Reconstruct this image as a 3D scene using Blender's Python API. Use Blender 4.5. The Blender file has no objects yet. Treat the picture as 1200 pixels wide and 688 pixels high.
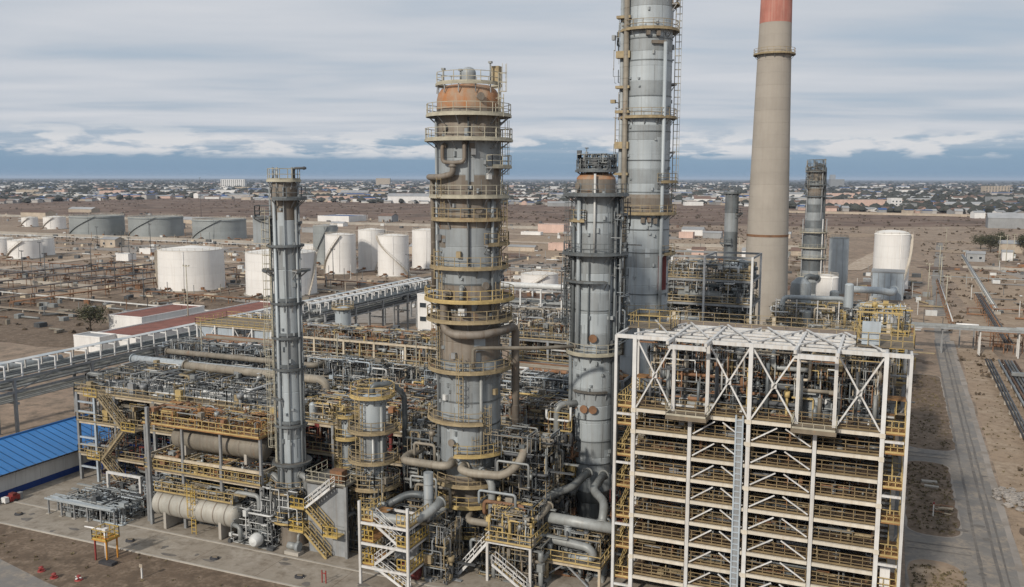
import bpy, math, random
from mathutils import Vector, Matrix
R = math.radians
S = bpy.context.scene
COL = S.collection

# ------------------------------------------------------------------ camera
YAW, PITCH = R(23), R(7.33)
cam = bpy.data.cameras.new('camera')
cam.sensor_width = 36.0
cam.lens = 36.0 * 1050 / 1200
cam.clip_start, cam.clip_end = 0.5, 90000
camo = bpy.data.objects.new('camera', cam)
COL.objects.link(camo)
camo.location = (0, 0, 40)
camo.rotation_euler = (Matrix.Rotation(YAW, 3, 'Z') @ Matrix.Rotation(R(90) - PITCH, 3, 'X') @ Matrix.Rotation(R(0.12), 3, 'Z')).to_euler()
S.camera = camo

# ------------------------------------------------------------------ sky
SUN_EL = R(30)
SUN_DIR = Vector((-0.20, -0.98, 0)).normalized()        # towards the sun, horizontally
W = bpy.data.worlds.new('World')
S.world = W
W.use_nodes = True
wt = W.node_tree
wt.nodes.clear()
def wn(t, **k):
    n = wt.nodes.new(t)
    for a, b in k.items():
        setattr(n, a, b)
    return n
def wl(a, b): wt.links.new(a, b)
def wmath(op, a, b=None, clamp=False):
    n = wn('ShaderNodeMath', operation=op, use_clamp=clamp)
    for i, x in enumerate((a, b)):
        if x is None: continue
        if isinstance(x, (int, float)): n.inputs[i].default_value = x
        else: wl(x, n.inputs[i])
    return n.outputs[0]
def wmix(f, a, b):
    n = wn('ShaderNodeMix', data_type='RGBA')
    for s, x in ((n.inputs[0], f), (n.inputs[6], a), (n.inputs[7], b)):
        if isinstance(x, (int, float)): s.default_value = x
        elif isinstance(x, tuple): s.default_value = x + (1,)
        else: wl(x, s)
    return n.outputs[2]
def wramp(f, stops):
    n = wn('ShaderNodeValToRGB')
    e = n.color_ramp.elements
    while len(e) < len(stops): e.new(0.5)
    for i, (p, c) in enumerate(stops):
        e[i].position = p
        e[i].color = (c, c, c, 1)
    wl(f, n.inputs[0])
    return n.outputs[0]
sky = wn('ShaderNodeTexSky', sky_type='NISHITA', sun_disc=False)
sky.sun_elevation = SUN_EL
sky.sun_rotation = math.atan2(SUN_DIR.x, SUN_DIR.y)
sky.air_density, sky.dust_density, sky.ozone_density = 1.0, 1.2, 1.5
tc = wn('ShaderNodeTexCoord')
sep = wn('ShaderNodeSeparateXYZ')
wl(tc.outputs['Generated'], sep.inputs[0])
zc = wmath('MAXIMUM', sep.outputs[2], 0.0)
# a cloud sheet seen in perspective: direction projected on a flat layer overhead
den = wmath('ADD', zc, 0.035)
cx = wmath('DIVIDE', sep.outputs[0], den)
cyy = wmath('DIVIDE', sep.outputs[1], den)
cmb = wn('ShaderNodeCombineXYZ')
# banks drift across the view: long in one direction, short in the other
along = wmath('ADD', wmath('MULTIPLY', cx, 0.60), wmath('MULTIPLY', cyy, 0.25))
across = wmath('ADD', wmath('MULTIPLY', cx, -0.53), wmath('MULTIPLY', cyy, 1.25))
wl(along, cmb.inputs[0]); wl(across, cmb.inputs[1])
def wnoise(vec, scale, detail, rough, dist=0.0):
    n = wn('ShaderNodeTexNoise')
    n.inputs['Scale'].default_value = scale
    n.inputs['Detail'].default_value = detail
    n.inputs['Roughness'].default_value = rough
    n.inputs['Distortion'].default_value = dist
    wl(vec, n.inputs['Vector'])
    return n.outputs[0]
n1 = wnoise(cmb.outputs[0], 0.30, 5, 0.48, 0.35)
n2 = wnoise(cmb.outputs[0], 0.9, 4, 0.5, 0.2)
sheet = wmath('ADD', wmath('MULTIPLY', n1, 0.68), wmath('MULTIPLY', n2, 0.32))
cover = wramp(sheet, [(0.36, 0.55), (0.48, 1.0)])
bright = wramp(sheet, [(0.38, 0.0), (0.62, 1.0)])
ccol = wmix(bright, (0.455, 0.515, 0.59), (0.64, 0.66, 0.70))
# the clear strip under the far edge of the sheet, with its line of cumulus
edge = wmath('ADD', zc, wmath('MULTIPLY', wmath('SUBTRACT', n1, 0.5), 0.05))
strip = wramp(edge, [(0.026, 0.0), (0.047, 1.0)])
cover2 = wmath('MULTIPLY', cover, strip)
mp = wn('ShaderNodeMapping')
mp.inputs['Scale'].default_value = (9, 9, 42)
wl(tc.outputs['Generated'], mp.inputs[0])
n3 = wnoise(mp.outputs[0], 1.6, 7, 0.55, 0.15)
mp2 = wn('ShaderNodeMapping')
mp2.inputs['Scale'].default_value = (3.2, 3.2, 2)
mp2.inputs['Location'].default_value = (1.7, 0.4, 0)
wl(tc.outputs['Generated'], mp2.inputs[0])
n4 = wnoise(mp2.outputs[0], 1.0, 2, 0.5)
belt = wmath('MULTIPLY', wramp(zc, [(0.020, 0.0), (0.026, 1.0)]), wramp(zc, [(0.040, 1.0), (0.060, 0.0)]))
cum = wmath('MULTIPLY', wramp(wmath('ADD', n3, wmath('MULTIPLY', wmath('SUBTRACT', n4, 0.5), 0.45)), [(0.46, 0.0), (0.55, 1.0)]), belt)
blue = wmix(wramp(zc, [(0.0, 0.0), (0.09, 1.0)]), (0.185, 0.315, 0.475), (0.36, 0.48, 0.61))
nsky = wn('ShaderNodeVectorMath', operation='SCALE')
wl(sky.outputs[0], nsky.inputs[0])
nsky.inputs['Scale'].default_value = 0.08
base = wmix(0.86, nsky.outputs[0], blue)
c1 = wmix(cover2, base, ccol)
c2 = wmix(wmath('MULTIPLY', cum, 0.92), c1, (0.72, 0.72, 0.73))
bg = wn('ShaderNodeBackground')
wl(c2, bg.inputs[0])
bg.inputs[1].default_value = 1.0
wo = wn('ShaderNodeOutputWorld')
wl(bg.outputs[0], wo.inputs[0])

# ------------------------------------------------------------------ sun and exposure
sun = bpy.data.lights.new('sun', 'SUN')
sun.energy, sun.angle, sun.color = 3.3, R(3.0), (1.0, 0.92, 0.81)
suno = bpy.data.objects.new('sun', sun)
COL.objects.link(suno)
sv = Vector((SUN_DIR.x * math.cos(SUN_EL), SUN_DIR.y * math.cos(SUN_EL), math.sin(SUN_EL)))
suno.rotation_euler = sv.to_track_quat('Z', 'Y').to_euler()
suno.location = (-60, -200, 150)
S.cycles.max_bounces = 6
S.cycles.diffuse_bounces = 2
S.cycles.glossy_bounces = 2
S.cycles.volume_bounces = 0
S.view_settings.view_transform = 'Standard'
S.view_settings.look = 'None'
S.view_settings.exposure = 0.0
S.view_settings.gamma = 1.0
S.view_settings.use_curve_mapping = False

# ------------------------------------------------------------------ materials
MATS = {}
def mat(name, base, rough=0.6, metal=0.0, dark=0.35, scale=0.6, streak=0.0, dirt=(0.16, 0.12, 0.085), rust=0.0,
        rustcol=(0.26, 0.115, 0.045), vary=0.0, bump=0.0, bscale=6.0, rscale=0.5, spec=0.4):
    m = bpy.data.materials.new(name)
    m.use_nodes = True
    t = m.node_tree
    N, L = t.nodes, t.links
    b = N['Principled BSDF']
    b.inputs['Roughness'].default_value = rough
    b.inputs['Metallic'].default_value = metal
    b.inputs['Specular IOR Level'].default_value = spec
    c = N.new('ShaderNodeTexCoord')
    def noise(sc, mscale=(1, 1, 1), det=5, ro=0.6):
        n = N.new('ShaderNodeTexNoise')
        n.inputs['Scale'].default_value = sc
        n.inputs['Detail'].default_value = det
        n.inputs['Roughness'].default_value = ro
        mp = N.new('ShaderNodeMapping')
        mp.inputs['Scale'].default_value = mscale
        L.new(c.outputs['Object'], mp.inputs[0])
        L.new(mp.outputs[0], n.inputs['Vector'])
        return n.outputs[0]
    def ramp(f, p0, p1, v0=0.0, v1=1.0):
        n = N.new('ShaderNodeMapRange')
        n.clamp = True
        for i, x in enumerate((p0, p1, v0, v1)): n.inputs[i + 1].default_value = x
        L.new(f, n.inputs[0])
        return n.outputs[0]
    def mix(f, a, bb):
        n = N.new('ShaderNodeMix')
        n.data_type = 'RGBA'
        for s, x in ((n.inputs[0], f), (n.inputs[6], a), (n.inputs[7], bb)):
            if isinstance(x, (int, float)): s.default_value = x
            elif isinstance(x, tuple): s.default_value = tuple(x) + (1,)
            else: L.new(x, s)
        return n.outputs[2]
    lo = tuple(x * (1 - dark) for x in base)
    col = mix(ramp(noise(scale), 0.35, 0.68), lo, tuple(base))
    if streak:
        s = noise(1.0, (2.6, 2.6, 0.10), 6, 0.65)
        col = mix(ramp(s, 0.46, 0.72, 0.0, streak), col, dirt)
    if rust:
        s = noise(rscale, (1, 1, 0.55), 8, 0.7)
        p = 0.70 - 0.32 * rust
        col = mix(ramp(s, p, p + 0.14, 0.0, 0.92), col, rustcol)
    if vary:
        oi = N.new('ShaderNodeObjectInfo')
        h = N.new('ShaderNodeHueSaturation')
        L.new(ramp(oi.outputs['Random'], 0, 1, 1 - vary, 1 + vary), h.inputs['Value'])
        L.new(col, h.inputs['Color'])
        col = h.outputs[0]
    L.new(col, b.inputs['Base Color'])
    if bump:
        bn = N.new('ShaderNodeBump')
        bn.inputs['Strength'].default_value = bump
        bn.inputs['Distance'].default_value = 0.05
        L.new(noise(bscale), bn.inputs['Height'])
        L.new(bn.outputs[0], b.inputs['Normal'])
    MATS[name] = m
    return m

mat('clad', (0.32, 0.35, 0.365), 0.55, 0.12, 0.25, 0.35, streak=0.5, dirt=(0.17, 0.155, 0.135), rust=0.06, vary=0.09, bump=0.08, bscale=1.2)
mat('clad_warm', (0.25, 0.22, 0.185), 0.6, 0.06, 0.35, 0.4, streak=0.75, dirt=(0.135, 0.095, 0.062), rust=0.34, rustcol=(0.23, 0.11, 0.05), vary=0.10, bump=0.08, bscale=1.2)
mat('clad_bright', (0.43, 0.475, 0.50), 0.5, 0.12, 0.18, 0.3, streak=0.38, dirt=(0.23, 0.21, 0.185), vary=0.07, bump=0.06, bscale=1.2)
mat('clad_dark', (0.17, 0.19, 0.20), 0.5, 0.3, 0.35, 0.5, streak=0.45, dirt=(0.10, 0.085, 0.07), vary=0.15)
mat('clad_rust', (0.38, 0.28, 0.20), 0.75, 0.0, 0.35, 0.5, streak=0.8, dirt=(0.33, 0.15, 0.06), rust=0.8, rustcol=(0.36, 0.15, 0.055), vary=0.05, rscale=0.35)
mat('pipe_grey', (0.31, 0.325, 0.32), 0.5, 0.15, 0.3, 0.6, streak=0.4, dirt=(0.16, 0.14, 0.12), vary=0.25)
mat('pipe_beige', (0.29, 0.26, 0.21), 0.6, 0.05, 0.35, 0.6, streak=0.5, rust=0.22, vary=0.2)
mat('drum_grey', (0.40, 0.385, 0.34), 0.6, 0.05, 0.25, 0.4, streak=0.45, dirt=(0.24, 0.19, 0.14), rust=0.12, vary=0.05)
mat('pipe_rust', (0.25, 0.135, 0.075), 0.8, 0.0, 0.45, 0.8, rust=0.5, vary=0.2)
mat('pipe_dark', (0.10, 0.105, 0.11), 0.6, 0.1, 0.4, 0.8, vary=0.3)
mat('pipe_white', (0.62, 0.63, 0.62), 0.5, 0.1, 0.2, 0.5, streak=0.25, dirt=(0.33, 0.27, 0.2), vary=0.08)
mat('pipe_red', (0.17, 0.035, 0.03), 0.7, 0.0, 0.4, 0.8, vary=0.2)
mat('steel_white', (0.65, 0.65, 0.64), 0.55, 0.0, 0.2, 0.5, streak=0.5, dirt=(0.36, 0.29, 0.21), rust=0.10, vary=0.07)
mat('steel_cream', (0.55, 0.475, 0.36), 0.65, 0.0, 0.25, 0.8, streak=0.5, dirt=(0.29, 0.20, 0.115), rust=0.2, vary=0.10)
mat('beam_cream', (0.63, 0.58, 0.49), 0.6, 0.0, 0.18, 0.8, streak=0.35, dirt=(0.38, 0.29, 0.18), rust=0.10, vary=0.06)
mat('steel_grey', (0.30, 0.315, 0.325), 0.55, 0.1, 0.3, 0.7, streak=0.4, vary=0.12)
mat('steel_blue', (0.42, 0.48, 0.53), 0.5, 0.1, 0.2, 0.7, streak=0.3, vary=0.08)
mat('yellow', (0.50, 0.375, 0.16), 0.65, 0.0, 0.3, 1.1, streak=0.45, dirt=(0.28, 0.19, 0.09), rust=0.2, vary=0.15)
mat('yellow_old', (0.37, 0.295, 0.175), 0.7, 0.0, 0.35, 1.1, streak=0.5, dirt=(0.19, 0.135, 0.08), rust=0.3, vary=0.15)
mat('yellow_bright', (0.55, 0.385, 0.10), 0.6, 0.0, 0.3, 1.0, streak=0.35, dirt=(0.3, 0.2, 0.08), vary=0.1)
mat('rail_brown', (0.27, 0.20, 0.105), 0.7, 0.0, 0.35, 1.1, streak=0.5, dirt=(0.14, 0.10, 0.06), rust=0.3, vary=0.15)
mat('rail_pale', (0.44, 0.41, 0.32), 0.65, 0.0, 0.3, 1.0, rust=0.15, vary=0.12)
mat('grating', (0.22, 0.18, 0.13), 0.85, 0.0, 0.4, 0.9, rust=0.3, vary=0.15, bump=0.1, bscale=9)
mat('grating_grey', (0.15, 0.14, 0.125), 0.85, 0.1, 0.35, 0.8, rust=0.15, vary=0.12)
mat('deck_brown', (0.105, 0.072, 0.047), 0.9, 0.0, 0.4, 0.7, rust=0.3, rustcol=(0.16, 0.08, 0.035), vary=0.12)
mat('roof_dirt', (0.25, 0.195, 0.15), 0.9, 0.0, 0.3, 0.5, rust=0.15, vary=0.05)
mat('orange_deck', (0.36, 0.19, 0.075), 0.85, 0.0, 0.4, 0.9, rust=0.5, rustcol=(0.22, 0.11, 0.05), vary=0.1)
mat('concrete', (0.40, 0.37, 0.325), 0.9, 0.0, 0.22, 0.25, streak=0.3, dirt=(0.2, 0.18, 0.15), bump=0.15, vary=0.1)
mat('chimney_concrete', (0.365, 0.332, 0.288), 0.92, 0.0, 0.14, 0.18, streak=0.3, dirt=(0.27, 0.235, 0.20), bump=0.12, bscale=1.0, vary=0.03)
mat('chimney_red', (0.43, 0.17, 0.13), 0.85, 0.0, 0.3, 0.3, streak=0.6, dirt=(0.45, 0.28, 0.23), vary=0.05)
mat('tank_white', (0.74, 0.725, 0.70), 0.5, 0.0, 0.08, 0.12, streak=0.25, dirt=(0.42, 0.34, 0.27), vary=0.03)
mat('tank_roof', (0.76, 0.735, 0.69), 0.6, 0.0, 0.12, 0.2, rust=0.08, rustcol=(0.45, 0.32, 0.22), vary=0.02)
mat('tank_grey', (0.31, 0.335, 0.335), 0.55, 0.1, 0.22, 0.10, streak=0.35, dirt=(0.2, 0.19, 0.17), vary=0.06)
mat('tank_rim', (0.5, 0.45, 0.38), 0.7, 0.0, 0.3, 0.2, vary=0.1)
mat('blue_roof', (0.035, 0.185, 0.47), 0.5, 0.0, 0.18, 0.25, streak=0.22, dirt=(0.13, 0.22, 0.36), vary=0.05)
mat('blue_trim', (0.015, 0.05, 0.22), 0.5, 0.0, 0.15, 0.4)
mat('wall_white', (0.72, 0.71, 0.69), 0.7, 0.0, 0.12, 0.25, streak=0.18, vary=0.03)
mat('wall_panel', (0.60, 0.60, 0.585), 0.6, 0.0, 0.12, 0.25, streak=0.2, vary=0.05)
mat('roof_red', (0.235, 0.095, 0.07), 0.85, 0.0, 0.35, 0.3, vary=0.08)
mat('glass_dark', (0.035, 0.045, 0.055), 0.15, 0.0, 0.2, 1.0, spec=0.6)
mat('wall_beige', (0.46, 0.39, 0.31), 0.8, 0.0, 0.25, 0.2, streak=0.3, vary=0.12)
mat('wall_pink', (0.60, 0.43, 0.36), 0.8, 0.0, 0.2, 0.2, streak=0.25, vary=0.06)
mat('wall_grey', (0.30, 0.31, 0.315), 0.7, 0.05, 0.2, 0.2, streak=0.25, vary=0.12)
mat('roof_grey', (0.34, 0.345, 0.35), 0.7, 0.05, 0.25, 0.1, vary=0.15)
mat('roof_brown', (0.17, 0.11, 0.085), 0.85, 0.0, 0.3, 0.1, vary=0.2)
mat('roof_blue', (0.05, 0.10, 0.24), 0.6, 0.0, 0.3, 0.1, vary=0.1)
mat('dark_iron', (0.055, 0.055, 0.06), 0.7, 0.1, 0.3, 1.5)
mat('red_paint', (0.30, 0.045, 0.04), 0.6, 0.0, 0.4, 1.0, vary=0.1)
mat('orange_paint', (0.55, 0.25, 0.04), 0.6, 0.0, 0.3, 1.0)
mat('hole', (0.02, 0.02, 0.022), 0.9)
mat('earth_heap', (0.17, 0.125, 0.09), 0.95, 0.0, 0.4, 0.4, bump=0.4, bscale=2.0)
mat('rubble', (0.36, 0.33, 0.30), 0.95, 0.0, 0.35, 0.8, vary=0.15)
mat('scrub_brown', (0.13, 0.098, 0.068), 0.9, 0.0, 0.4, 0.3, vary=0.2)
mat('dry_grass', (0.20, 0.16, 0.09), 0.9, 0.0, 0.4, 0.8, vary=0.2)
mat('bark', (0.09, 0.07, 0.05), 0.9)
mat('leaf', (0.085, 0.085, 0.045), 0.8, 0.0, 0.5, 0.9, vary=0.25)
mat('leaf_far', (0.068, 0.070, 0.060), 0.9, 0.0, 0.5, 0.02, vary=0.1)
mat('house_wall', (0.36, 0.34, 0.32), 0.85, 0.0, 0.3, 0.03, vary=0.35)
mat('stone', (0.30, 0.27, 0.235), 0.95, 0.0, 0.35, 0.8, vary=0.2)

def ground_mat(name, cols, scales, rough=0.95, bump=0.3, tracks=None):
    """earth of several colours blended by noise at several scales"""
    m = bpy.data.materials.new(name)
    m.use_nodes = True
    t = m.node_tree
    N, L = t.nodes, t.links
    b = N['Principled BSDF']
    b.inputs['Roughness'].default_value = rough
    b.inputs['Specular IOR Level'].default_value = 0.2
    c = N.new('ShaderNodeTexCoord')
    cur = None
    for i, (cc, sc) in enumerate(zip(cols, scales)):
        if cur is None:
            cur = cc + (1,)
            continue
        n = N.new('ShaderNodeTexNoise')
        n.inputs['Scale'].default_value = sc
        n.inputs['Detail'].default_value = 9
        n.inputs['Roughness'].default_value = 0.62
        n.inputs['Distortion'].default_value = 0.15
        mp = N.new('ShaderNodeMapping')
        mp.inputs['Location'].default_value = (i * 13.7, i * 7.1, 0)
        L.new(c.outputs['Object'], mp.inputs[0])
        L.new(mp.outputs[0], n.inputs['Vector'])
        r = N.new('ShaderNodeMapRange')
        r.inputs[1].default_value, r.inputs[2].default_value = 0.46, 0.62
        L.new(n.outputs[0], r.inputs[0])
        x = N.new('ShaderNodeMix')
        x.data_type = 'RGBA'
        L.new(r.outputs[0], x.inputs[0])
        if isinstance(cur, tuple): x.inputs[6].default_value = cur
        else: L.new(cur, x.inputs[6])
        x.inputs[7].default_value = cc + (1,)
        cur = x.outputs[2]
    L.new(cur, b.inputs['Base Color'])
    bn = N.new('ShaderNodeBump')
    bn.inputs['Strength'].default_value = bump
    bn.inputs['Distance'].default_value = 0.25
    n = N.new('ShaderNodeTexNoise')
    n.inputs['Scale'].default_value = 0.7
    n.inputs['Detail'].default_value = 8
    L.new(c.outputs['Object'], n.inputs['Vector'])
    L.new(n.outputs[0], bn.inputs['Height'])
    L.new(bn.outputs[0], b.inputs['Normal'])
    MATS[name] = m
ground_mat('earth', [(0.285, 0.215, 0.16), (0.40, 0.32, 0.245), (0.18, 0.13, 0.095), (0.335, 0.245, 0.18), (0.15, 0.12, 0.09), (0.24, 0.185, 0.14)], [0, 0.010, 0.024, 0.08, 0.35, 1.6])
ground_mat('earth_dark', [(0.145, 0.105, 0.075), (0.195, 0.145, 0.105), (0.10, 0.074, 0.053), (0.225, 0.17, 0.125), (0.12, 0.09, 0.065)], [0, 0.08, 0.25, 0.7, 2.4])
ground_mat('earth_sand', [(0.315, 0.235, 0.165), (0.265, 0.195, 0.14), (0.365, 0.29, 0.215), (0.215, 0.16, 0.11), (0.29, 0.22, 0.16)], [0, 0.05, 0.18, 0.6, 2.2])
ground_mat('field', [(0.135, 0.088, 0.066), (0.175, 0.12, 0.09), (0.10, 0.072, 0.055), (0.21, 0.155, 0.12)], [0, 0.004, 0.012, 0.03], bump=0.0)
ground_mat('town_ground', [(0.085, 0.075, 0.07), (0.13, 0.11, 0.095), (0.055, 0.053, 0.05)], [0, 0.006, 0.02], bump=0.0)
ground_mat('pale_dirt', [(0.42, 0.345, 0.27), (0.36, 0.285, 0.215), (0.47, 0.395, 0.315), (0.29, 0.22, 0.165)], [0, 0.03, 0.1, 0.5], 0.95, 0.1)
ground_mat('pavement', [(0.30, 0.265, 0.22), (0.25, 0.215, 0.175), (0.34, 0.305, 0.26), (0.20, 0.17, 0.135), (0.28, 0.245, 0.2)], [0, 0.05, 0.2, 0.6, 2.0], 0.9, 0.1)
ground_mat('asphalt', [(0.20, 0.19, 0.178), (0.25, 0.225, 0.195), (0.16, 0.153, 0.145), (0.285, 0.245, 0.20), (0.19, 0.175, 0.16)], [0, 0.05, 0.15, 0.45, 1.8], 0.9, 0.1)
ground_mat('tyre_mark', [(0.145, 0.135, 0.125), (0.19, 0.17, 0.15), (0.12, 0.11, 0.10)], [0, 0.2, 1.2], 0.9, 0.1)
ground_mat('shoulder', [(0.27, 0.245, 0.22), (0.32, 0.285, 0.25), (0.23, 0.20, 0.17)], [0, 0.1, 0.4], 0.95, 0.1)

# ------------------------------------------------------------------ mesh building
class MB:
    """collects faces; build() links them as one mesh object"""
    def __init__(s):
        s.v, s.f, s.sm, s.mi, s.mats, s.cur = [], [], [], [], [], 0
    def use(s, m):
        if m not in s.mats: s.mats.append(m)
        s.cur = s.mats.index(m)
        return s
    def face(s, ids, smooth=False):
        s.f.append(ids); s.sm.append(smooth); s.mi.append(s.cur)
    def add(s, vs, fs, smooth=False):
        o = len(s.v)
        s.v.extend(tuple(p) for p in vs)
        for f in fs: s.face([o + i for i in f], smooth)
    def box(s, c, d, rz=0.0):
        x, y, z = d[0] / 2, d[1] / 2, d[2] / 2
        ca, sa = math.cos(rz), math.sin(rz)
        vs = []
        for k in (-z, z):
            for i, j in ((-x, -y), (x, -y), (x, y), (-x, y)):
                vs.append((c[0] + i * ca - j * sa, c[1] + i * sa + j * ca, c[2] + k))
        s.add(vs, [(3, 2, 1, 0), (4, 5, 6, 7), (0, 1, 5, 4), (1, 2, 6, 5), (2, 3, 7, 6), (3, 0, 4, 7)])
        return s
    def bx(s, x0, x1, y0, y1, z0, z1):
        return s.box(((x0 + x1) / 2, (y0 + y1) / 2, (z0 + z1) / 2), (x1 - x0, y1 - y0, z1 - z0))
    def beam(s, p, q, w, h=None):
        h = h or w
        p, q = Vector(p), Vector(q)
        d = (q - p)
        if d.length < 1e-6: return s
        d.normalize()
        up = Vector((0, 0, 1)) if abs(d.z) < 0.95 else Vector((0, 1, 0))
        a = d.cross(up).normalized()
        b = a.cross(d)
        vs = []
        for e in (p, q):
            for i, j in ((-1, -1), (1, -1), (1, 1), (-1, 1)):
                vs.append(e + a * (i * w / 2) + b * (j * h / 2))
        s.add(vs, [(0, 1, 2, 3), (7, 6, 5, 4), (4, 5, 1, 0), (5, 6, 2, 1), (6, 7, 3, 2), (7, 4, 0, 3)])
        return s
    def cyl(s, p, q, r, r2=None, n=12, cap=True):
        r2 = r if r2 is None else r2
        p, q = Vector(p), Vector(q)
        d = (q - p).normalized()
        up = Vector((0, 0, 1)) if abs(d.z) < 0.95 else Vector((1, 0, 0))
        a = d.cross(up).normalized()
        b = d.cross(a)
        o = len(s.v)
        for e, rr in ((p, r), (q, r2)):
            for i in range(n):
                t = 2 * math.pi * i / n
                s.v.append(tuple(e + a * (rr * math.cos(t)) + b * (rr * math.sin(t))))
        for i in range(n):
            j = (i + 1) % n
            s.face([o + i, o + j, o + n + j, o + n + i], True)
        if cap:
            s.face([o + n - 1 - i for i in range(n)])
            s.face([o + n + i for i in range(n)])
        return s
    def pipe(s, pts, r, n=8, bend=None, cap=True):
        pts = [Vector(p) for p in pts]
        bend = bend or r * 2.2
        path = [pts[0]]
        for i in range(1, len(pts) - 1):
            a, b, c = pts[i - 1], pts[i], pts[i + 1]
            d0, d1 = (a - b), (c - b)
            k = min(bend, d0.length * 0.48, d1.length * 0.48)
            if d0.length < 1e-5 or d1.length < 1e-5: continue
            p0, p2 = b + d0.normalized() * k, b + d1.normalized() * k
            for t in (0, 0.25, 0.5, 0.75, 1.0):
                path.append(p0 * (1 - t) ** 2 + b * (2 * t * (1 - t)) + p2 * t * t)
        path.append(pts[-1])
        o = len(s.v)
        a = None
        m = len(path)
        for i, p in enumerate(path):
            d = (path[min(i + 1, m - 1)] - path[max(i - 1, 0)]).normalized()
            if a is None:
                up = Vector((0, 0, 1)) if abs(d.z) < 0.9 else Vector((1, 0, 0))
                a = d.cross(up).normalized()
            else:
                a = (a - d * a.dot(d))
                if a.length < 1e-4: a = d.cross(Vector((0.3, 0.5, 0.8)))
                a.normalize()
            b = d.cross(a)
            for k in range(n):
                t = 2 * math.pi * k / n
                s.v.append(tuple(p + a * (r * math.cos(t)) + b * (r * math.sin(t))))
        for i in range(m - 1):
            for k in range(n):
                l = (k + 1) % n
                s.face([o + i * n + k, o + i * n + l, o + (i + 1) * n + l, o + (i + 1) * n + k], True)
        if cap:
            s.face([o + n - 1 - k for k in range(n)])
            s.face([o + (m - 1) * n + k for k in range(n)])
        return s
    def lathe(s, prof, n=32, c=(0, 0, 0), smooth=True):
        runs, cur = [], [prof[0]]            # split the profile where it turns sharply, for crisp edges
        for k in range(1, len(prof)):
            cur.append(prof[k])
            if k < len(prof) - 1:
                a = math.atan2(prof[k][1] - prof[k - 1][1], prof[k][0] - prof[k - 1][0])
                b = math.atan2(prof[k + 1][1] - prof[k][1], prof[k + 1][0] - prof[k][0])
                d = abs((b - a + math.pi) % (2 * math.pi) - math.pi)
                if d > 0.55:
                    runs.append(cur)
                    cur = [prof[k]]
        runs.append(cur)
        cs = [(math.cos(2 * math.pi * i / n), math.sin(2 * math.pi * i / n)) for i in range(n)]
        for run in runs:
            o = len(s.v)
            for r, z in run:
                s.v.extend((c[0] + r * x, c[1] + r * y, c[2] + z) for x, y in cs)
            for k in range(len(run) - 1):
                for i in range(n):
                    j = (i + 1) % n
                    s.face([o + k * n + i, o + k * n + j, o + (k + 1) * n + j, o + (k + 1) * n + i], smooth)
        return s
    def ring(s, r0, r1, z0, z1, a0, a1, step=9, c=(0, 0)):
        """a sector of a flat ring, angles in degrees as pol() counts them"""
        n = max(2, int(abs(a1 - a0) / step))
        o = len(s.v)
        full = abs(a1 - a0) >= 359.9
        m = n if full else n + 1
        for i in range(m):
            a = a0 + (a1 - a0) * i / n
            for r, z in ((r0, z0), (r1, z0), (r1, z1), (r0, z1)):
                x, y = pol(a, r)
                s.v.append((c[0] + x, c[1] + y, z))
        for i in range(n):
            j = (i + 1) % m
            for k in range(4):
                l = (k + 1) % 4
                s.face([o + i * 4 + k, o + j * 4 + k, o + j * 4 + l, o + i * 4 + l])
        if not full:
            s.face([o + k for k in range(4)])
            s.face([o + n * 4 + 3 - k for k in range(4)])
        return s
    def mesh(s, name, m=None):
        me = bpy.data.meshes.new(name)
        me.from_pydata(s.v, [], s.f)
        if not s.mats: s.mats = [m]
        for x in s.mats: me.materials.append(MATS[x])
        me.polygons.foreach_set('use_smooth', s.sm)
        if len(s.mats) > 1: me.polygons.foreach_set('material_index', s.mi)
        me.update()
        return me
    def build(s, name, m=None, parent=None, loc=None):
        return link(name, s.mesh(name, m), parent, loc)

def link(name, me, parent=None, loc=None, rz=0.0):
    o = bpy.data.objects.new(name, me)
    COL.objects.link(o)
    if parent: o.parent = parent
    if loc: o.location = loc
    if rz: o.rotation_euler.z = rz
    return o
def tag(o, label=None, cat=None, group=None, kind=None):
    if label: o['label'] = label
    if cat: o['category'] = cat
    if group: o['group'] = group
    if kind: o['kind'] = kind
    return o
def thing(name, label, cat, loc=(0, 0, 0), group=None, rz=0.0):
    o = bpy.data.objects.new(name, None)
    COL.objects.link(o)
    o.location = loc
    o.rotation_euler.z = rz
    o.empty_display_size = 0.5
    return tag(o, label, cat, group)
def struct(name, mb, m): return tag(mb.build(name, m), kind='structure')
CB = {}
def cached(key, fn):
    if key not in CB: CB[key] = fn()
    return CB[key]
def box_part(name, d, m, parent, c, rz=0.0):
    """a box piece centred at c; alike boxes share their mesh"""
    me = cached(('box', tuple(round(x, 3) for x in d), m), lambda: MB().box((0, 0, 0), d).mesh(name, m))
    return link(name, me, parent, c, rz)
def beam_part(name, p, q, w, h, m, parent):
    return MB().beam(p, q, w, h).build(name, m, parent)

# angles round a column: 0 faces the photographer's side (world -y turned by 23 degrees), + goes to the right
def pol(a, r):
    t = R(a)
    return (r * (0.39 * math.cos(t) + 0.92 * math.sin(t)), r * (-0.92 * math.cos(t) + 0.39 * math.sin(t)))
def pp(a, r, z): return pol(a, r) + (z,)

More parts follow.
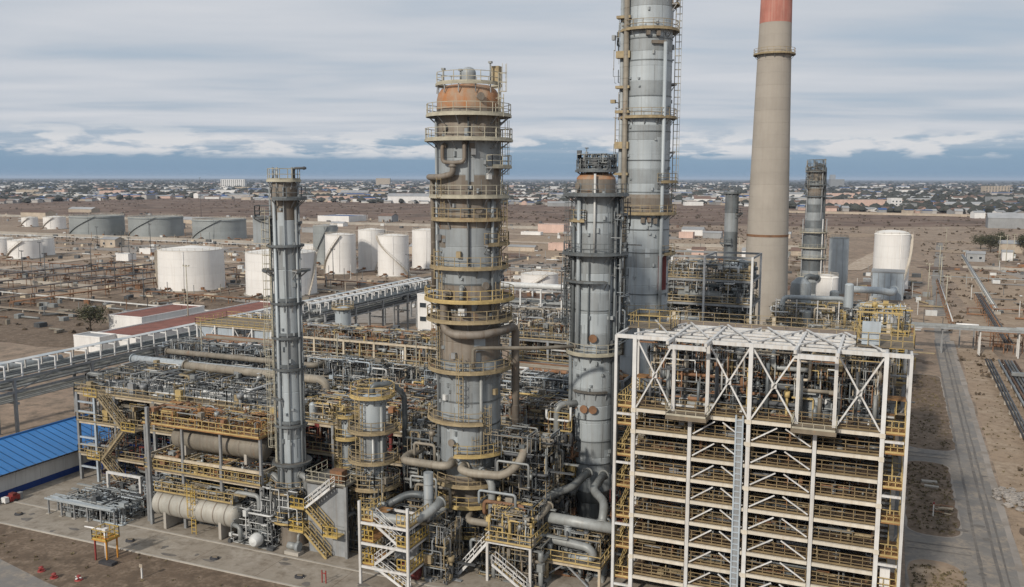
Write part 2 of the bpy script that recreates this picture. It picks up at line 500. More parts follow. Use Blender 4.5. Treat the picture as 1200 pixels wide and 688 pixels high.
def rail_line(mb, p, q, h=1.1, step=1.3, t=0.06, mid=2, kick=True):
    p, q = Vector(p), Vector(q)
    L = (q - p).length
    n = max(1, int(round(L / step)))
    up = Vector((0, 0, 1))
    for i in range(n + 1):
        a = p + (q - p) * (i / n)
        mb.beam(a, a + up * h, t)
    for k in range(1, mid + 1):
        z = up * (h * k / mid)
        mb.beam(p + z, q + z, t)
    if kick: mb.beam(p + up * 0.09, q + up * 0.09, 0.03, 0.17)
def rail_arc(mb, r, z, a0, a1, h=1.1, t=0.06, step=1.3):
    n = max(2, int(abs(a1 - a0) * math.pi / 180 * r / step))
    pts = [pp(a0 + (a1 - a0) * i / n, r, z) for i in range(n + 1)]
    up = Vector((0, 0, 1))
    for i, p in enumerate(pts):
        if i < n or abs(a1 - a0) < 359: mb.beam(p, Vector(p) + up * h, t)
        if i < n:
            for k in (0.5, 1.0):
                mb.beam(Vector(p) + up * h * k, Vector(pts[i + 1]) + up * h * k, t)
            mb.beam(Vector(p) + up * 0.08, Vector(pts[i + 1]) + up * 0.08, 0.03, 0.17)
def ladder(mb, x, y, z0, z1, ax=(1, 0), w=0.5, cage=None):
    ax = Vector((ax[0], ax[1], 0)).normalized()
    a, b = Vector((x, y, 0)) - ax * w / 2, Vector((x, y, 0)) + ax * w / 2
    for p in (a, b): mb.beam(p + Vector((0, 0, z0)), p + Vector((0, 0, z1)), 0.07)
    z = z0 + 0.3
    while z < z1:
        mb.beam(a + Vector((0, 0, z)), b + Vector((0, 0, z)), 0.04)
        z += 0.45
    if cage:
        out = Vector((cage[0], cage[1], 0)).normalized()
        pts = [a, a + out * 0.5 - ax * 0.1, a + out * 0.8 + ax * w * 0.5, b + out * 0.5 + ax * 0.1, b]
        z = z0 + 2.2
        while z < z1 + 0.9:
            for i in range(4): mb.beam(pts[i] + Vector((0, 0, z)), pts[i + 1] + Vector((0, 0, z)), 0.05)
            z += 0.9
        for i in (1, 2, 3): mb.beam(pts[i] + Vector((0, 0, z0 + 2.2)), pts[i] + Vector((0, 0, z1 + 0.9)), 0.04)
def stair(parent, p, q, w, m_rail, m_step, side=(0, 1), name='stair_flight'):
    """a flight from p up to q; side = the horizontal direction across the treads"""
    p, q = Vector(p), Vector(q)
    sd = Vector((side[0], side[1], 0)).normalized() * (w / 2)
    mb = MB().use(m_rail)
    for k in (-1, 1):
        mb.beam(p + sd * k, q + sd * k, 0.08, 0.26)
        up = Vector((0, 0, 1))
        for h in (0.55, 1.05): mb.beam(p + sd * k + up * h, q + sd * k + up * h, 0.06)
        n = max(2, int((q - p).length / 1.1))
        for i in range(n + 1):
            a = p + (q - p) * (i / n) + sd * k
            mb.beam(a, a + up * 1.05, 0.06)
    mb.use(m_step)
    n = max(3, int((q.z - p.z) / 0.24))
    run = Vector((q.x - p.x, q.y - p.y, 0)).length / n
    for i in range(n):
        a = p + (q - p) * ((i + 0.5) / n)
        mb.beam(a - sd, a + sd, run * 0.95, 0.05)
    return mb.build(name, None, parent)

def platform(parent, z, r0, r1, a0, a1, railm='yellow', deckm='grating', rail=True, h=1.1, name='platform'):
    mb = MB().use(deckm)
    mb.ring(r0, r1, z - 0.1, z, a0, a1)
    mb.use('steel_grey')
    n = max(2, int(abs(a1 - a0) / 30))
    for i in range(n + 1):
        a = a0 + (a1 - a0) * (i + (0.0 if abs(a1 - a0) < 359 else 0.5)) / n
        mb.beam(pp(a, r0, z - 0.16), pp(a, r1 - 0.05, z - 0.16), 0.1, 0.12)
        mb.beam(pp(a, r0, z - 1.0), pp(a, r1 - 0.15, z - 0.2), 0.09)
    mb.use(railm)
    mb.ring(r1 - 0.02, r1 + 0.04, z - 0.22, z + 0.02, a0, a1)
    o = mb.build(name, None, parent)
    if rail:
        rb = MB()
        rail_arc(rb, r1 - 0.06, z, a0, a1, h)
        if abs(a1 - a0) < 359:
            for a in (a0, a1): rail_line(rb, pp(a, r0 + 0.1, z), pp(a, r1 - 0.06, z), h, 1.2, kick=False)
        rb.build('railing', railm, o)
    return o

def shell(parent, secs, n=44, name='shell_section'):
    """secs: (z0, r0, z1, r1, material); a shallow groove at each joint"""
    for z0, r0, z1, r1, m in secs:
        d = 0.022
        MB().lathe([(r0 - d, z0), (r0 - d, z0 + 0.03), (r0, z0 + 0.06), (r1, z1 - 0.06), (r1 - d, z1 - 0.03), (r1 - d, z1)], n).build(name, m, parent)
def split(z0, z1, r0, r1, k, mats):
    """k sections between z0 and z1"""
    out = []
    for i in range(k):
        a, b = i / k, (i + 1) / k
        out.append((z0 + (z1 - z0) * a, r0 + (r1 - r0) * a, z0 + (z1 - z0) * b, r0 + (r1 - r0) * b, mats[i % len(mats)]))
    return out
def seam(parent, z, r, m='clad_dark', h=0.16, d=0.06, name='stiffening_ring', n=44):
    return MB().lathe([(r, z - h / 2), (r + d, z - h / 2), (r + d, z + h / 2), (r, z + h / 2)], n, smooth=False).build(name, m, parent)
def patches(parent, r, z0, z1, n, seed, mats=('clad', 'clad_warm', 'clad_bright', 'clad'), amin=-110, amax=110):
    """replaced cladding sheets, vertical lap seams and small brackets on a shell"""
    rn = random.Random(seed)
    for i in range(n):
        a, z = rn.uniform(amin, amax), rn.uniform(z0, z1 - 1.6)
        w, h = rn.uniform(8, 30), rn.uniform(0.7, 2.0)
        d = 0.012 + 0.002 * (i % 7)
        MB().ring(r - 0.02, r + d, z, z + h, a, a + w, 6).build('cladding_sheet', rn.choice(mats), parent)
    mb = MB()
    z = z0
    while z < z1 - 1:
        h = rn.uniform(1.5, 2.6)
        a0 = rn.uniform(0, 40)
        for k in range(6): mb.ring(r - 0.01, r + 0.035, z, min(z1, z + h), a0 + k * 60, a0 + k * 60 + 1.6 / r, 6)
        for k in range(3):
            a = rn.uniform(amin, amax)
            mb.box(pp(a, r + 0.1, z + rn.uniform(0, h)), (0.25, 0.25, rn.uniform(0.15, 0.5)), R(a))
        z += h
    mb.build('lap_seam', 'clad', parent)
def dome(r, h, z, n=7):
    return [(r * math.cos(R(90 * i / n)), z + h * math.sin(R(90 * i / n))) for i in range(n)] + [(0.01, z + h)]
def manhole(parent, a, r, z, rad=0.42, m='pipe_rust'):
    mb = MB().use('clad')
    mb.cyl(pp(a, r - 0.1, z), pp(a, r + 0.3, z), rad * 0.9, n=16)
    mb.use(m)
    mb.cyl(pp(a, r + 0.3, z), pp(a, r + 0.42, z), rad * 1.15, n=16)
    return mb.build('manhole', None, parent)
def nozzle_pipe(parent, pts, r, m='pipe_grey', n=12, name='pipe', flange=True):
    mb = MB().use(m)
    mb.pipe(pts, r, n)
    if flange:
        for a, b in ((pts[0], pts[1]), (pts[-1], pts[-2])):
            a, b = Vector(a), Vector(b)
            d = (b - a).normalized()
            mb.cyl(a + d * 0.15, a + d * 0.3, r * 1.35, n=n)
    if r >= 0.3:                                   # straps round the lagging
        for a, b in zip(pts[:-1], pts[1:]):
            a, b = Vector(a), Vector(b)
            L = (b - a).length
            d = (b - a).normalized()
            k = r * 2.3
            while k < L - r * 2.2:
                mb.cyl(a + d * k, a + d * (k + 0.09), r * 1.05, n=n, cap=False)
                k += 1.5
    return mb.build(name, None, parent)

PAL = ['pipe_grey', 'pipe_grey', 'pipe_dark', 'pipe_beige', 'steel_grey', 'pipe_rust', 'pipe_white', 'clad_dark', 'yellow_old', 'steel_cream', 'yellow', 'pipe_beige', 'pipe_rust']
def clutter(parent, name, x0, x1, y0, y1, z0, z1, n, seed, pal=PAL, rmin=0.05, rmax=0.19, vert=0.35, boxes=0.25, drop=0.5, thin=3):
    """small piping, valves, cable trays and instrument stands too small to pick apart"""
    rnd = random.Random(seed)
    mb = MB()
    U = rnd.uniform
    for i in range(n):
        mb.use(rnd.choice(pal))
        r = rmin + (rmax - rmin) * rnd.random() ** 2.2
        p = [U(x0, x1), U(y0, y1), U(z0, z1)]
        if rnd.random() < drop: p[2] = z0
        pts = [tuple(p)]
        last = -1
        for k in range(rnd.randint(1, 4)):
            ax = 2 if rnd.random() < vert else rnd.choice((0, 0, 1))
            if ax == last: ax = (ax + 1) % 3
            last = ax
            lim = ((x0, x1), (y0, y1), (z0, z1))[ax]
            q = list(pts[-1])
            q[ax] = min(lim[1], max(lim[0], q[ax] + rnd.choice((-1, 1)) * U(0.6, 4.5 if ax < 2 else 2.6)))
            if abs(q[ax] - pts[-1][ax]) > 0.3: pts.append(tuple(q))
        if len(pts) > 1:
            mb.pipe(pts, r, 6)
        if rnd.random() < boxes:
            a = pts[-1]
            k = rnd.random()
            if k < 0.4: mb.box(a, (U(0.3, 0.9), U(0.3, 0.8), U(0.3, 0.9)))
            elif k < 0.7:
                mb.cyl((a[0], a[1], a[2] - 0.25), (a[0], a[1], a[2] + 0.3), r * 2.1, n=8)
                mb.cyl((a[0], a[1], a[2] + 0.3), (a[0], a[1], a[2] + 0.7), 0.04, n=5)
                mb.cyl((a[0], a[1], a[2] + 0.68), (a[0], a[1], a[2] + 0.73), 0.22, n=10)
            else: mb.beam(a, (a[0] + U(-3, 3), a[1], a[2]), 0.35, 0.12)
        for k in range(thin):
            mb.use(rnd.choice(pal))
            w = U(0.04, 0.10)
            a = [U(x0, x1), U(y0, y1), U(z0, z1)]
            for j in range(3):
                ax = rnd.choice((0, 2, 2, 1))
                lim = ((x0, x1), (y0, y1), (z0, z1))[ax]
                b = list(a)
                b[ax] = min(lim[1], max(lim[0], b[ax] + rnd.choice((-1, 1)) * U(0.5, 3.2)))
                mb.beam(a, b, w)
                a = b
    return tag(mb.build(name, None, parent), kind='stuff')

# ------------------------------------------------------------------ the setting
def sheet(name, pts, z, m): 
    return struct(name, _poly(pts, z), m)
def _poly(pts, z):
    mb = MB()
    mb.add([(x, y, z) for x, y in pts], [list(range(len(pts)))])
    return mb
def rrect(x0, x1, y0, y1, r, n=6):
    out = []
    for cx_, cy_, a in ((x1 - r, y1 - r, 0), (x0 + r, y1 - r, 90), (x0 + r, y0 + r, 180), (x1 - r, y0 + r, 270)):
        for i in range(n + 1):
            t = R(a + 90 * i / n)
            out.append((cx_ + r * math.cos(t), cy_ + r * math.sin(t)))
    return out
g = MB()
ks = [-60000, -12000, -3000, -800, -200, 0, 200, 800, 3000, 12000, 60000]
for i in range(10):
    for j in range(10):
        g.add([(ks[i], ks[j], 0), (ks[i + 1], ks[j], 0), (ks[i + 1], ks[j + 1], 0), (ks[i], ks[j + 1], 0)], [(0, 1, 2, 3)])
struct('ground', g, 'earth')
def jag(pts, step, amp, seed):
    rnd = random.Random(seed)
    out = []
    for i, a in enumerate(pts):
        b = pts[(i + 1) % len(pts)]
        L = math.hypot(b[0] - a[0], b[1] - a[1])
        n = max(1, int(L / step))
        for k in range(n):
            t = k / n
            q = amp if k else 0
            out.append((a[0] + (b[0] - a[0]) * t + rnd.uniform(-q, q), a[1] + (b[1] - a[1]) * t + rnd.uniform(-q, q)))
    return out
sheet('field', jag([(-2600, 560), (-900, 640), (-500, 760), (-120, 780), (130, 900), (600, 900), (900, 2600), (-300, 1900), (-900, 1500), (-1600, 1500), (-3300, 1900)], 120, 25, 3), 0.05, 'field')
sheet('town_ground', jag([(-9000, 700), (-2600, 1000), (-1750, 1350), (-1100, 1650), (-600, 1400), (-330, 1750), (-200, 1330), (150, 1160), (420, 1200), (3000, 1500), (20000, 30000), (-20000, 50000), (-40000, 12000)], 200, 40, 5), 0.09, 'town_ground')
sheet('yard_earth', jag([(-108, 45), (4, 45), (4, 69.2), (-108, 69.2)], 3, 0.1, 6), 0.012, 'earth_dark')
sheet('road', [(-140, 30), (-52, 30), (-60, 57.6), (-76, 60.0), (-86, 62.2), (-140, 68)], 0.02, 'asphalt')
struct('pavement', MB().bx(-104, 2.6, 69, 136, -0.2, 0.10), 'pavement')
struct('kerb', MB().bx(-103.5, 2.2, 74.1, 74.35, 0.0, 0.17), 'concrete')
struct('kerb', MB().bx(-104.2, 2.8, 68.8, 69.0, -0.1, 0.13), 'concrete')
for i in range(12):
    struct('pavement_joint', MB().bx(-100 + i * 8.5, -99.95 + i * 8.5, 69.05, 74.0, 0.0, 0.104), 'earth_dark')
sheet('road', [(2.9, 70), (13.4, 70), (13.9, 150), (3.1, 150)], 0.012, 'asphalt')
sheet('road', jag([(10.6, 150), (13.9, 150), (14.6, 245), (19.5, 390), (30, 640), (26.5, 640), (15.2, 390), (11.2, 245)], 12, 0.12, 8), 0.012, 'asphalt')
for (x0, x1, y0, y1, rr, m) in ((3.3, 8.3, 80, 100.6, 2.2, 'earth_sand'), (3.3, 8.9, 108.0, 137.0, 2.2, 'earth_dark'), (3.4, 10.3, 143.6, 200, 2.4, 'earth_dark')):
    sheet('kerb', rrect(x0 - 0.22, x1 + 0.22, y0 - 0.22, y1 + 0.22, rr + 0.2), 0.018, 'shoulder')
    sheet('earth_patch', jag(rrect(x0, x1, y0, y1, rr), 1.2, 0.16, int(y0)), 0.026, m)
sheet('road_shoulder', jag([(13.3, 70), (14.0, 70), (14.6, 150), (15.4, 245), (14.4, 245), (13.8, 150)], 6, 0.12, 9), 0.016, 'shoulder')
sheet('earth_verge', jag([(14.2, 70), (23, 70), (25, 150), (23, 240), (15.8, 240), (14.9, 150)], 6, 0.2, 10), 0.008, 'earth_sand')
sheet('dirt_track', jag([(40, 470), (46, 470), (74, 330), (62, 330)], 20, 0.4, 12), 0.01, 'shoulder')
sheet('dirt_track', jag([(-330, 200), (-324, 200), (-318, 420), (-328, 420)], 15, 0.6, 13), 0.01, 'earth_sand')
sheet('dirt_track', jag([(-420, 292), (-140, 276), (-140, 284), (-420, 302)], 15, 0.7, 14), 0.014, 'earth_sand')
sheet('dirt_track', jag([(-480, 420), (-60, 402), (-60, 410), (-480, 430)], 20, 0.8, 15), 0.014, 'earth_sand')
sheet('dirt_track', jag([(-90, 140), (-80, 140), (-100, 300), (-116, 420), (-124, 420), (-108, 300)], 12, 0.6, 16), 0.018, 'shoulder')
sheet('earth_patch', jag([(-300, 150), (-150, 150), (-150, 215), (-300, 235)], 9, 1.5, 17), 0.01, 'earth_dark')
sheet('earth_patch', jag([(-260, 255), (-160, 262), (-160, 300), (-250, 296)], 9, 1.5, 18), 0.008, 'earth_sand')
sheet('earth_patch', jag([(24, 250), (70, 250), (66, 430), (22, 430)], 12, 1.5, 19), 0.008, 'earth_sand')
sheet('earth_patch', jag([(-210, 420), (-60, 440), (-40, 600), (-240, 600)], 20, 4, 20), 0.01, 'earth_sand')

for k, pts in enumerate(([(-160, 300), (-150, 300), (-40, 560), (-60, 560)], [(-480, 345), (-150, 330), (-150, 337), (-480, 355)], [(-150, 440), (-20, 425), (-20, 436), (-150, 452)], [(-300, 520), (-40, 505), (-40, 516), (-300, 536)], [(-360, 215), (-352, 215), (-372, 470), (-382, 470)], [(-60, 240), (-50, 240), (-75, 640), (-92, 640)], [(-700, 560), (-200, 590), (-200, 602), (-700, 574)], [(-12, 420), (10, 640), (4, 640), (-22, 420)])):
    sheet('dirt_track', jag(pts, 14, 0.9, 60 + k), 0.17 + 0.004 * k, 'pale_dirt')
rp = random.Random(42)
for i in range(46):
    if i < 22: cx_, cy_, rr = rp.uniform(-480, -150), rp.uniform(215, 470), rp.uniform(8, 30)
    elif i < 38: cx_, cy_, rr = rp.uniform(-150, -20), rp.uniform(225, 700), rp.uniform(8, 34)
    else: cx_, cy_, rr = rp.uniform(24, 80), rp.uniform(240, 640), rp.uniform(6, 18)
    n = 14
    ph = rp.uniform(0, 6)
    sheet('earth_patch', [(cx_ + rr * 1.5 * math.cos(k * 6.283 / n) * (1 + 0.3 * math.sin(3 * k + ph) + rp.uniform(-.1, .1)), cy_ + rr * 0.9 * math.sin(k * 6.283 / n) * (1 + 0.3 * math.cos(2 * k + ph) + rp.uniform(-.1, .1))) for k in range(n)], 0.020 + 0.003 * i, ['earth_sand', 'earth_dark', 'shoulder', 'earth_sand', 'field'][i % 5])

for k, (x, w) in enumerate(((9.9, 0.34), (11.5, 0.34), (12.3, 0.25))):
    sheet('tyre_track', jag([(x, 72), (x + w, 72), (x + w + 0.4, 150), (x + 1.0 + w, 245), (x + 1.0, 245), (x + 0.4, 150)], 3, 0.07, 80 + k), 0.020 + 0.003 * k, 'tyre_mark')
for k, y in enumerate((103.2, 105.0, 139.2, 141.0)): sheet('tyre_track', jag([(3.2, y), (9.6, y + 0.2), (9.6, y + 0.5), (3.2, y + 0.32)], 1.5, 0.06, 90 + k), 0.030 + 0.002 * k, 'tyre_mark')
ro = random.Random(9)
for k in range(26):
    if k < 18: x, y, z = ro.uniform(-98, -40), ro.uniform(69.4, 73.8), 0.106
    else: x, y, z = ro.uniform(8.8, 13.2), ro.uniform(84, 150), 0.034
    a, b = ro.uniform(0.25, 1.1), ro.uniform(0.15, 0.5)
    sheet('oil_stain', [(x + a * math.cos(j * 0.6283) * ro.uniform(0.6, 1.3), y + b * math.sin(j * 0.6283) * ro.uniform(0.6, 1.3)) for j in range(10)], z + 0.001 * (k % 5), 'tyre_mark')

# ------------------------------------------------------------------ white steel structure
ws = thing('steel_structure', 'tall white steel open structure with many railed floors, right foreground', 'structure', (-10.7, 80, 0))
OX, OY = -10.7, 80.0
def wsp(name, x0, x1, y0, y1, z0, z1, m, parent=None):
    d = (x1 - x0, y1 - y0, z1 - z0)
    return box_part(name, d, m, parent or ws, ((x0 + x1) / 2 - OX, (y0 + y1) / 2 - OY, (z0 + z1) / 2))
def wpost(x, y, z0, z1, w=0.36, m='steel_white'): return wsp('post', x - w / 2, x + w / 2, y - w / 2, y + w / 2, z0, z1, m)
ZD, ZT = 18.65, 25.4
floors = [16.6 - 2.05 * k for k in range(8)]
YB = (80.0, 88.0, 96.0)
for y in YB:
    for x in (-21.5, -10.95, 0.1):
        wpost(x, y, 0.1, ZT + 0.2, 0.36 if y == 80 else 0.34, 'steel_white' if y == 80 else 'steel_cream')
    for x in (-16.2, -5.3): wpost(x, y, 0.1, ZD, 0.32, 'steel_white' if y == 80 else 'steel_cream')
for x in (-23.3, 2.0):
    for y in (80.0, 88.0): wpost(x, y, 0.1, ZT + 0.1, 0.26)
for x in (-17.8, -14.7, -6.9, -3.8):
    wpost(x, 80.0, ZD, ZT, 0.3)
    wpost(x, 88.0, ZD, ZT, 0.24, 'steel_cream')
bays = (-21.5, -16.2, -10.95, -5.3, 0.1)
for z in floors + [ZD]:
    for a, b in zip(bays[:-1], bays[1:]):
        wsp('edge_beam', a + 0.2, b - 0.2, 79.86, 80.10, z - 0.30, z, 'beam_cream')
    dk = wsp('floor_deck', -21.7, 0.3, 80.12, 96.0, z - 0.08, z - 0.02, 'deck_brown')
    for y in (84, 88, 92, 95.8):
        wsp('floor_beam', -21.3, -0.1, y - 0.1, y + 0.1, z - 0.40, z - 0.09, 'steel_cream')
    def mk():
        mb = MB()
        rail_line(mb, (-10.7, 0, 0), (10.7, 0, 0), 1.12, 0.95, 0.06, 3)
        return mb.mesh('railing', 'rail_brown')
    link('railing', cached('ws_rail', mk), ws, (0.0, 0.28, z))
    def mk2():
        mb = MB()
        rail_line(mb, (-10.7, 0, 0), (10.7, 0, 0), 1.12, 1.5, 0.05, 2)
        return mb.mesh('railing', 'yellow_old')
# inverted-V braces under each floor of the two inner bays
for i, z in enumerate(floors + [0.2]):
    zt = (floors[i - 1] if i else ZD) - 0.45
    for a, b in ((-16.2, -10.95), (-10.95, -5.3)):
        c = (a + b) / 2
        for s, e in ((a + 0.3, c - 0.35), (b - 0.3, c + 0.35)):
            beam_part('brace', (s - OX, -0.14, z + 0.25), (e - OX, -0.14, zt), 0.11, 0.11, 'steel_white', ws)
for a, b in ((-21.3, -17.9), (-14.6, -11.1), (-10.8, -7.0), (-3.7, -0.1)):
    for y in (-0.02, 8.0):
        w = 0.14 if y < 0 else 0.11
        mm = 'steel_white' if y < 0 else 'steel_cream'
        beam_part('brace', (a - OX, y, ZD + 0.1), (b - OX, y, ZT - 0.3), w, w, mm, ws)
        beam_part('brace', (a - OX, y + 0.2, ZT - 0.3), (b - OX, y + 0.2, ZD + 0.1), w, w, mm, ws)
    box_part('gusset', (0.45, 0.34, 0.45), 'steel_white', ws, ((a + b) / 2 - OX, 0.08, (ZD + ZT) / 2 - 0.1))
# roof frame
for a, b in ((-23.2, -17.9), (-14.6, -11.1), (-10.8, -7.0), (-3.7, 1.9)):
    wsp('roof_beam', a, b, 79.85, 80.15, ZT - 0.15, ZT + 0.2, 'steel_white')
for a, b in ((-17.95, -14.55), (-7.05, -3.65)):
    wsp('roof_beam', a, b, 78.0, 78.3, ZT - 0.5, ZT - 0.1, 'steel_white')
    wsp('roof_beam', a + 0.2, b - 0.2, 80.0, 80.2, ZT - 0.15, ZT + 0.15, 'steel_white')
    for x in (a, b): wsp('hoist_beam', x - 0.12, x + 0.12, 77.7, 88.0, ZT - 0.05, ZT + 0.28, 'steel_white')
    bal = wsp('balcony', a - 0.15, b + 0.15, 78.2, 80.0, ZD - 0.25, ZD + 0.12, 'grating')
    mb = MB()
    cx0 = (a + b) / 2 - OX
    wb = (b - a) / 2 + 0.1
    rail_line(mb, (-wb, -0.85, 0.19), (wb, -0.85, 0.19), 0.55, 0.9, 0.05, 1)
    for s in (-1, 1): rail_line(mb, (wb * s, -0.85, 0.19), (wb * s, 0.8, 0.19), 1.0, 0.9, 0.05, 2)
    mb.build('railing', 'rail_pale', bal)
for y in (81.6, 83.3, 85.0, 86.6, 88.0):
    wsp('roof_beam', -21.4, 0.0, y - 0.17, y + 0.17, ZT - 0.02, ZT + 0.17 + 0.004 * y / 80, 'steel_white')
for k, x in enumerate((-20, -16.4, -12.8, -9, -5.4, -2)):
    beam_part('roof_bracing', (x - OX - 1.6, 0.2, ZT + 0.3), (x - OX + 1.6, 8.0, ZT + 0.3), 0.16, 0.1, 'steel_white', ws)
    beam_part('roof_bracing', (x - OX + 1.6, 0.2, ZT + 0.42), (x - OX - 1.6, 8.0, ZT + 0.42), 0.16, 0.1, 'steel_white', ws)
rd = wsp('roof_deck', -21.6, 0.4, 88.3, 94.4, ZT - 0.65, ZT - 0.45, 'roof_dirt')
for y in (88.35, 94.3):
    mb = MB()
    rail_line(mb, (-21.5 - OX, y - OY, ZT - 0.45), (0.3 - OX, y - OY, ZT - 0.45), 1.0, 1.6, 0.05, 2, False)
    mb.build('railing', 'yellow_old', ws)
# cable ladder riser by the middle post
mb = MB().use('steel_blue')
for x in (-12.02, -11.42): mb.bx(x - OX - 0.07, x - OX + 0.07, -0.4, -0.24, 0.1, ZD + 0.4)
z = 0.4
while z < ZD + 0.2:
    mb.bx(-12.0 - OX, -11.4 - OX, -0.38, -0.28, z, z + 0.10)
    z += 0.55
mb.use('steel_grey')
mb.bx(-11.93 - OX, -11.51 - OX, -0.30, -0.24, 0.1, ZD)
mb.build('cable_ladder', None, ws)
# side stair bays
for x0, x1 in ((-23.3, -21.5), (0.1, 2.0)):
    zs = [1.7 + 3.05 * k for k in range(6)]
    for k, z in enumerate(zs + [ZD]):
        if k % 2 == 0: wsp('side_beam', x0 + 0.15, x1 - 0.2, 79.9, 80.1, z - 0.75, z - 0.55, 'steel_white')
        wsp('landing', x0 + 0.1, x1 - 0.1, 80.2, 82.4, z - 0.1, z, 'orange_deck')
        mb = MB()
        rail_line(mb, (x0 + 0.15 - OX, 0.25, z), (x1 - 0.15 - OX, 0.25, z), 1.1, 0.6, 0.06, 2)
        sx = x0 + 0.15 if x0 < -10 else x1 - 0.15
        rail_line(mb, (sx - OX, 0.3, z), (sx - OX, 8, z), 1.1, 0.9, 0.06, 2)
        mb.build('railing', 'yellow', ws)
        wsp('landing', x0 + 0.1, x1 - 0.1, 86.4, 88.0, z + 1.45, z + 1.55, 'orange_deck')
        if k < 6:
            xm = (x0 + x1) / 2 - OX
            stair(ws, (xm - 0.4, 2.4, z), (xm - 0.4, 6.4, z + 1.5), 0.75, 'yellow', 'grating', (1, 0))
            stair(ws, (xm + 0.4, 6.4, z + 1.55), (xm + 0.4, 2.4, z + 3.0), 0.75, 'yellow', 'grating', (1, 0))
        if k % 2: beam_part('brace', (x0 + 0.2 - OX, 8.0, z - 0.5), (x1 - 0.2 - OX, 8.0, z + 2.2), 0.12, 0.12, 'steel_white', ws)
for x in (0.1, 2.0): wsp('side_beam', x - 0.1, x + 0.1, 80.2, 87.8, ZT - 0.1, ZT + 0.15, 'steel_white')
for x in (-23.3,): wsp('side_beam', x - 0.1, x + 0.1, 80.2, 87.8, ZT - 0.1, ZT + 0.15, 'steel_white')
# roof landings with yellow rails
for (x0, x1, y0, y1, z) in ((-23.2, -19.0, 83.5, 87.6, ZT + 0.35), (-2.4, 2.2, 82.0, 88.0, ZT + 0.35)):
    lp = wsp('roof_landing', x0, x1, y0, y1, z - 0.1, z, 'grating')
    mb = MB()
    a, b, c, d = x0 - OX, x1 - OX, y0 - OY, y1 - OY
    for p, q in (((a, c, z), (b, c, z)), ((b, c, z), (b, d, z)), ((a, d, z), (b, d, z)), ((a, c, z), (a, d, z))):
        rail_line(mb, p, q, 1.15, 1.0, 0.055, 2, False)
    mb.build('railing', 'yellow', ws)
wsp('control_panel', -2.0, -0.5, 82.3, 82.6, ZT + 0.4, ZT + 2.4, 'steel_blue')
for x in (-2.3, 0.9): wpost(x, 86, ZT + 0.3, ZT + 2.8, 0.13, 'yellow')
wsp('hoist_beam', -2.6, 1.2, 85.93, 86.07, ZT + 2.65, ZT + 2.8, 'yellow')
# equipment on the floors
for k, z in enumerate(floors):
    clutter(ws, 'floor_equipment', -21.2 - OX, -0.3 - OX, 1.2, 12, z, z + 1.5, 70, 300 + k, ['pipe_dark', 'pipe_grey', 'steel_grey', 'clad_dark', 'pipe_rust', 'yellow_old'], 0.06, 0.22, 0.3, 0.6, 0.3)
clutter(ws, 'deck_equipment', -21.0 - OX, -0.4 - OX, 2.5, 15.5, ZD, ZT - 1.2, 420, 401, PAL + ['pipe_dark', 'clad_dark', 'pipe_dark'], 0.06, 0.26, 0.45, 0.45, 0.45)
for k, (x, y, r, h, m) in enumerate(((-18.7, 85.5, 0.9, 3.8, 'clad_dark'), (-15.8, 87.5, 0.8, 2.9, 'pipe_grey'), (-12.6, 84.8, 0.75, 2.4, 'clad_dark'), (-8.8, 86.5, 0.9, 3.4, 'pipe_grey'), (-5.5, 84.0, 1.25, 1.5, 'clad'), (-2.2, 85.4, 0.8, 2.8, 'clad_dark'), (-10.4, 90.5, 1.1, 4.4, 'clad_dark'), (-17.2, 92, 1.2, 4.6, 'clad'), (-3.6, 91.5, 1.0, 4.4, 'pipe_grey'))):
    mb = MB()
    mb.lathe([(r, 0), (r, h)] + dome(r, r * 0.5, h), 24, (x - OX, y - OY, ZD))
    mb.lathe([(r * 1.08, h * 0.5), (r * 1.12, h * 0.5), (r * 1.12, h * 0.5 + 0.15), (r, h * 0.5 + 0.15)], 24, (x - OX, y - OY, ZD))
    mb.cyl((x - OX, y - OY, ZD + h + r * 0.4), (x - OX, y - OY, ZD + h + r * 0.5 + 0.6), 0.18)
    mb.build('vessel', m, ws)
for k in range(9):
    x = -20.6 + k * 2.5 - OX
    nozzle_pipe(ws, [(x, 6.2, ZD), (x, 6.2, ZD + 4.6), (x + 0.9, 6.2, ZD + 4.6), (x + 0.9, 9.5, ZD + 4.6), (x + 0.9, 9.5, ZD + 0.5)], 0.2, ['pipe_grey', 'pipe_white', 'pipe_beige'][k % 3], 10)
for k in range(5):
    MB().cyl((-21.2 - OX, 9 + k * 1.4, ZT - 1.0 - 0.25 * (k % 2)), (0 - OX, 9 + k * 1.4, ZT - 1.0 - 0.25 * (k % 2)), 0.16 + 0.06 * (k % 3), n=10).build('pipe', ['pipe_grey', 'pipe_beige', 'pipe_rust'][k % 3], ws)
for x in (-21.5, -10.95, 0.1):
    for z in floors[::2] + [ZD]: box_part('splice_plate', (0.46, 0.04, 0.4), 'beam_cream', ws, (x - OX, -0.222, z - 0.15))
for k in range(14):
    x = -20.4 + 1.52 * k - OX
    MB().cyl((x, 1.6 + (k % 3) * 0.8, ZD), (x, 1.6 + (k % 3) * 0.8, ZD + 2.0 + (k * 7 % 5) * 0.7), 0.13 + 0.05 * (k % 3), n=9).build('riser', ['pipe_dark', 'pipe_grey', 'pipe_beige', 'clad_dark'][k % 4], ws)
for k in range(4): clutter(ws, 'deck_equipment', -21.0 - OX, -0.4 - OX, 4 + k * 3, 6.5 + k * 3, ZD, ZT - 0.8, 110, 410 + k, ['pipe_dark', 'clad_dark', 'pipe_grey', 'pipe_rust', 'yellow_old', 'pipe_dark'], 0.05, 0.2, 0.55, 0.5, 0.5, 3)
wsp('switch_cabinet', 0.5, 1.3, 80.6, 81.3, 4.9, 6.5, 'wall_white')

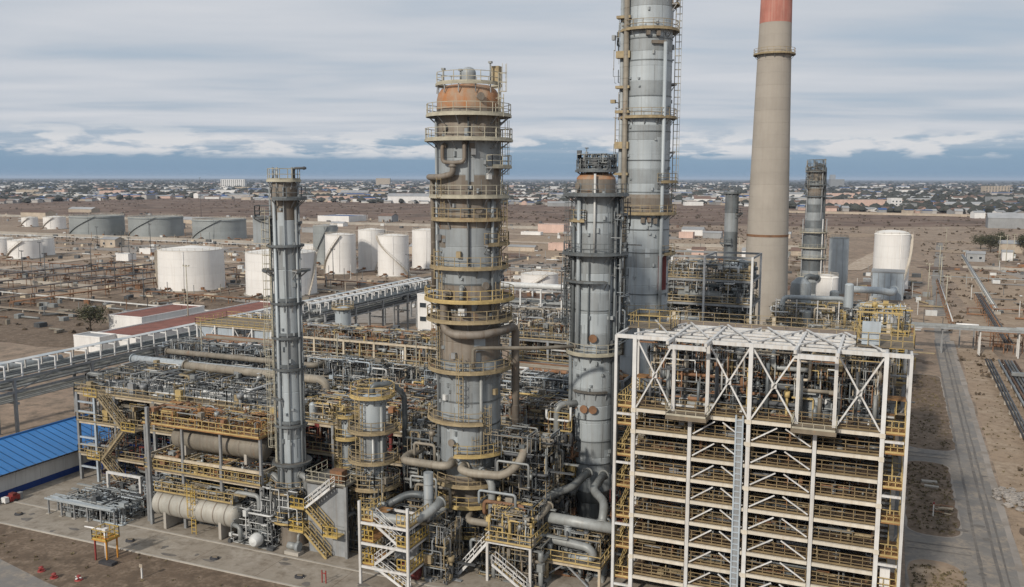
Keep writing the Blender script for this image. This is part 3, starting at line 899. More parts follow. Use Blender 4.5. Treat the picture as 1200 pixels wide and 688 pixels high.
# ------------------------------------------------------------------ columns
def lad(parent, a, r, z0, z1, m='rail_pale'):
    mb = MB()
    x, y = pol(a, r + 0.35)
    t = pol(a + 90, 1)
    ladder(mb, x, y, z0, z1, t, 0.5, pol(a, 1))
    mb.build('ladder', m, parent)

# the broad fractionating column with the rusty dome
mc = thing('fractionating_column', 'broad grey column with rust-orange dome and many ring platforms, centre', 'column', (-40.5, 84, 0))
Rm = 3.25
MB().lathe([(2.75, 0), (2.75, 0.9), (2.5, 0.95), (0.01, 0.95)], 36, smooth=False).build('pedestal', 'concrete', mc)
shell(mc, [(0.95, 1.75, 4.4, 1.75, 'clad'), (4.4, 1.75, 7.6, 1.75, 'clad_warm'), (7.6, 2.3, 8.9, 2.6, 'clad_warm'), (8.9, 2.6, 10.6, Rm, 'clad')], name='skirt_section')
zs = [10.6, 12.4, 14.6, 17.0, 18.9, 21.2, 23.3, 25.4, 27.4, 29.3, 31.2, 33.1, 35.0, 36.9, 38.6, 40.3, 42.0, 43.9, 45.6, 46.9]
mm = ['clad', 'clad', 'clad', 'clad', 'clad', 'clad_warm', 'clad_warm', 'clad_warm', 'clad_warm', 'clad', 'clad', 'clad', 'clad_warm', 'clad_warm', 'clad_warm', 'clad', 'clad', 'clad_warm', 'clad_warm']
shell(mc, [(zs[i], Rm, zs[i + 1], Rm, mm[i]) for i in range(len(zs) - 1)])
MB().lathe([(Rm, 46.9), (Rm, 47.9), (Rm - 0.12, 48.4), (Rm - 0.45, 48.9), (Rm - 1.1, 49.3), (0.01, 49.6)], 44).build('top_dome', 'clad_rust', mc)
for z in (14.5, 17.05, 21.3, 29.3, 36.9): seam(mc, z, Rm, 'clad_dark')
PL = [  # z, outer radius, a0, a1, rail
    (49.45, 3.35, 0, 360, 'rail_pale'), (46.35, 4.35, 0, 360, 'rail_pale'), (43.9, 4.5, -150, 110, 'rail_pale'), (41.2, 4.4, 35, 130, 'rail_pale'),
    (38.2, 4.1, -120, 120, 'rail_pale'), (35.9, 3.9, -130, 130, 'yellow_old'), (33.4, 4.2, 30, 120, 'yellow_old'), (31.0, 4.1, 0, 360, 'yellow_old'),
    (27.7, 4.7, 0, 360, 'yellow'), (25.6, 4.5, -130, 130, 'yellow_old'), (20.4, 4.4, -160, 130, 'yellow_old'), (15.1, 4.5, -130, 20, 'yellow_old'),
    (11.7, 4.4, -20, 150, 'yellow'), (8.3, 4.0, 0, 360, 'yellow_old'), (6.0, 3.8, 0, 360, 'yellow'), (2.6, 3.3, -150, 150, 'yellow')]
for z, ro, a0, a1, rm in PL:
    platform(mc, z, Rm + 0.04 if z > 10 else 1.8, ro, a0, a1, rm, 'grating' if z < 37 else 'grating_grey')
for a, z0, z1 in ((62, 46.4, 49.4), (55, 43.9, 46.4), (70, 38.2, 43.9), (-45, 35.9, 38.2), (65, 31, 35.9), (-52, 27.7, 31), (48, 25.6, 27.7), (-60, 20.4, 25.6), (-12, 15.1, 20.4), (30, 11.7, 15.1), (12, 8.3, 11.7), (40, 2.6, 6.0)):
    lad(mc, a, Rm if z0 > 10 else 2.6, z0, z1 + 1.0, 'yellow_old' if z0 < 37 else 'rail_pale')
MB().lathe([(0.75, 49.5), (0.75, 50.6)] + dome(0.75, 0.6, 50.6), 20).build('vent_cap', 'clad', mc)
for a, h in ((-75, 1.3), (60, 1.9), (85, 1.5), (-15, 1.0)):
    mb = MB(); mb.cyl(pp(a, 2.6, 49.5), pp(a, 2.6, 49.5 + h), 0.09, n=8); mb.box(pp(a, 2.6, 49.6 + h), (0.35, 0.35, 0.2)); mb.build('vent_pipe', 'pipe_grey', mc)
MB().box(pp(80, 2.9, 50.4), (0.8, 0.8, 1.6)).build('lamp_box', 'yellow_old', mc)
for a, z in ((22, 48.0), (25, 45.0), (-42, 45.0), (18, 36.9), (30, 29.2), (-30, 12.8)): manhole(mc, a, Rm, z, 0.34, 'clad_warm')
nozzle_pipe(mc, [pp(-42, Rm, 43.2), pp(-42, Rm + 0.5, 43.2), pp(-42, Rm + 0.5, 41.6), pp(-20, Rm + 0.65, 41.5), pp(-4, Rm + 0.5, 41.6), pp(-4, Rm + 0.5, 43.4), pp(-4, Rm, 43.4)], 0.2, 'clad_warm')
nozzle_pipe(mc, [pp(-22, Rm + 0.6, 41.4), pp(-22, Rm + 0.6, 40.4), pp(-45, Rm + 0.7, 40.1), pp(-80, Rm + 1.0, 40.1), pp(-100, Rm + 0.6, 40.1), pp(-102, Rm + 0.6, 28.5)], 0.3, 'clad_warm')
nozzle_pipe(mc, [pp(-38, Rm, 28.3), pp(-38, Rm + 0.7, 28.3), pp(-38, Rm + 0.7, 24.6), pp(-15, Rm + 1.15, 24.3), pp(20, Rm + 1.15, 24.3), pp(60, Rm + 0.9, 24.5), pp(95, Rm + 1.6, 24.5), pp(97, Rm + 1.7, 4.0)], 0.43, 'clad_warm', 14)
nozzle_pipe(mc, [pp(-10, Rm, 29.0), pp(-10, Rm + 0.5, 29.0), pp(-10, Rm + 0.5, 26.2)], 0.22, 'pipe_grey')
MB().box(pp(-8, Rm + 0.55, 26.6), (0.7, 0.6, 0.7)).build('valve_body', 'pipe_white', mc)
nozzle_pipe(mc, [pp(8, Rm, 20.9), pp(8, Rm + 0.6, 20.9), pp(8, Rm + 0.6, 22.9), pp(30, Rm + 1.0, 22.9), pp(75, Rm + 4.5, 22.6), pp(85, Rm + 8.0, 22.6)], 0.2, 'pipe_beige')
nozzle_pipe(mc, [pp(22, Rm + 0.25, 20.4), pp(22, Rm + 0.25, 10.5)], 0.17, 'pipe_grey', flange=False)
nozzle_pipe(mc, [pp(2, Rm + 0.2, 46), pp(2, Rm + 0.2, 31.2)], 0.09, 'clad_dark', 8, flange=False)
nozzle_pipe(mc, [pp(45, Rm + 0.25, 38), pp(45, Rm + 0.25, 26)], 0.15, 'clad', flange=False)
nozzle_pipe(mc, [pp(-68, Rm + 0.25, 46), pp(-68, Rm + 0.25, 12)], 0.14, 'clad', flange=False)
for a, r0 in ((-50, 0.30), (30, 0.34), (52, 0.26), (-25, 0.22)):
    nozzle_pipe(mc, [pp(a, 1.7, 5.2), pp(a, 2.6, 5.2), pp(a, 2.6, 0.4)], r0, 'pipe_grey')
# thick bent pipes low on the broad column
nozzle_pipe(mc, [(-0.4, -3.0, 10.7), (-0.4, -4.3, 10.6), (-1.2, -4.4, 10.5), (-5.9, -4.1, 10.4), (-6.2, -2.6, 10.5), (-4.6, 2.5, 10.9)], 0.42, 'pipe_beige', 14)
nozzle_pipe(mc, [(0.9, -2.9, 10.4), (0.9, -4.3, 10.4), (2.0, -4.5, 10.2), (5.8, -4.2, 10.3), (7.0, -3.0, 11.4), (7.0, -1.6, 12.6), (7.0, 2.0, 12.8)], 0.42, 'pipe_beige', 14)
nozzle_pipe(mc, [(1.2, -1.5, 5.3), (2.0, -4.9, 5.3), (8.0, -4.9, 5.4), (9.4, -3.8, 6.4), (9.8, -1.5, 7.0)], 0.36, 'pipe_beige', 14)
nozzle_pipe(mc, [(-0.8, -1.5, 5.6), (-1.6, -3.8, 5.4), (-2.2, -4.6, 5.2), (-2.2, -4.6, 1.6), (-4.6, -4.9, 1.5)], 0.42, 'pipe_grey', 14)
nozzle_pipe(mc, [(2.6, -3.2, 10.2), (4.2, -3.6, 9.4), (4.2, -3.6, 0.4)], 0.4, 'pipe_grey', 12)
for i, (x, y, z, L, r_) in enumerate(((-4.8, -4.4, 9.0, 3.0, 0.12), (-4.4, -4.0, 8.0, 4.0, 0.16), (3.2, -4.6, 8.6, 4.0, 0.14), (3.6, -4.2, 7.4, 4.4, 0.2), (4.8, -3.6, 11.6, 3.4, 0.12), (-5.0, -3.2, 12.2, 2.4, 0.16), (2.4, -4.9, 3.4, 3.6, 0.18), (-4.6, -4.6, 3.6, 2.4, 0.2))):
    nozzle_pipe(mc, [(x, y + 2.5, z - 1.4), (x, y, z - 1.4), (x, y, z), (x + L, y, z), (x + L, y + 0.1, z - 2.6)], r_, ['pipe_grey', 'pipe_beige', 'clad', 'pipe_rust'][i % 4], 9)
clutter(mc, 'small_piping', 2.5, 9.5, -2.0, 3.0, 2.0, 14.0, 110, 23, ['pipe_grey', 'pipe_dark', 'pipe_beige', 'yellow_old', 'clad_dark'], 0.05, 0.2, 0.5, 0.4, 0.1)
clutter(mc, 'small_piping', -7.0, -2.8, -2.0, 3.0, 2.0, 13.0, 90, 24, ['pipe_grey', 'pipe_dark', 'pipe_beige', 'yellow_old', 'clad_dark'], 0.05, 0.2, 0.5, 0.4, 0.1)
clutter(mc, 'small_piping', -4.6, 5.2, -3.0, 2.5, 0.2, 5.0, 80, 21, ['pipe_grey', 'pipe_beige', 'yellow_old', 'pipe_dark', 'steel_cream'], 0.04, 0.16, 0.45, 0.4)

patches(mc, Rm, 25, 46, 30, 201, ('clad', 'clad_warm', 'clad_warm', 'clad'))
patches(mc, Rm, 12, 25, 14, 211, ('clad', 'clad', 'clad_bright'))
for k, (a, z) in enumerate(((-60, 34), (-15, 32.4), (38, 40.2), (-25, 22), (52, 18), (-44, 17.5), (10, 42.6))):
    box_part('instrument_box', (0.45, 0.35, 0.6), ['steel_grey', 'yellow_old', 'pipe_white'][k % 3], mc, pp(a, Rm + 0.25, z), R(a + 23))
# the slim column on the left
sc = thing('slim_column', 'slim tall grey column with box-shaped side platform, leftmost column', 'column', (-59.2, 78, 0))
shell(sc, [(0.1, 1.65, 2.9, 1.5, 'clad_warm'), (2.9, 1.45, 6.4, 1.4, 'clad'), (6.4, 1.36, 9.4, 1.36, 'clad')], 36, 'skirt_section')
zs = [9.4, 12.0, 13.9, 17.2, 20.1, 23.5, 27.2, 30.4, 33.0, 35.6, 37.9, 39.2]
shell(sc, [(zs[i], 1.34 - 0.0 * i, zs[i + 1], 1.34, ['clad_bright', 'clad', 'clad_bright'][i % 3] if i < 9 else 'clad_warm') for i in range(len(zs) - 1)], 36)
MB().lathe(dome(1.34, 0.7, 39.2), 36).build('top_dome', 'clad_warm', sc)
for z in (13.9, 20.1, 23.5, 27.2): seam(sc, z, 1.34, 'clad_dark', 0.3, 0.2)
for z, ro, a0, a1, rm in ((39.8, 1.75, 0, 360, 'rail_pale'), (37.9, 2.3, -20, 140, 'clad_dark'), (30.4, 2.5, 40, 110, 'clad_dark'), (30.4, 2.5, -110, -40, 'clad_dark'), (33.0, 1.9, 0, 360, 'clad_dark'), (9.4, 2.1, 0, 360, 'clad_dark'), (6.4, 2.5, 0, 360, 'yellow_old'), (3.1, 2.6, -90, 160, 'yellow')):
    platform(sc, z, 1.36, ro, a0, a1, rm, 'grating_grey', rail=z not in (33.0, 9.4, 30.4), h=1.15)
box_part('side_box', (1.7, 1.7, 2.8), 'clad', sc, pp(-88, 2.3, 34.6), R(23))
platform(sc, 35.98, 1.36, 3.2, -110, -60, 'clad_dark', 'grating_grey')
for a in (-100, -20, 60, 130):
    mb = MB(); mb.cyl(pp(a, 1.2, 39.4), pp(a, 1.2, 41.1), 0.1, n=8); mb.build('vent_pipe', 'pipe_grey', sc)
nozzle_pipe(sc, [pp(75, 1.2, 39.5), pp(75, 1.2, 41.0), pp(75, 2.6, 41.0)], 0.13, 'pipe_dark')
nozzle_pipe(sc, [pp(-30, 1.55, 38), pp(-30, 1.55, 7)], 0.16, 'clad_bright', flange=False)
nozzle_pipe(sc, [pp(60, 1.55, 37), pp(60, 1.55, 7)], 0.13, 'clad', flange=False)
lad(sc, -62, 1.34, 9, 36, 'rail_pale')
nozzle_pipe(sc, [pp(50, 1.3, 8.0), pp(50, 2.4, 8.0), pp(50, 2.4, 3.2)], 0.35, 'pipe_grey')
clutter(sc, 'small_piping', -2.4, 2.4, -2.6, 1.5, 3.2, 6.8, 60, 22, ['pipe_grey', 'pipe_dark', 'pipe_white'], 0.04, 0.13, 0.4, 0.3)

patches(sc, 1.34, 10, 38, 26, 202, ('clad', 'clad_bright', 'clad_bright'))
for z, a0, a1 in ((35.4, 60, 140), (26.9, -100, 100), (23.2, -90, 60), (19.8, -60, 110), (16.6, -100, -20), (13.6, -100, 100)): platform(sc, z, 1.36, 1.75, a0, a1, 'clad_dark', 'grating_grey', rail=False)
for a, r_ in ((-78, 0.09), (10, 0.07), (85, 0.1)): nozzle_pipe(sc, [pp(a, 1.5, 39), pp(a, 1.5, 6)], r_, 'clad', 8, flange=False)
# the stout column right of the broad one
s2 = thing('stout_column', 'stout grey column with railed crown, between broad column and white structure', 'column', (-30.3, 95, 0))
shell(s2, [(0.1, 1.7, 3.4, 1.7, 'clad'), (3.4, 1.75, 5.0, 2.3, 'clad')], name='skirt_section')
shell(s2, split(5.0, 20.8, 2.36, 2.36, 8, ['clad_bright', 'clad_bright', 'clad']) + split(20.8, 31.9, 2.36, 2.36, 5, ['clad', 'clad_bright']) + split(31.9, 38.4, 2.3, 2.25, 3, ['clad', 'clad_bright']) + [(38.4, 2.15, 39.9, 2.15, 'clad_warm')])
MB().lathe(dome(2.15, 0.9, 39.9), 40).build('top_dome', 'clad_rust', s2)
for z in (13.3, 25.6, 8.2, 10.8, 35.3): seam(s2, z, 2.36 if z < 30 else 2.3, 'clad_dark', 0.12, 0.05)
for z, ro, a0, a1, rm in ((40.9, 2.3, 0, 360, 'clad_dark'), (38.3, 3.6, -120, 120, 'clad_dark'), (36.2, 3.4, 50, 120, 'clad_dark'), (35.5, 2.9, -95, -30, 'yellow_old'), (31.9, 3.6, -130, 80, 'clad_dark'), (28.9, 3.3, -130, 20, 'clad_dark'), (20.8, 3.1, 0, 360, 'rail_pale'), (16.6, 2.7, -60, 30, 'grating_grey')):
    platform(s2, z, 2.38 if z < 39 else 1.0, ro, a0, a1, rm, 'grating_grey', rail=z not in (28.9, 16.6, 36.2))
for a in (-95, -60, -10, 40, 90, 150):
    mb = MB(); mb.cyl(pp(a, 1.6, 40.3), pp(a, 1.6, 42.3), 0.11, n=8); mb.box(pp(a, 1.5, 41.8), (0.5, 0.5, 0.6)); mb.build('vent_pipe', 'pipe_dark', s2)
nozzle_pipe(s2, [pp(-8, 2.5, 40.5), pp(-8, 2.5, 32.0)], 0.13, 'pipe_white', flange=False)
nozzle_pipe(s2, [pp(-48, 2.65, 38.0), pp(-48, 2.65, 21.5)], 0.22, 'clad_bright', flange=False)
nozzle_pipe(s2, [pp(70, 2.75, 38.0), pp(70, 2.75, 6.0)], 0.26, 'clad_dark', flange=False)
nozzle_pipe(s2, [pp(35, 2.55, 31.0), pp(35, 2.55, 21)], 0.1, 'clad_dark', flange=False)
lad(s2, -78, 2.36, 20.8, 38.3, 'clad_dark')
for a, z in ((-8, 22.6), (-28, 14.6), (-6, 14.6)): manhole(s2, a, 2.3, z, 0.4)
for a, z in ((-12, 39.0), (-60, 39.2)): manhole(s2, a, 2.1, z, 0.35, 'clad_warm')

patches(s2, 2.36, 6, 31, 26, 203, ('clad', 'clad_bright', 'clad_bright'))
patches(s2, 2.29, 32, 38, 8, 204)
for a, r_, z0, z1 in ((-70, 0.16, 36, 21), (52, 0.18, 38, 8), (88, 0.3, 34, 5), (-88, 0.2, 30, 9), (-20, 0.08, 31, 22)): nozzle_pipe(s2, [pp(a, 2.62, z0), pp(a, 2.62, z1)], r_, 'clad_dark' if r_ < 0.2 else 'clad', 10, flange=False)
clutter(s2, 'crown_piping', -1.7, 1.7, -1.7, 1.7, 41.0, 42.6, 26, 205, ['pipe_dark', 'clad_dark', 'pipe_grey'], 0.05, 0.12, 0.5, 0.5, 0.5)
clutter(s2, 'side_piping', 2.2, 3.4, -1.5, 2.0, 22, 38, 30, 206, ['pipe_dark', 'clad_dark', 'clad'], 0.05, 0.14, 0.6, 0.3, 0.1, 2)
clutter(s2, 'side_piping', -3.4, -2.2, -1.5, 1.0, 24, 32, 24, 207, ['pipe_dark', 'clad_dark', 'clad'], 0.05, 0.14, 0.6, 0.3, 0.1, 2)
# the tallest column
tc_ = thing('tall_column', 'tallest silver column with vertical riser pipes, cut by the top edge', 'column', (-31.2, 120, 0))
shell(tc_, [(0.1, 3.3, 6, 3.3, 'clad')], name='skirt_section')
shell(tc_, split(6, 35.5, 3.25, 3.25, 12, ['clad_bright', 'clad', 'clad_bright', 'clad_bright']) + split(35.5, 68, 3.12, 3.12, 17, ['clad_bright', 'clad_bright', 'clad']))
MB().lathe(dome(3.12, 1.4, 68), 44).build('top_dome', 'clad', tc_)
for z in (24.5, 30.1, 33.2, 38.2, 42.4, 46.2, 50.8, 55.4, 58.2): seam(tc_, z, 3.24 if z < 35.5 else 3.12, 'clad_dark', 0.14, 0.06)
MB().lathe([(3.3, 35.5), (3.45, 35.5), (3.45, 37.4), (3.14, 37.9)], 44).build('insulation_skirt', 'clad_warm', tc_)
for z, ro, a0, a1, rm in ((59.4, 3.95, 0, 360, 'yellow_old'), (48.1, 3.9, 0, 360, 'yellow_old'), (62.8, 3.9, 60, 140, 'yellow_old'), (39.6, 4.2, 20, 120, 'yellow_old'), (35.4, 4.2, 0, 360, 'yellow_old'), (30.0, 4.2, 30, 130, 'yellow_old'), (52.6, 3.8, 75, 115, 'clad_dark'), (43.6, 3.8, 75, 115, 'clad_dark'), (66.5, 3.9, 0, 360, 'yellow_old')):
    platform(tc_, z, 3.2 if z < 35 else 3.14, ro, a0, a1, rm, 'grating', rail=z not in (52.6, 43.6))
platform(tc_, 22.0, 3.3, 4.1, -60, 90, 'yellow_old')
for a, r_, m in ((-80, 0.34, 'clad'), (-62, 0.36, 'pipe_beige'), (28, 0.24, 'clad_bright')):
    nozzle_pipe(tc_, [pp(a, 3.62, 66 if a < 0 else 57.6), pp(a, 3.62, 16)], r_, m, flange=False)
for z in (56.2, 44.4, 52.0, 48.8, 40.6, 61.0):
    MB().box(pp(-70, 3.7, z), (1.9, 1.0, 0.35 if z not in (56.2, 44.4) else 0.9), R(0)).build('pipe_clamp', 'yellow_old', tc_)
for a, z in ((-10, 58.8), (12, 58.7), (0, 34.6), (14, 34.4), (-14, 34.5)):
    MB().box(pp(a, 3.45, z), (0.5, 0.5, 0.7), R(20)).build('junction_box', 'clad_warm', tc_)
box_part('lifting_lug', (1.9, 0.3, 0.4), 'clad_warm', tc_, pp(14, 3.3, 57.6), R(37))
box_part('door_panel', (1.3, 0.3, 4.6), 'pipe_red', tc_, pp(38, 3.3, 27.4), R(61))
lad(tc_, 84, 3.15, 36, 66, 'rail_pale')
nozzle_pipe(tc_, [pp(30, 3.4, 22), pp(30, 3.4, 35)], 0.2, 'clad_bright', flange=False)

patches(tc_, 3.25, 16, 35, 18, 208, ('clad', 'clad_bright', 'clad'))
patches(tc_, 3.12, 38, 64, 18, 209, ('clad', 'clad_bright', 'clad'))
clutter(tc_, 'side_piping', -4.2, -3.1, -2.2, 0.5, 16, 62, 40, 210, ['pipe_beige', 'clad_dark', 'yellow_old', 'clad'], 0.05, 0.13, 0.7, 0.3, 0.1, 1)
# concrete chimney
ch = thing('chimney', 'tapering beige concrete chimney with red painted top and ring gallery', 'chimney', (-24.9, 200, 0))
rz = lambda z: 5.0 - 1.9 * min(1, z / 80)
cuts = [72.3 * i / 28 for i in range(29)]
shell(ch, [(cuts[i], rz(cuts[i]), cuts[i + 1], rz(cuts[i + 1]), 'chimney_concrete') for i in range(28)], 48, 'concrete_lift')
MB().lathe([(rz(72.3), 72.3), (rz(82), 82), (rz(82) - 0.4, 82), (rz(82) - 0.4, 78)], 48).build('painted_band', 'chimney_red', ch)
platform(ch, 66.0, rz(66) + 0.02, rz(66) + 0.85, 0, 360, 'yellow_old', 'grating')
MB().lathe([(rz(28) + 0.02, 27.7), (rz(28) + 0.06, 27.7), (rz(28) + 0.06, 28.2), (rz(28) + 0.02, 28.2)], 48).build('iron_hoop', 'pipe_rust', ch)
lad(ch, 165, rz(30), 2, 70, 'clad_dark')

# ------------------------------------------------------------------ smaller columns and vessels of the unit
def small_column(name, label, loc, r, secs, plats, group=None, top=None, lad_a=None, pipes=(), n=28):
    t = thing(name, label, 'column', loc, group)
    shell(t, secs, n)
    zt, rt = secs[-1][2], secs[-1][3]
    MB().lathe(dome(rt, rt * 0.45, zt), n).build('top_dome', top or secs[-1][4], t)
    for z, ro, a0, a1, rm in plats: platform(t, z, r + 0.03, ro, a0, a1, rm, 'grating')
    if lad_a is not None: lad(t, lad_a, r, 1.0, zt, 'yellow_old')
    for a, z0, z1, pr, m in pipes: nozzle_pipe(t, [pp(a, r + 0.3, z0), pp(a, r + 0.3, z1)], pr, m, flange=False)
    return t
c3 = small_column('stub_column', 'short stout grey column with yellow ring platforms left of broad column', (-50.4, 80.5, 0), 1.45,
    [(0.1, 1.15, 3.4, 1.15, 'clad_bright'), (3.4, 1.2, 5.4, 1.45, 'clad')] + split(5.4, 16.4, 1.45, 1.45, 5, ['clad', 'clad_bright', 'clad']),
    [(17.1, 2.4, 0, 360, 'yellow'), (13.4, 2.7, -120, 130, 'yellow_old'), (10.1, 2.7, -110, 120, 'yellow_old'), (7.3, 2.9, 0, 360, 'yellow_old'), (5.2, 2.5, -150, 100, 'yellow')], lad_a=-35,
    pipes=((40, 3, 16, 0.16, 'pipe_grey'), (8, 8, 13, 0.1, 'pipe_white')))
nozzle_pipe(c3, [(0, 0, 16.9), (0, 0, 18.0), (1.4, 1.6, 18.0), (2.2, 3.0, 16.5), (2.2, 3.0, 2)], 0.3, 'clad_dark')
clutter(c3, 'small_piping', -2.2, 2.4, -2.4, 1.2, 0.2, 9, 90, 31, ['pipe_grey', 'yellow_old', 'pipe_beige', 'pipe_dark'], 0.04, 0.14, 0.5, 0.3)
c4 = small_column('pencil_column', 'narrow pale column with rusty orange platforms, behind the grey stair wall', (-55.9, 84, 0), 0.68,
    split(0.1, 13.0, 0.68, 0.68, 5, ['clad_bright', 'clad']), [(13.4, 1.45, 0, 360, 'yellow'), (10.9, 1.7, -140, 140, 'yellow'), (7.5, 1.6, -140, 140, 'yellow'), (4.6, 1.7, -140, 140, 'yellow')], lad_a=-50)
small_column('pale_drum_column', 'pale cylindrical column rising behind the pipe rack, left of centre', (-100.4, 150, 0), 1.6, split(0.1, 13.8, 1.6, 1.6, 4, ['clad_bright']), [(14.3, 2.2, 0, 360, 'yellow_old')])
fr = thing('scaffolded_column', 'dark column in a steel frame right of the concrete chimney', 'column', (-23.2, 300, 0))
shell(fr, split(0.1, 22, 3.3, 3.3, 6, ['clad', 'clad_dark']) + split(22, 32, 2.9, 2.7, 4, ['clad', 'clad_dark']) + split(32, 42, 2.5, 2.4, 4, ['clad', 'clad_warm']), 32)
MB().lathe(dome(2.4, 1.0, 42), 32).build('top_dome', 'clad_warm', fr)
for z, ro in ((42.3, 3.2), (38.2, 3.4), (34.6, 3.2), (23.3, 4.3), (18.4, 4.4), (15.1, 4.4), (9.2, 4.4)): platform(fr, z, 2.3 if z > 30 else 3.0, ro, 0, 360, 'rail_pale' if z < 30 else 'clad_dark')
for a in (-75, 25, 75, 150):
    for z0, z1, rr in ((0.1, 27.5, 3.9), (27.5, 43.5, 2.9)): beam_part('post', pp(a, rr, z0), pp(a, rr, z1), 0.28, 0.28, 'steel_white' if z0 < 1 and a == 25 else 'steel_grey', fr)
nozzle_pipe(fr, [pp(-20, 0.5, 42), pp(-20, 0.5, 44.2), pp(60, 1.6, 44.6), pp(70, 2.8, 43.6), pp(70, 2.9, 10)], 0.42, 'clad_dark')
clutter(fr, 'small_piping', -2.8, 2.8, -3.0, 2.0, 37, 46, 70, 41, ['pipe_dark', 'clad_dark', 'pipe_beige'], 0.06, 0.16, 0.5, 0.4, 0.1)
fl = small_column('dark_slim_column', 'dark slim column behind frames, left of the concrete chimney', (-32.7, 200, 0), 1.45, split(0.1, 36.6, 1.45, 1.45, 9, ['clad_dark', 'clad', 'clad_dark']), [(37.0, 1.9, 0, 360, 'clad_dark'), (32.5, 2.4, 20, 110, 'clad_dark'), (26, 2.3, -110, -10, 'clad_dark')])

# ------------------------------------------------------------------ open frames: decks on posts, each post and beam a piece
def frame(t, x0, x1, y0, y1, zs, bx, by, pm, bm, pw=0.32, bw=0.3, deck=None, rail=None, skip_rear=False, xr=0):
    """posts on a grid, beams at each level, optional deck and rail; coordinates in the parent's frame"""
    nx = max(1, int(round((x1 - x0) / bx))); ny = max(1, int(round((y1 - y0) / by)))
    X = [x0 + (x1 - x0) * i / nx for i in range(nx + 1)]
    Y = [y0 + (y1 - y0) * i / ny for i in range(ny + 1)]
    zt = max(zs)
    for x in X:
        for y in Y: box_part('post', (pw, pw, zt), pm, t, (x, y, zt / 2))
    for z in zs:
        for y in Y: box_part('beam', (x1 - x0 - 0.004, bw * 0.8, bw), bm, t, ((x0 + x1) / 2, y, z - bw / 2))
        for x in X: box_part('beam', (bw * 0.7, y1 - y0 - 0.004, bw * 0.9), bm, t, (x, (y0 + y1) / 2, z - bw / 2 - 0.02))
        if deck: box_part('deck', (x1 - x0 + 0.5, y1 - y0 + 0.5, 0.06), deck, t, ((x0 + x1) / 2, (y0 + y1) / 2, z + 0.035))
        if rail:
            mb = MB()
            a, b, c, d = x0 - 0.2, x1 + 0.2, y0 - 0.2, y1 + 0.2
            rail_line(mb, (a, c, z + 0.06), (b, c, z + 0.06), 1.1, 1.2, 0.065)
            rail_line(mb, (a, c, z + 0.06), (a, d, z + 0.06), 1.1, 1.2, 0.065)
            rail_line(mb, (b, c, z + 0.06), (b, d, z + 0.06), 1.1, 1.2, 0.065)
            if not skip_rear: rail_line(mb, (a, d, z + 0.06), (b, d, z + 0.06), 1.1, 1.2, 0.065)
            mb.build('railing', rail, t)
    for k in range(xr):
        a, b = X[k * 2 % nx], X[k * 2 % nx + 1]
        beam_part('brace', (a, y0 - 0.02, zs[0]), (b, y0 - 0.02, zs[-1] - 0.3), 0.14, 0.14, pm, t)
        beam_part('brace', (a, y0 + 0.12, zs[-1] - 0.3), (b, y0 + 0.12, zs[0]), 0.14, 0.14, pm, t)
def rack_pipes(t, axis, a0, a1, lanes, z, seed, rr=(0.1, 0.34), mats=None, jig=0.6):
    """long pipes lying on a rack level, each a part; some step up over a loop"""
    rnd = random.Random(seed)
    mats = mats or ['pipe_grey', 'pipe_grey', 'pipe_beige', 'pipe_rust', 'pipe_white', 'pipe_dark', 'clad_dark']
    for l in lanes:
        r = rnd.uniform(*rr)
        s, e = a0 + rnd.random() * jig * 3, a1 - rnd.random() * jig * 3
        zz = z + r
        pts = [(s, zz)]
        if rnd.random() < 0.35:
            k = rnd.uniform(s + 0.2 * (e - s), s + 0.7 * (e - s))
            up = rnd.uniform(0.6, 1.5)
            pts += [(k, zz), (k, zz + up), (k + rnd.uniform(1.5, 4), zz + up)]
            pts += [(pts[-1][0], zz)]
        pts.append((e, zz))
        P = [((p, l, q) if axis == 'x' else (l, p, q)) for p, q in pts]
        if rnd.random() < 0.5: P.append((P[-1][0], P[-1][1], max(0.3, P[-1][2] - rnd.uniform(1, 5))))
        MB().pipe(P, r, 9).build('pipe', rnd.choice(mats), t)

# left process frame with stairs and drums
la = thing('process_frame', 'yellow-railed steel frame with zigzag stair beside the blue-roofed shed', 'structure', (-98, 84, 0))
frame(la, 0, 33, 0, 11, (3.7, 8.1, 12.0), 6.6, 5.5, 'steel_grey', 'steel_cream', deck='grating', rail='yellow_old', pw=0.36)
for z in (1.9, 4.9, 5.9, 9.4, 10.7): box_part('rung_beam', (2.9, 0.2, 0.22), 'steel_blue', la, (1.55, -0.05, z))
box_part('post', (0.32, 0.32, 12.1), 'steel_blue', la, (3.1, -0.05, 6.05))
for k, (x0, z0, x1, z1) in enumerate(((9.5, 0.1, 5.5, 3.7), (5.5, 3.8, 9.5, 8.1), (9.5, 8.15, 5.5, 12.0))):
    stair(la, (x0, -1.2, z0), (x1, -1.2, z1), 0.9, 'yellow_old', 'grating', (0, 1))
for x, z in ((4.4, 3.75), (10.6, 8.15), (4.4, 12.05)):
    box_part('landing', (2.2, 1.6, 0.1), 'grating', la, (x, -1.05, z))
    mb = MB(); rail_line(mb, (x - 1.1, -1.85, z + 0.05), (x + 1.1, -1.85, z + 0.05), 1.1, 0.7, 0.065); mb.build('railing', 'yellow_bright', la)
clutter(la, 'small_piping', 0.5, 33, 0.5, 10.5, 0.2, 3.6, 170, 51, ['pipe_dark', 'pipe_grey', 'clad_dark', 'pipe_rust', 'blue_trim', 'steel_grey'], 0.06, 0.3, 0.45, 0.5)
clutter(la, 'small_piping', 0.5, 33, 0.5, 10.5, 3.9, 7.6, 200, 52, ['pipe_dark', 'pipe_grey', 'clad_dark', 'pipe_rust', 'blue_trim', 'steel_grey', 'pipe_red'], 0.06, 0.26, 0.45, 0.5)
clutter(la, 'small_piping', 0.5, 33, 0.5, 10.5, 8.3, 11.6, 200, 53, PAL, 0.06, 0.26, 0.45, 0.5)
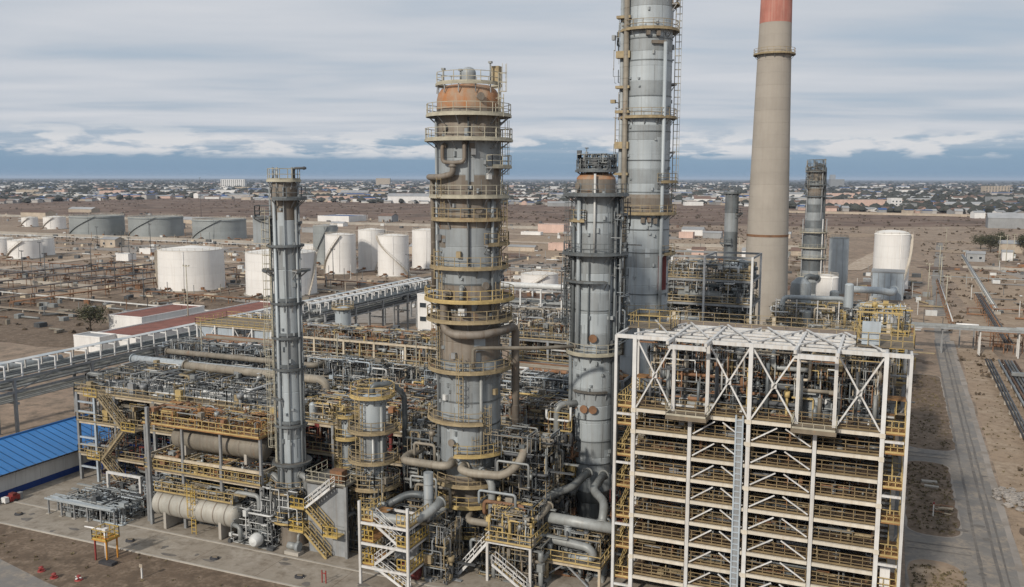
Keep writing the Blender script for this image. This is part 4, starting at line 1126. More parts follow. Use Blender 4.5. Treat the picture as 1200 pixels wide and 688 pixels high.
clutter(la, 'deck_piping', 0.5, 33, 1.0, 10.5, 12.2, 14.2, 130, 54, ['pipe_grey', 'pipe_white', 'pipe_grey', 'yellow_old', 'pipe_dark', 'steel_grey'], 0.06, 0.22, 0.3, 0.5, 0.4)
rack_pipes(la, 'x', 1, 31, [2.4, 3.1, 3.9, 4.8, 6.0, 7.2, 8.4], 12.3, 55, (0.12, 0.3), ['pipe_grey', 'pipe_white', 'pipe_grey', 'clad_dark'])
nozzle_pipe(la, [(10, 9.0, 14.6), (33, 9.0, 14.6), (33, 9.0, 12)], 0.55, 'pipe_beige', 14)
for i in range(7):
    x = 4 + i * 4.2
    box_part('instrument_cabinet', (0.9, 0.5, 1.5), ['yellow', 'steel_grey', 'yellow_old'][i % 3], la, (x, 0.9 + (i % 3) * 0.5, 12.8 if i % 2 else 8.9))

df = thing('drum_frame', 'rusty orange railed frame carrying the upper drum above the lower drum', 'structure', (-78.4, 75.6, 0))
frame(df, 0, 16.4, 0.6, 5.4, (6.6, 8.2), 5.46, 4.8, 'steel_grey', 'steel_cream', deck=None, pw=0.34)
for z, dk, rl in ((6.6, 'grating', 'yellow'), (11.9, 'orange_deck', 'yellow')):
    box_part('deck', (16.8, 5.6, 0.1), dk, df, (8.2, 3.0, z + 0.06))
    mb = MB()
    for p, q in (((-0.1, 0.3), (16.5, 0.3)), ((-0.1, 5.7), (16.5, 5.7)), ((-0.1, 0.3), (-0.1, 5.7)), ((16.5, 0.3), (16.5, 5.7))):
        rail_line(mb, p + (z + 0.1,), q + (z + 0.1,), 1.1, 1.0, 0.065)
    mb.build('railing', rl, df)
for x in (0.0, 5.46, 10.93, 16.4):
    for y in (0.6, 5.4): box_part('post', (0.26, 0.26, 3.7), 'steel_grey', df, (x, y, 10.05))
clutter(df, 'deck_piping', 0.3, 16, 0.8, 5.2, 12.0, 13.6, 70, 56, ['orange_deck', 'yellow', 'pipe_grey', 'pipe_rust', 'pipe_beige'], 0.05, 0.16, 0.4, 0.6)
clutter(df, 'deck_piping', 0.3, 16, 0.8, 5.2, 6.7, 8.1, 80, 57, ['yellow', 'yellow_old', 'pipe_grey', 'pipe_rust', 'pipe_dark'], 0.05, 0.16, 0.4, 0.6)
box_part('post', (0.34, 0.34, 14.0), 'steel_grey', df, (1.0, 0.0, 7.0))
stair(df, (14.6, 6.4, 8.4), (10.6, 6.4, 12.0), 0.9, 'yellow_old', 'grating', (0, 1))
def drum(name, label, loc, L, r, m, saddle_h, group=None, legs=True):
    t = thing(name, label, 'drum', loc, group)
    n = 28
    prof = [(0.01, -L / 2 - r * 0.5)] + [(r * math.sin(R(90 * i / 6)), -L / 2 - r * 0.5 * math.cos(R(90 * i / 6))) for i in range(1, 7)]
    prof += [(r, -L / 6), (r * 1.012, -L / 6 + 0.02), (r * 1.012, L / 6), (r, L / 6 + 0.02)]
    prof += [(a, -b) for a, b in reversed(prof[:7])]
    mb = MB().lathe(prof, n)
    mb.v = [(z, y, x) for x, y, z in mb.v]
    mb.f = [f[::-1] for f in mb.f]
    mb.build('shell', m, t)
    for k in range(7):
        x = -L / 2 + L * (k + 0.5) / 7
        if abs(x) > L / 6 + 0.2 or True: MB().cyl((x - 0.06, 0, 0), (x + 0.06, 0, 0), r * 1.022, n=28, cap=False).build('strap_band', 'clad_warm', t)
    for s in (-1, 1):
        if legs: MB().bx(s * L * 0.36 - 0.18, s * L * 0.36 + 0.18, -r * 0.9, r * 0.9, -r - saddle_h, -r * 0.45).build('saddle', 'concrete', t)
        MB().cyl((s * L * 0.25, 0, r * 0.9), (s * L * 0.25, 0, r + 0.5), 0.22).build('nozzle', 'pipe_grey', t)
    return t
drum('horizontal_drum', 'upper beige horizontal drum under the rusty orange deck', (-69.2, 78.3, 10.1), 12.0, 1.3, 'pipe_beige', 0.45)
d2 = drum('horizontal_drum', 'lower grey horizontal drum on concrete saddles beside the pavement', (-70.9, 76.2, 2.75), 11.0, 1.4, 'drum_grey', 1.2)
clutter(d2, 'small_piping', -6, 7, 1.6, 4.5, -2.6, 3.0, 90, 59, ['pipe_grey', 'pipe_dark', 'pipe_beige', 'steel_grey'], 0.05, 0.2, 0.45, 0.4)
clutter(d2, 'small_piping', -5.4, 5.4, -0.8, 0.8, 1.6, 2.6, 30, 60, ['pipe_grey', 'yellow_old', 'pipe_beige'], 0.05, 0.14, 0.45, 0.4)
mb = MB().use('grating').bx(-5.6, 5.6, -0.9, 0.9, 1.5, 1.6).use('yellow')
rail_line(mb, (-5.6, -0.9, 1.6), (5.6, -0.9, 1.6), 1.1, 1.1, 0.065); rail_line(mb, (-5.6, 0.9, 1.6), (5.6, 0.9, 1.6), 1.1, 1.1, 0.065)
mb.build('walkway', None, d2)
mb = MB(); ladder(mb, 0.2, -1.15, -2.6, 2.6, (1, 0), 0.6, (0, -1)); mb.build('ladder', 'yellow_bright', d2)
t = thing('pipework', 'bent grey pipes rising between lower drum and slim column', 'pipes', (-64, 76, 0))
nozzle_pipe(t, [(-1.6, 0.2, 4.2), (-1.6, 0.2, 5.4), (1.6, 0.2, 5.4), (1.6, 0.2, 1.0)], 0.27, 'pipe_grey')
nozzle_pipe(t, [(-1.0, 2.0, 7.4), (3.2, 1.6, 7.4), (3.2, 1.6, 2.6), (2.2, -0.2, 1.8)], 0.42, 'pipe_grey')
nozzle_pipe(t, [(-1.2, -1.0, 2.2), (0.2, -1.4, 2.2), (0.2, -1.4, 0.5)], 0.24, 'pipe_grey')
clutter(t, 'small_piping', -1.5, 4, -1, 4, 0.2, 4, 60, 58, ['pipe_grey', 'pipe_white', 'pipe_dark'], 0.04, 0.12, 0.4, 0.4)
t = thing('heat_exchanger', 'shiny horizontal heat exchanger at the foot of the slim column', 'exchanger', (-62.0, 77.2, 1.15), rz=R(8))
MB().cyl((0, -2.2, 0), (0, 3.6, 0), 0.6, n=22).build('shell', 'clad', t)
MB().cyl((0, -2.55, 0), (0, -2.2, 0), 0.75, n=22).build('flange', 'pipe_grey', t)
mb = MB().lathe([(0.75, 0), (0.7, 0.5), (0.45, 0.85), (0.01, 0.95)], 22); mb.v = [(x, -2.55 - z, y) for x, y, z in mb.v]; mb.build('channel_head', 'pipe_white', t)
for y in (-1.2, 2.6): MB().bx(-0.4, 0.4, y - 0.15, y + 0.15, -1.1, -0.4).build('saddle', 'concrete', t)
nozzle_pipe(t, [(0, -1.4, 0.5), (0, -1.4, 2.2), (1.3, -1.0, 3.0)], 0.2, 'pipe_grey')
t = thing('pump', 'grey motor pump on a plinth right of the shiny heat exchanger', 'pump', (-57.2, 75.2, 0.1))
MB().bx(-0.9, 0.9, -0.5, 0.5, 0, 0.35).build('plinth', 'concrete', t)
MB().cyl((-0.7, 0, 0.85), (0.3, 0, 0.85), 0.38, n=16).build('motor', 'pipe_grey', t)
MB().cyl((0.35, 0, 0.85), (0.75, 0, 0.85), 0.5, n=16).build('casing', 'clad', t)
nozzle_pipe(t, [(0.6, 0, 1.2), (0.6, 0, 2.2), (0.6, 1.6, 2.2)], 0.15, 'pipe_grey')

# grey stair wall
sw = thing('stair_wall', 'grey sheet-metal shelter with yellow zigzag stair, left of stub column', 'stair', (-53.8, 76.6, 0))
MB().bx(-2.4, 2.4, -0.1, 0.1, 0.1, 3.4).build('wall_panel', 'steel_grey', sw)
MB().bx(-2.4, 2.4, -0.1, 0.1, 3.44, 7.6).build('wall_panel', 'steel_grey', sw)
MB().bx(2.2, 2.4, 0.12, 3.8, 4.4, 4.6).build('side_beam', 'steel_grey', sw)
for x, y in ((2.5, -0.2), (2.5, 3.9), (-2.5, 3.9)): box_part('post', (0.3, 0.3, 7.8), 'steel_grey', sw, (x, y, 4.0))
box_part('roof_deck', (5.2, 4.2, 0.14), 'grating_grey', sw, (0, 1.8, 7.9))
mb = MB()
for p, q in (((-2.5, -0.2), (2.5, -0.2)), ((-2.5, -0.2), (-2.5, 3.8)), ((2.5, -0.2), (2.5, 3.8))): rail_line(mb, p + (7.97,), q + (7.97,), 1.1, 0.9)
mb.build('railing', 'rail_pale', sw)
box_part('instrument_cabinet', (1.5, 1.0, 1.3), 'pipe_rust', sw, (0.9, 0.9, 8.6))
stair(sw, (0.6, -0.8, 0.1), (-2.2, -0.8, 2.6), 0.9, 'yellow', 'grating', (0, 1))
stair(sw, (-2.2, -0.8, 2.7), (0.8, -0.8, 5.0), 0.9, 'yellow', 'grating', (0, 1)) if False else stair(sw, (0.9, -0.75, 2.75), (-2.0, -0.75, 5.2), 0.9, 'yellow', 'grating', (0, 1))
stair(sw, (-2.0, -0.75, 5.3), (1.2, -0.75, 7.9), 0.9, 'steel_white', 'grating', (0, 1))
for x, z in ((-3.0, 2.65), (1.3, 2.7), (-2.8, 5.25)):
    box_part('landing', (1.8, 1.4, 0.1), 'yellow', sw, (x, -0.85, z))
    mb = MB(); rail_line(mb, (x - 0.9, -1.5, z + 0.05), (x + 0.9, -1.5, z + 0.05), 1.1, 0.6, 0.07); rail_line(mb, (x - 0.9, -1.5, z + 0.05), (x - 0.9, -0.2, z + 0.05), 1.1, 0.6, 0.07); mb.build('railing', 'yellow_bright', sw)

# white stair tower in front of the broad column
wt_ = thing('stair_tower', 'white-framed stair tower with yellow rails before the broad column, bottom edge', 'stair', (-44.4, 74.0, 0))
for x in (-2.4, 3.0):
    for y in (-2.0, 2.2): box_part('post', (0.24, 0.24, 8.6 if y < 0 else 6.4), 'steel_white', wt_, (x, y, (8.6 if y < 0 else 6.4) / 2))
for z in (1.9, 4.3, 6.4):
    for y in (-2.0, 2.2): box_part('beam', (5.1, 0.18, 0.24), 'steel_white', wt_, (0.3, y, z))
    for x in (-2.4, 3.0): box_part('beam', (0.18, 3.9, 0.24), 'steel_white', wt_, (x, 0.1, z))
    for x in (-1.7, 2.4):
        box_part('landing', (1.5, 3.9, 0.1), 'orange_deck' if x < 0 else 'grating', wt_, (x, 0.1, z + 0.2))
        mb = MB(); rail_line(mb, (x - 0.7, -1.85, z + 0.25), (x + 0.7, -1.85, z + 0.25), 1.1, 0.5, 0.07); rail_line(mb, (x + (0.7 if x > 0 else -0.7), -1.8, z + 0.25), (x + (0.7 if x > 0 else -0.7), 2.0, z + 0.25), 1.1, 0.6, 0.07); mb.build('railing', 'yellow_bright' if z < 5 else 'yellow', wt_)
for (x0, z0, x1, z1) in ((2.6, 0.1, -1.2, 2.1), (-1.0, 2.15, 1.8, 4.5), (1.8, 4.55, -1.2, 6.6)):
    stair(wt_, (x0, -1.3, z0), (x1, -1.3, z1), 0.9, 'steel_white', 'yellow', (0, 1))
box_part('cabinet', (2.0, 1.2, 1.5), 'pipe_red', wt_, (1.6, 1.2, 0.95))
box_part('cabinet', (2.6, 1.4, 2.4), 'wall_grey', wt_, (1.2, 1.4, 5.0 - 2.0))
nozzle_pipe(wt_, [(-2.6, 2.8, 6.2), (-2.6, -0.4, 6.6), (2.4, -0.4, 6.6), (3.6, 0.8, 7.1), (4.2, 3.0, 7.9)], 0.46, 'pipe_grey', 14)
nozzle_pipe(wt_, [(-2.5, 2.8, 6.3), (-0.6, 4.6, 7.4), (1.4, 4.8, 7.4)], 0.4, 'clad_dark', 12)
nozzle_pipe(wt_, [(2.6, 3.0, 10.6), (2.6, 3.0, 0.2)], 0.5, 'clad', 14, flange=False)
clutter(wt_, 'small_piping', -2.2, 5.6, 1.0, 5, 0.2, 6.0, 110, 61, ['pipe_dark', 'pipe_grey', 'yellow_old', 'pipe_beige', 'steel_grey'], 0.05, 0.2, 0.45, 0.5)
# yellow ramp stair between broad column and white structure
rs = thing('pipe_deck', 'yellow railed pipe deck with sloping stair right of the broad column base', 'structure', (-35.5, 77.5, 0))
frame(rs, 0, 4.6, 0, 5.2, (4.3,), 4.6, 5.2, 'steel_white', 'steel_white', 0.24, 0.24, 'grating', 'yellow')
stair(rs, (-3.2, 0.4, 0.2), (0.2, 0.4, 4.3), 0.9, 'steel_white', 'yellow_bright', (0, 1))
stair(rs, (4.4, -0.7, 0.2), (1.0, -0.7, 2.4), 0.8, 'steel_white', 'yellow', (0, 1))
clutter(rs, 'small_piping', -1.5, 5.5, 0.5, 6.5, 0.2, 4.2, 130, 62, ['pipe_dark', 'pipe_grey', 'pipe_beige', 'yellow_old'], 0.06, 0.3, 0.4, 0.5)
clutter(rs, 'deck_piping', 0, 4.6, 0.3, 5, 4.4, 7.5, 60, 63, ['pipe_beige', 'pipe_grey', 'yellow', 'pipe_dark'], 0.06, 0.25, 0.45, 0.5)
bd = thing('pipe_deck', 'yellow railed deck with thick looping grey pipes beside the white structure', 'structure', (-32.0, 81.5, 0))
frame(bd, 0, 7.4, -1.6, 4.2, (2.3,), 7.4, 5.8, 'steel_cream', 'steel_cream', 0.24, 0.3, 'grating', 'yellow')
nozzle_pipe(bd, [(2.4, 10.0, 7.8), (2.2, 5.0, 7.6), (0.6, 3.2, 7.3), (0.5, 1.2, 7.2), (0.5, 0.6, 6.0), (1.4, 0.5, 5.75)], 0.44, 'pipe_grey', 14)
MB().cyl((0.2, 0.5, 5.85), (8.4, 0.4, 5.75), 0.56, n=18).build('header_pipe', 'pipe_grey', bd)
nozzle_pipe(bd, [(4.2, 10.0, 7.8), (4.4, 5.4, 7.5), (6.2, 3.4, 7.3), (6.8, 1.6, 7.1), (6.9, 0.6, 5.9)], 0.44, 'pipe_grey', 14)
nozzle_pipe(bd, [(2.2, 4.4, 4.4), (0.6, 1.4, 4.2), (1.2, -0.2, 3.9), (6.0, -0.6, 3.8), (6.6, -0.6, 2.9), (5.6, -0.8, 2.6), (4.0, -0.8, 2.7)], 0.42, 'pipe_grey', 14)
nozzle_pipe(bd, [(3.4, 0.5, 5.6), (3.4, 0.6, 2.6)], 0.4, 'clad')
for x in (1.2, 6.2): beam_part('brace', (x, -1.4, 0.1), (3.8, -1.4, 2.1), 0.16, 0.16, 'steel_grey', bd)
clutter(bd, 'small_piping', 0.2, 7.0, 0, 4.5, 2.4, 4.8, 70, 64, ['pipe_grey', 'yellow_old', 'pipe_dark'], 0.04, 0.14, 0.5, 0.4)
clutter(bd, 'small_piping', 0.2, 7.0, 0, 8, 0.2, 2.2, 60, 65, ['pipe_dark', 'clad_dark', 'pipe_grey', 'pipe_rust'], 0.08, 0.4, 0.4, 0.5)

# ------------------------------------------------------------------ pipe racks through the middle of the unit
r1 = thing('pipe_rack', 'long three-level pipe rack behind the columns, crossing the unit', 'pipe rack', (-66, 98, 0))
frame(r1, 0, 42, 0, 8, (4.5, 7.4, 10.2), 6, 8, 'steel_grey', 'steel_grey', 0.36, 0.34, 'grating_grey')  # solid grating decks added to block light and darken the levels below
for k, z in enumerate((4.5, 7.4, 10.2)): rack_pipes(r1, 'x', 0, 42, [0.6 + 0.78 * i for i in range(10)], z, 70 + k, (0.1, 0.32), None if k != 2 else ['pipe_beige', 'pipe_rust', 'pipe_grey', 'pipe_beige', 'clad_dark'])
box_part('walkway', (42, 1.2, 0.1), 'grating', r1, (21, -0.7, 10.3))
mb = MB(); rail_line(mb, (0, -1.3, 10.35), (42, -1.3, 10.35), 1.1, 1.3, 0.065); rail_line(mb, (0, -1.3, 7.0), (42, -1.3, 7.0), 1.1, 1.3, 0.065); mb.build('railing', 'yellow_old', r1)
box_part('walkway', (42, 1.2, 0.1), 'grating', r1, (21, -0.7, 6.95))
clutter(r1, 'small_piping', 0, 42, -4, 0, 0.2, 6.8, 260, 74, ['pipe_dark', 'pipe_dark', 'clad_dark', 'pipe_grey', 'pipe_red', 'pipe_rust', 'steel_grey'], 0.06, 0.34, 0.42, 0.5)  # palette weighted to dark colours, painting in the shade under the rack
clutter(r1, 'small_piping', 0, 42, 0, 8, 10.6, 12.6, 130, 75, PAL, 0.05, 0.18, 0.4, 0.5, 0.5)
box_part('red_beam', (41.4, 0.3, 0.5), 'pipe_red', r1, (21, -0.3, 8.9))
box_part('red_beam', (41.4, 0.3, 0.5), 'pipe_red', r1, (21, -0.3, 5.7))
r6 = thing('process_frame', 'dark multi-level frame with ochre rails behind slim column and stub column', 'structure', (-65, 87, 0))
frame(r6, 0, 20, 0, 8, (3.6, 7.4, 10.9), 5, 8, 'steel_grey', 'steel_cream', 0.34, 0.34, 'grating', 'yellow_old')
for k, z in enumerate((0.2, 3.7, 7.5)): clutter(r6, 'small_piping', 0, 20, 0, 8, z, z + 3.2, 150, 150 + k, ['pipe_dark', 'clad_dark', 'pipe_grey', 'pipe_rust', 'pipe_red', 'pipe_dark'], 0.06, 0.26, 0.45, 0.5, 0.4)
clutter(r6, 'deck_piping', 0, 20, 0.5, 7.5, 11.0, 13.4, 150, 155, PAL + ['yellow'], 0.05, 0.2, 0.45, 0.5, 0.5)
for k in range(6): MB().lathe([(0.45, 0), (0.45, 1.8)] + dome(0.45, 0.3, 1.8), 16, (1.5 + k * 3.4, 1.0 + (k % 3) * 1.2, 11.0)).build('vertical_vessel', ['clad_bright', 'clad', 'pipe_beige'][k % 3], r6)
r7 = thing('process_frame', 'raised cream-beamed frame with rusty deck above the rear racks', 'structure', (-84, 110, 0))
frame(r7, 0, 26, 0, 7, (13.6, 16.4), 5.2, 7, 'steel_cream', 'steel_cream', 0.3, 0.3, None, None)
box_part('deck', (26, 3.0, 0.1), 'orange_deck', r7, (13, 5.4, 16.5))
mb = MB(); rail_line(mb, (0, -0.1, 13.7), (26, -0.1, 13.7), 1.1, 1.3, 0.065); rail_line(mb, (0, 3.8, 16.6), (26, 3.8, 16.6), 1.1, 1.3, 0.065); mb.build('railing', 'yellow_old', r7)
rack_pipes(r7, 'x', 0, 26, [0.8, 1.6, 2.4, 3.2, 4.0], 13.7, 156, (0.12, 0.3), ['pipe_beige', 'pipe_rust', 'pipe_grey'])
clutter(r7, 'small_piping', 0, 26, 0, 6, 13.8, 17.6, 220, 157, PAL, 0.05, 0.18, 0.5, 0.5, 0.4)
r2 = thing('pipe_rack', 'rear pipe rack with a row of hooped pipes and rusty top deck', 'pipe rack', (-106, 108, 0))
frame(r2, 0, 74, 0, 10, (6.0, 9.6), 6.2, 5, 'steel_grey', 'steel_grey', 0.36, 0.34, 'grating_grey')  # decks added here too, keeping daylight off the lower levels
frame(r2, 0, 74, 5, 10, (13.4,), 6.2, 5, 'steel_grey', 'steel_grey', 0.34, 0.32)
for k, z in enumerate((6.0, 9.6)): rack_pipes(r2, 'x', 0, 74, [0.6 + 0.8 * i for i in range(12)], z, 80 + k, (0.1, 0.34))
rack_pipes(r2, 'x', 0, 74, [5.5, 6.4, 7.3, 8.2, 9.2], 13.4, 83, (0.14, 0.36), ['pipe_rust', 'pipe_rust', 'pipe_beige', 'pipe_grey'])
box_part('deck', (74, 3.0, 0.1), 'orange_deck', r2, (37, 9.0, 13.3))
for i in range(44):
    x = 2.0 + i * 1.65
    me = cached('hoop', lambda: MB().pipe([(0, 0, -1.6), (0, 0, 1.0), (0, 1.1, 1.0), (0, 1.1, -1.6)], 0.17, 8).mesh('hooped_pipe', 'pipe_white'))
    link('hooped_pipe', me, r2, (x, 0.3, 10.6))
clutter(r2, 'small_piping', 0, 74, -1.5, 4, 10.0, 14.2, 480, 84, ['pipe_grey', 'pipe_dark', 'steel_blue', 'pipe_white', 'clad_dark', 'pipe_beige'], 0.05, 0.2, 0.4, 0.5, 0.3)
clutter(r2, 'small_piping', 0, 74, -1.5, 3, 6.2, 9.4, 240, 85, ['pipe_grey', 'pipe_dark', 'blue_trim', 'clad_dark', 'pipe_dark'], 0.05, 0.2, 0.4, 0.5, 0.3)
clutter(r2, 'small_piping', 0, 74, -2, 5, 0.2, 5.8, 240, 86, ['pipe_dark', 'clad_dark', 'pipe_dark', 'pipe_grey', 'pipe_rust'], 0.08, 0.4, 0.4, 0.5)  # darker colours low down stand in for shade below the decks
mb = MB(); rail_line(mb, (0, -1.0, 9.8), (74, -1.0, 9.8), 1.1, 1.3, 0.065); mb.build('railing', 'yellow_old', r2)
for x in (8, 20, 33, 46, 58, 70): box_part('lamp_mast', (0.12, 0.12, 5.5), 'rail_pale', r2, (x, -0.6, 15.0))
nozzle_pipe(r2, [(-4, -3, 11.5), (24, -3, 11.5), (24, -3, 7)], 0.6, 'clad_bright', 14)
nozzle_pipe(r2, [(2, -1.8, 13.0), (30, -1.8, 13.0), (30, 3, 13)], 0.42, 'pipe_beige', 12)
# air cooler bank on the rear rack, towards the left
for i in range(5):
    ac = thing('air_cooler', 'air cooler with orange rail on the rear pipe rack', 'cooler', (-96 + i * 6.3, 121.5, 0), 'air coolers on the rear rack')
    frame(ac, 0, 5.4, 0, 5.0, (9.5, 12.0), 5.4, 5.0, 'steel_grey', 'steel_cream', 0.26, 0.26, None, None)
    box_part('fin_bundle', (5.3, 5.0, 0.7), 'clad_dark', ac, (2.7, 2.5, 12.4))
    MB().lathe([(2.2, 9.9), (2.1, 11.9)], 24, (2.7, 2.5, 0)).build('fan_ring', 'clad', ac)
    mb = MB(); rail_line(mb, (-0.2, -0.3, 12.1), (5.6, -0.3, 12.1), 1.1, 1.1, 0.065); mb.build('railing', 'yellow_old', ac)
r3 = thing('pipe_rack', 'pipe rack segment between broad column and stout column', 'pipe rack', (-52, 122, 0))
frame(r3, 0, 24, 0, 8, (9.5, 13.0, 16.3), 6, 8, 'steel_grey', 'steel_grey', 0.34, 0.34, 'grating_grey', 'yellow_old')
for k, z in enumerate((9.6, 13.1, 16.4)): rack_pipes(r3, 'x', 0, 24, [0.8 + 1.05 * i for i in range(7)], z, 90 + k, (0.12, 0.36))
clutter(r3, 'small_piping', 0, 24, 0, 7, 9.8, 18.5, 300, 94, PAL, 0.05, 0.22, 0.4, 0.5, 0.1)
clutter(r3, 'small_piping', 0, 30, -3, 6, 0.2, 9.0, 160, 95, ['pipe_dark', 'clad_dark', 'pipe_grey', 'pipe_rust'], 0.08, 0.4, 0.4, 0.5)
r4 = thing('pipe_rack', 'lower pipe rack between broad column and stout column', 'pipe rack', (-37.5, 92.5, 0))
frame(r4, 0, 5.2, 0, 5, (5.2, 9.2, 13.2), 5.2, 5, 'steel_grey', 'steel_cream', 0.3, 0.3, 'grating_grey', 'yellow_old')
clutter(r4, 'small_piping', -0.5, 6, -1.5, 5, 0.2, 15.0, 220, 96, PAL, 0.06, 0.26, 0.45, 0.4, 0.1)
for x, z in ((0.5, 11), (4.2, 15)): nozzle_pipe(r4, [(x, -1.2, 0.3), (x, -1.2, z), (x + 2.0, 1.0, z)], 0.38, 'pipe_grey', 12)
r5 = thing('pipe_rack', 'cluttered rack behind the white structure, right of tall column', 'pipe rack', (-24, 101, 0))
frame(r5, 0, 25, 0, 9, (6.5, 11.5, 16.5), 6.2, 9, 'steel_grey', 'steel_grey', 0.34, 0.34, 'grating_grey', None)
for k, z in enumerate((6.6, 11.6, 16.6)): rack_pipes(r5, 'x', 0, 25, [0.8 + 0.9 * i for i in range(9)], z, 97 + k, (0.12, 0.36))
clutter(r5, 'small_piping', 0, 25, 0, 9, 11.7, 20.5, 300, 101, PAL, 0.06, 0.26, 0.45, 0.5, 0.15)
# grey panelled frame behind the racks on the left
gb = thing('equipment_shelter', 'grey panelled shelter with white posts and cross brace, behind left racks', 'building', (-115.8, 126, 0))
frame(gb, 0, 16.5, 0, 8, (7.2, 13.6), 4.1, 8, 'steel_white', 'steel_cream', 0.3, 0.3, 'grating', 'yellow', xr=2)
for i in range(4):
    if i != 2: box_part('wall_panel', (3.7, 0.1, 5.9), 'steel_blue', gb, (2.06 + i * 4.12, 0.35, 10.4))
clutter(gb, 'small_piping', 0.5, 16, 0.5, 7.5, 0.2, 7, 90, 103, PAL, 0.08, 0.3, 0.4, 0.5)

# ------------------------------------------------------------------ long pipe rack with white hoops, left
lr = thing('pipe_rack', 'long green-grey pipe bridge lined with white portal frames, receding from left', 'pipe rack', (-127, 76, 0))
LN = 150
for i in range(11):
    y = 3.5 + i * 14.5
    for x in (0.0, 4.2): box_part('post', (0.42, 0.42, 9.4), 'steel_grey', lr, (x, y, 4.7))
    for z in (5.4, 7.4, 9.2): box_part('cross_beam', (4.6, 0.34, 0.34), 'steel_grey', lr, (2.1, y + 0.4, z))
    if i < 10:
        beam_part('truss_brace', (4.25, y + 0.3, 7.3), (4.25, y + 7.2, 9.1), 0.14, 0.14, 'steel_grey', lr)
        beam_part('truss_brace', (4.25, y + 7.3, 9.1), (4.25, y + 14.3, 7.3), 0.14, 0.14, 'steel_grey', lr)
for x in (-0.05, 4.25):
    for z in (7.25, 9.3): box_part('long_beam', (0.26, LN, 0.36), 'steel_grey', lr, (x, LN / 2, z))
def portal():
    mb = MB()
    mb.bx(-0.10, 0.10, -0.10, 0.10, 0, 1.9); mb.bx(2.9, 3.1, -0.10, 0.10, 0, 1.9)
    mb.bx(-0.10, 3.1, -0.10, 0.10, 1.9, 2.08)
    return mb.mesh('portal_frame', 'steel_white')
for i in range(50): link('portal_frame', cached('portal', portal), lr, (1.2, 1.5 + i * 3.0, 9.5))
for i in range(25): box_part('roof_sheet', (1.6, 5.9, 0.05), ['clad_bright', 'pipe_white'][i % 2], lr, (2.0, 3 + i * 6.0, 11.62))
rack_pipes(lr, 'y', 0, LN, [0.6, 1.2, 1.9, 2.6, 3.2, 3.8], 9.5, 110, (0.12, 0.3), ['clad_dark', 'pipe_grey', 'clad_dark'])
rack_pipes(lr, 'y', 0, LN, [0.6, 1.3, 2.0, 2.7, 3.4], 7.6, 111, (0.14, 0.34), ['clad_dark', 'pipe_dark', 'pipe_grey'])
rack_pipes(lr, 'y', 0, LN, [0.6, 1.5, 2.6, 3.4], 5.6, 112, (0.14, 0.34), ['clad_dark', 'pipe_dark', 'pipe_grey'])
nozzle_pipe(lr, [(-6, -5, 9.0), (-6, 14, 9.6), (-5, 18, 10.2), (-1, 24, 10.0), (0.2, 30, 9.9)], 0.75, 'clad', 14, flange=False)
lr2 = thing('pipe_rack', 'second pipe bridge with white frames running to the white tanks', 'pipe rack', (-117, 160, 0))
for i in range(9):
    for x in (0.0, 4.0): box_part('post', (0.4, 0.4, 10.8), 'steel_grey', lr2, (x, 2 + i * 12, 5.4))
    for z in (6.4, 8.6, 10.6): box_part('cross_beam', (4.4, 0.3, 0.3), 'steel_grey', lr2, (2, 2.4 + i * 12, z))
for i in range(34): link('portal_frame', cached('portal', portal), lr2, (0.5, 1.0 + i * 3.0, 10.8))
for x in (-0.05, 4.05):
    for z in (8.6, 10.7): box_part('long_beam', (0.24, 102, 0.3), 'steel_grey', lr2, (x, 51, z))
rack_pipes(lr2, 'y', 0, 102, [0.5, 1.1, 1.8, 2.5, 3.2, 3.7], 10.9, 114, (0.14, 0.3), ['clad_dark', 'pipe_grey', 'pipe_white'])
rack_pipes(lr2, 'y', 0, 102, [0.5, 1.2, 2.0, 2.8, 3.5], 8.8, 115, (0.14, 0.34), ['clad_dark', 'pipe_dark', 'pipe_grey'])
for i in range(17): box_part('roof_sheet', (1.7, 5.9, 0.05), 'pipe_white', lr2, (1.6, 3 + i * 6.0, 12.92))
# white pipes and manifold at centre, behind the broad column
wm = thing('pipe_rack', 'white elevated pipe manifold in front of the low white tank, centre', 'pipe rack', (-66, 150, 0))
frame(wm, 0, 16, 0, 6, (13, 17, 20), 4, 6, 'steel_white', 'steel_grey', 0.26, 0.3)
nozzle_pipe(wm, [(-6, 0.4, 20.6), (17, 0.4, 20.6), (17, 0.4, 14)], 0.52, 'pipe_white', 14)
rack_pipes(wm, 'x', -3, 16, [1.6, 2.5, 3.4, 4.4], 17.1, 117, (0.14, 0.3), ['pipe_white', 'pipe_grey'])
clutter(wm, 'small_piping', -4, 16, -4, 5, 10, 17, 220, 118, ['pipe_white', 'pipe_grey', 'pipe_beige', 'steel_cream', 'pipe_dark'], 0.06, 0.24, 0.4, 0.5, 0.1)

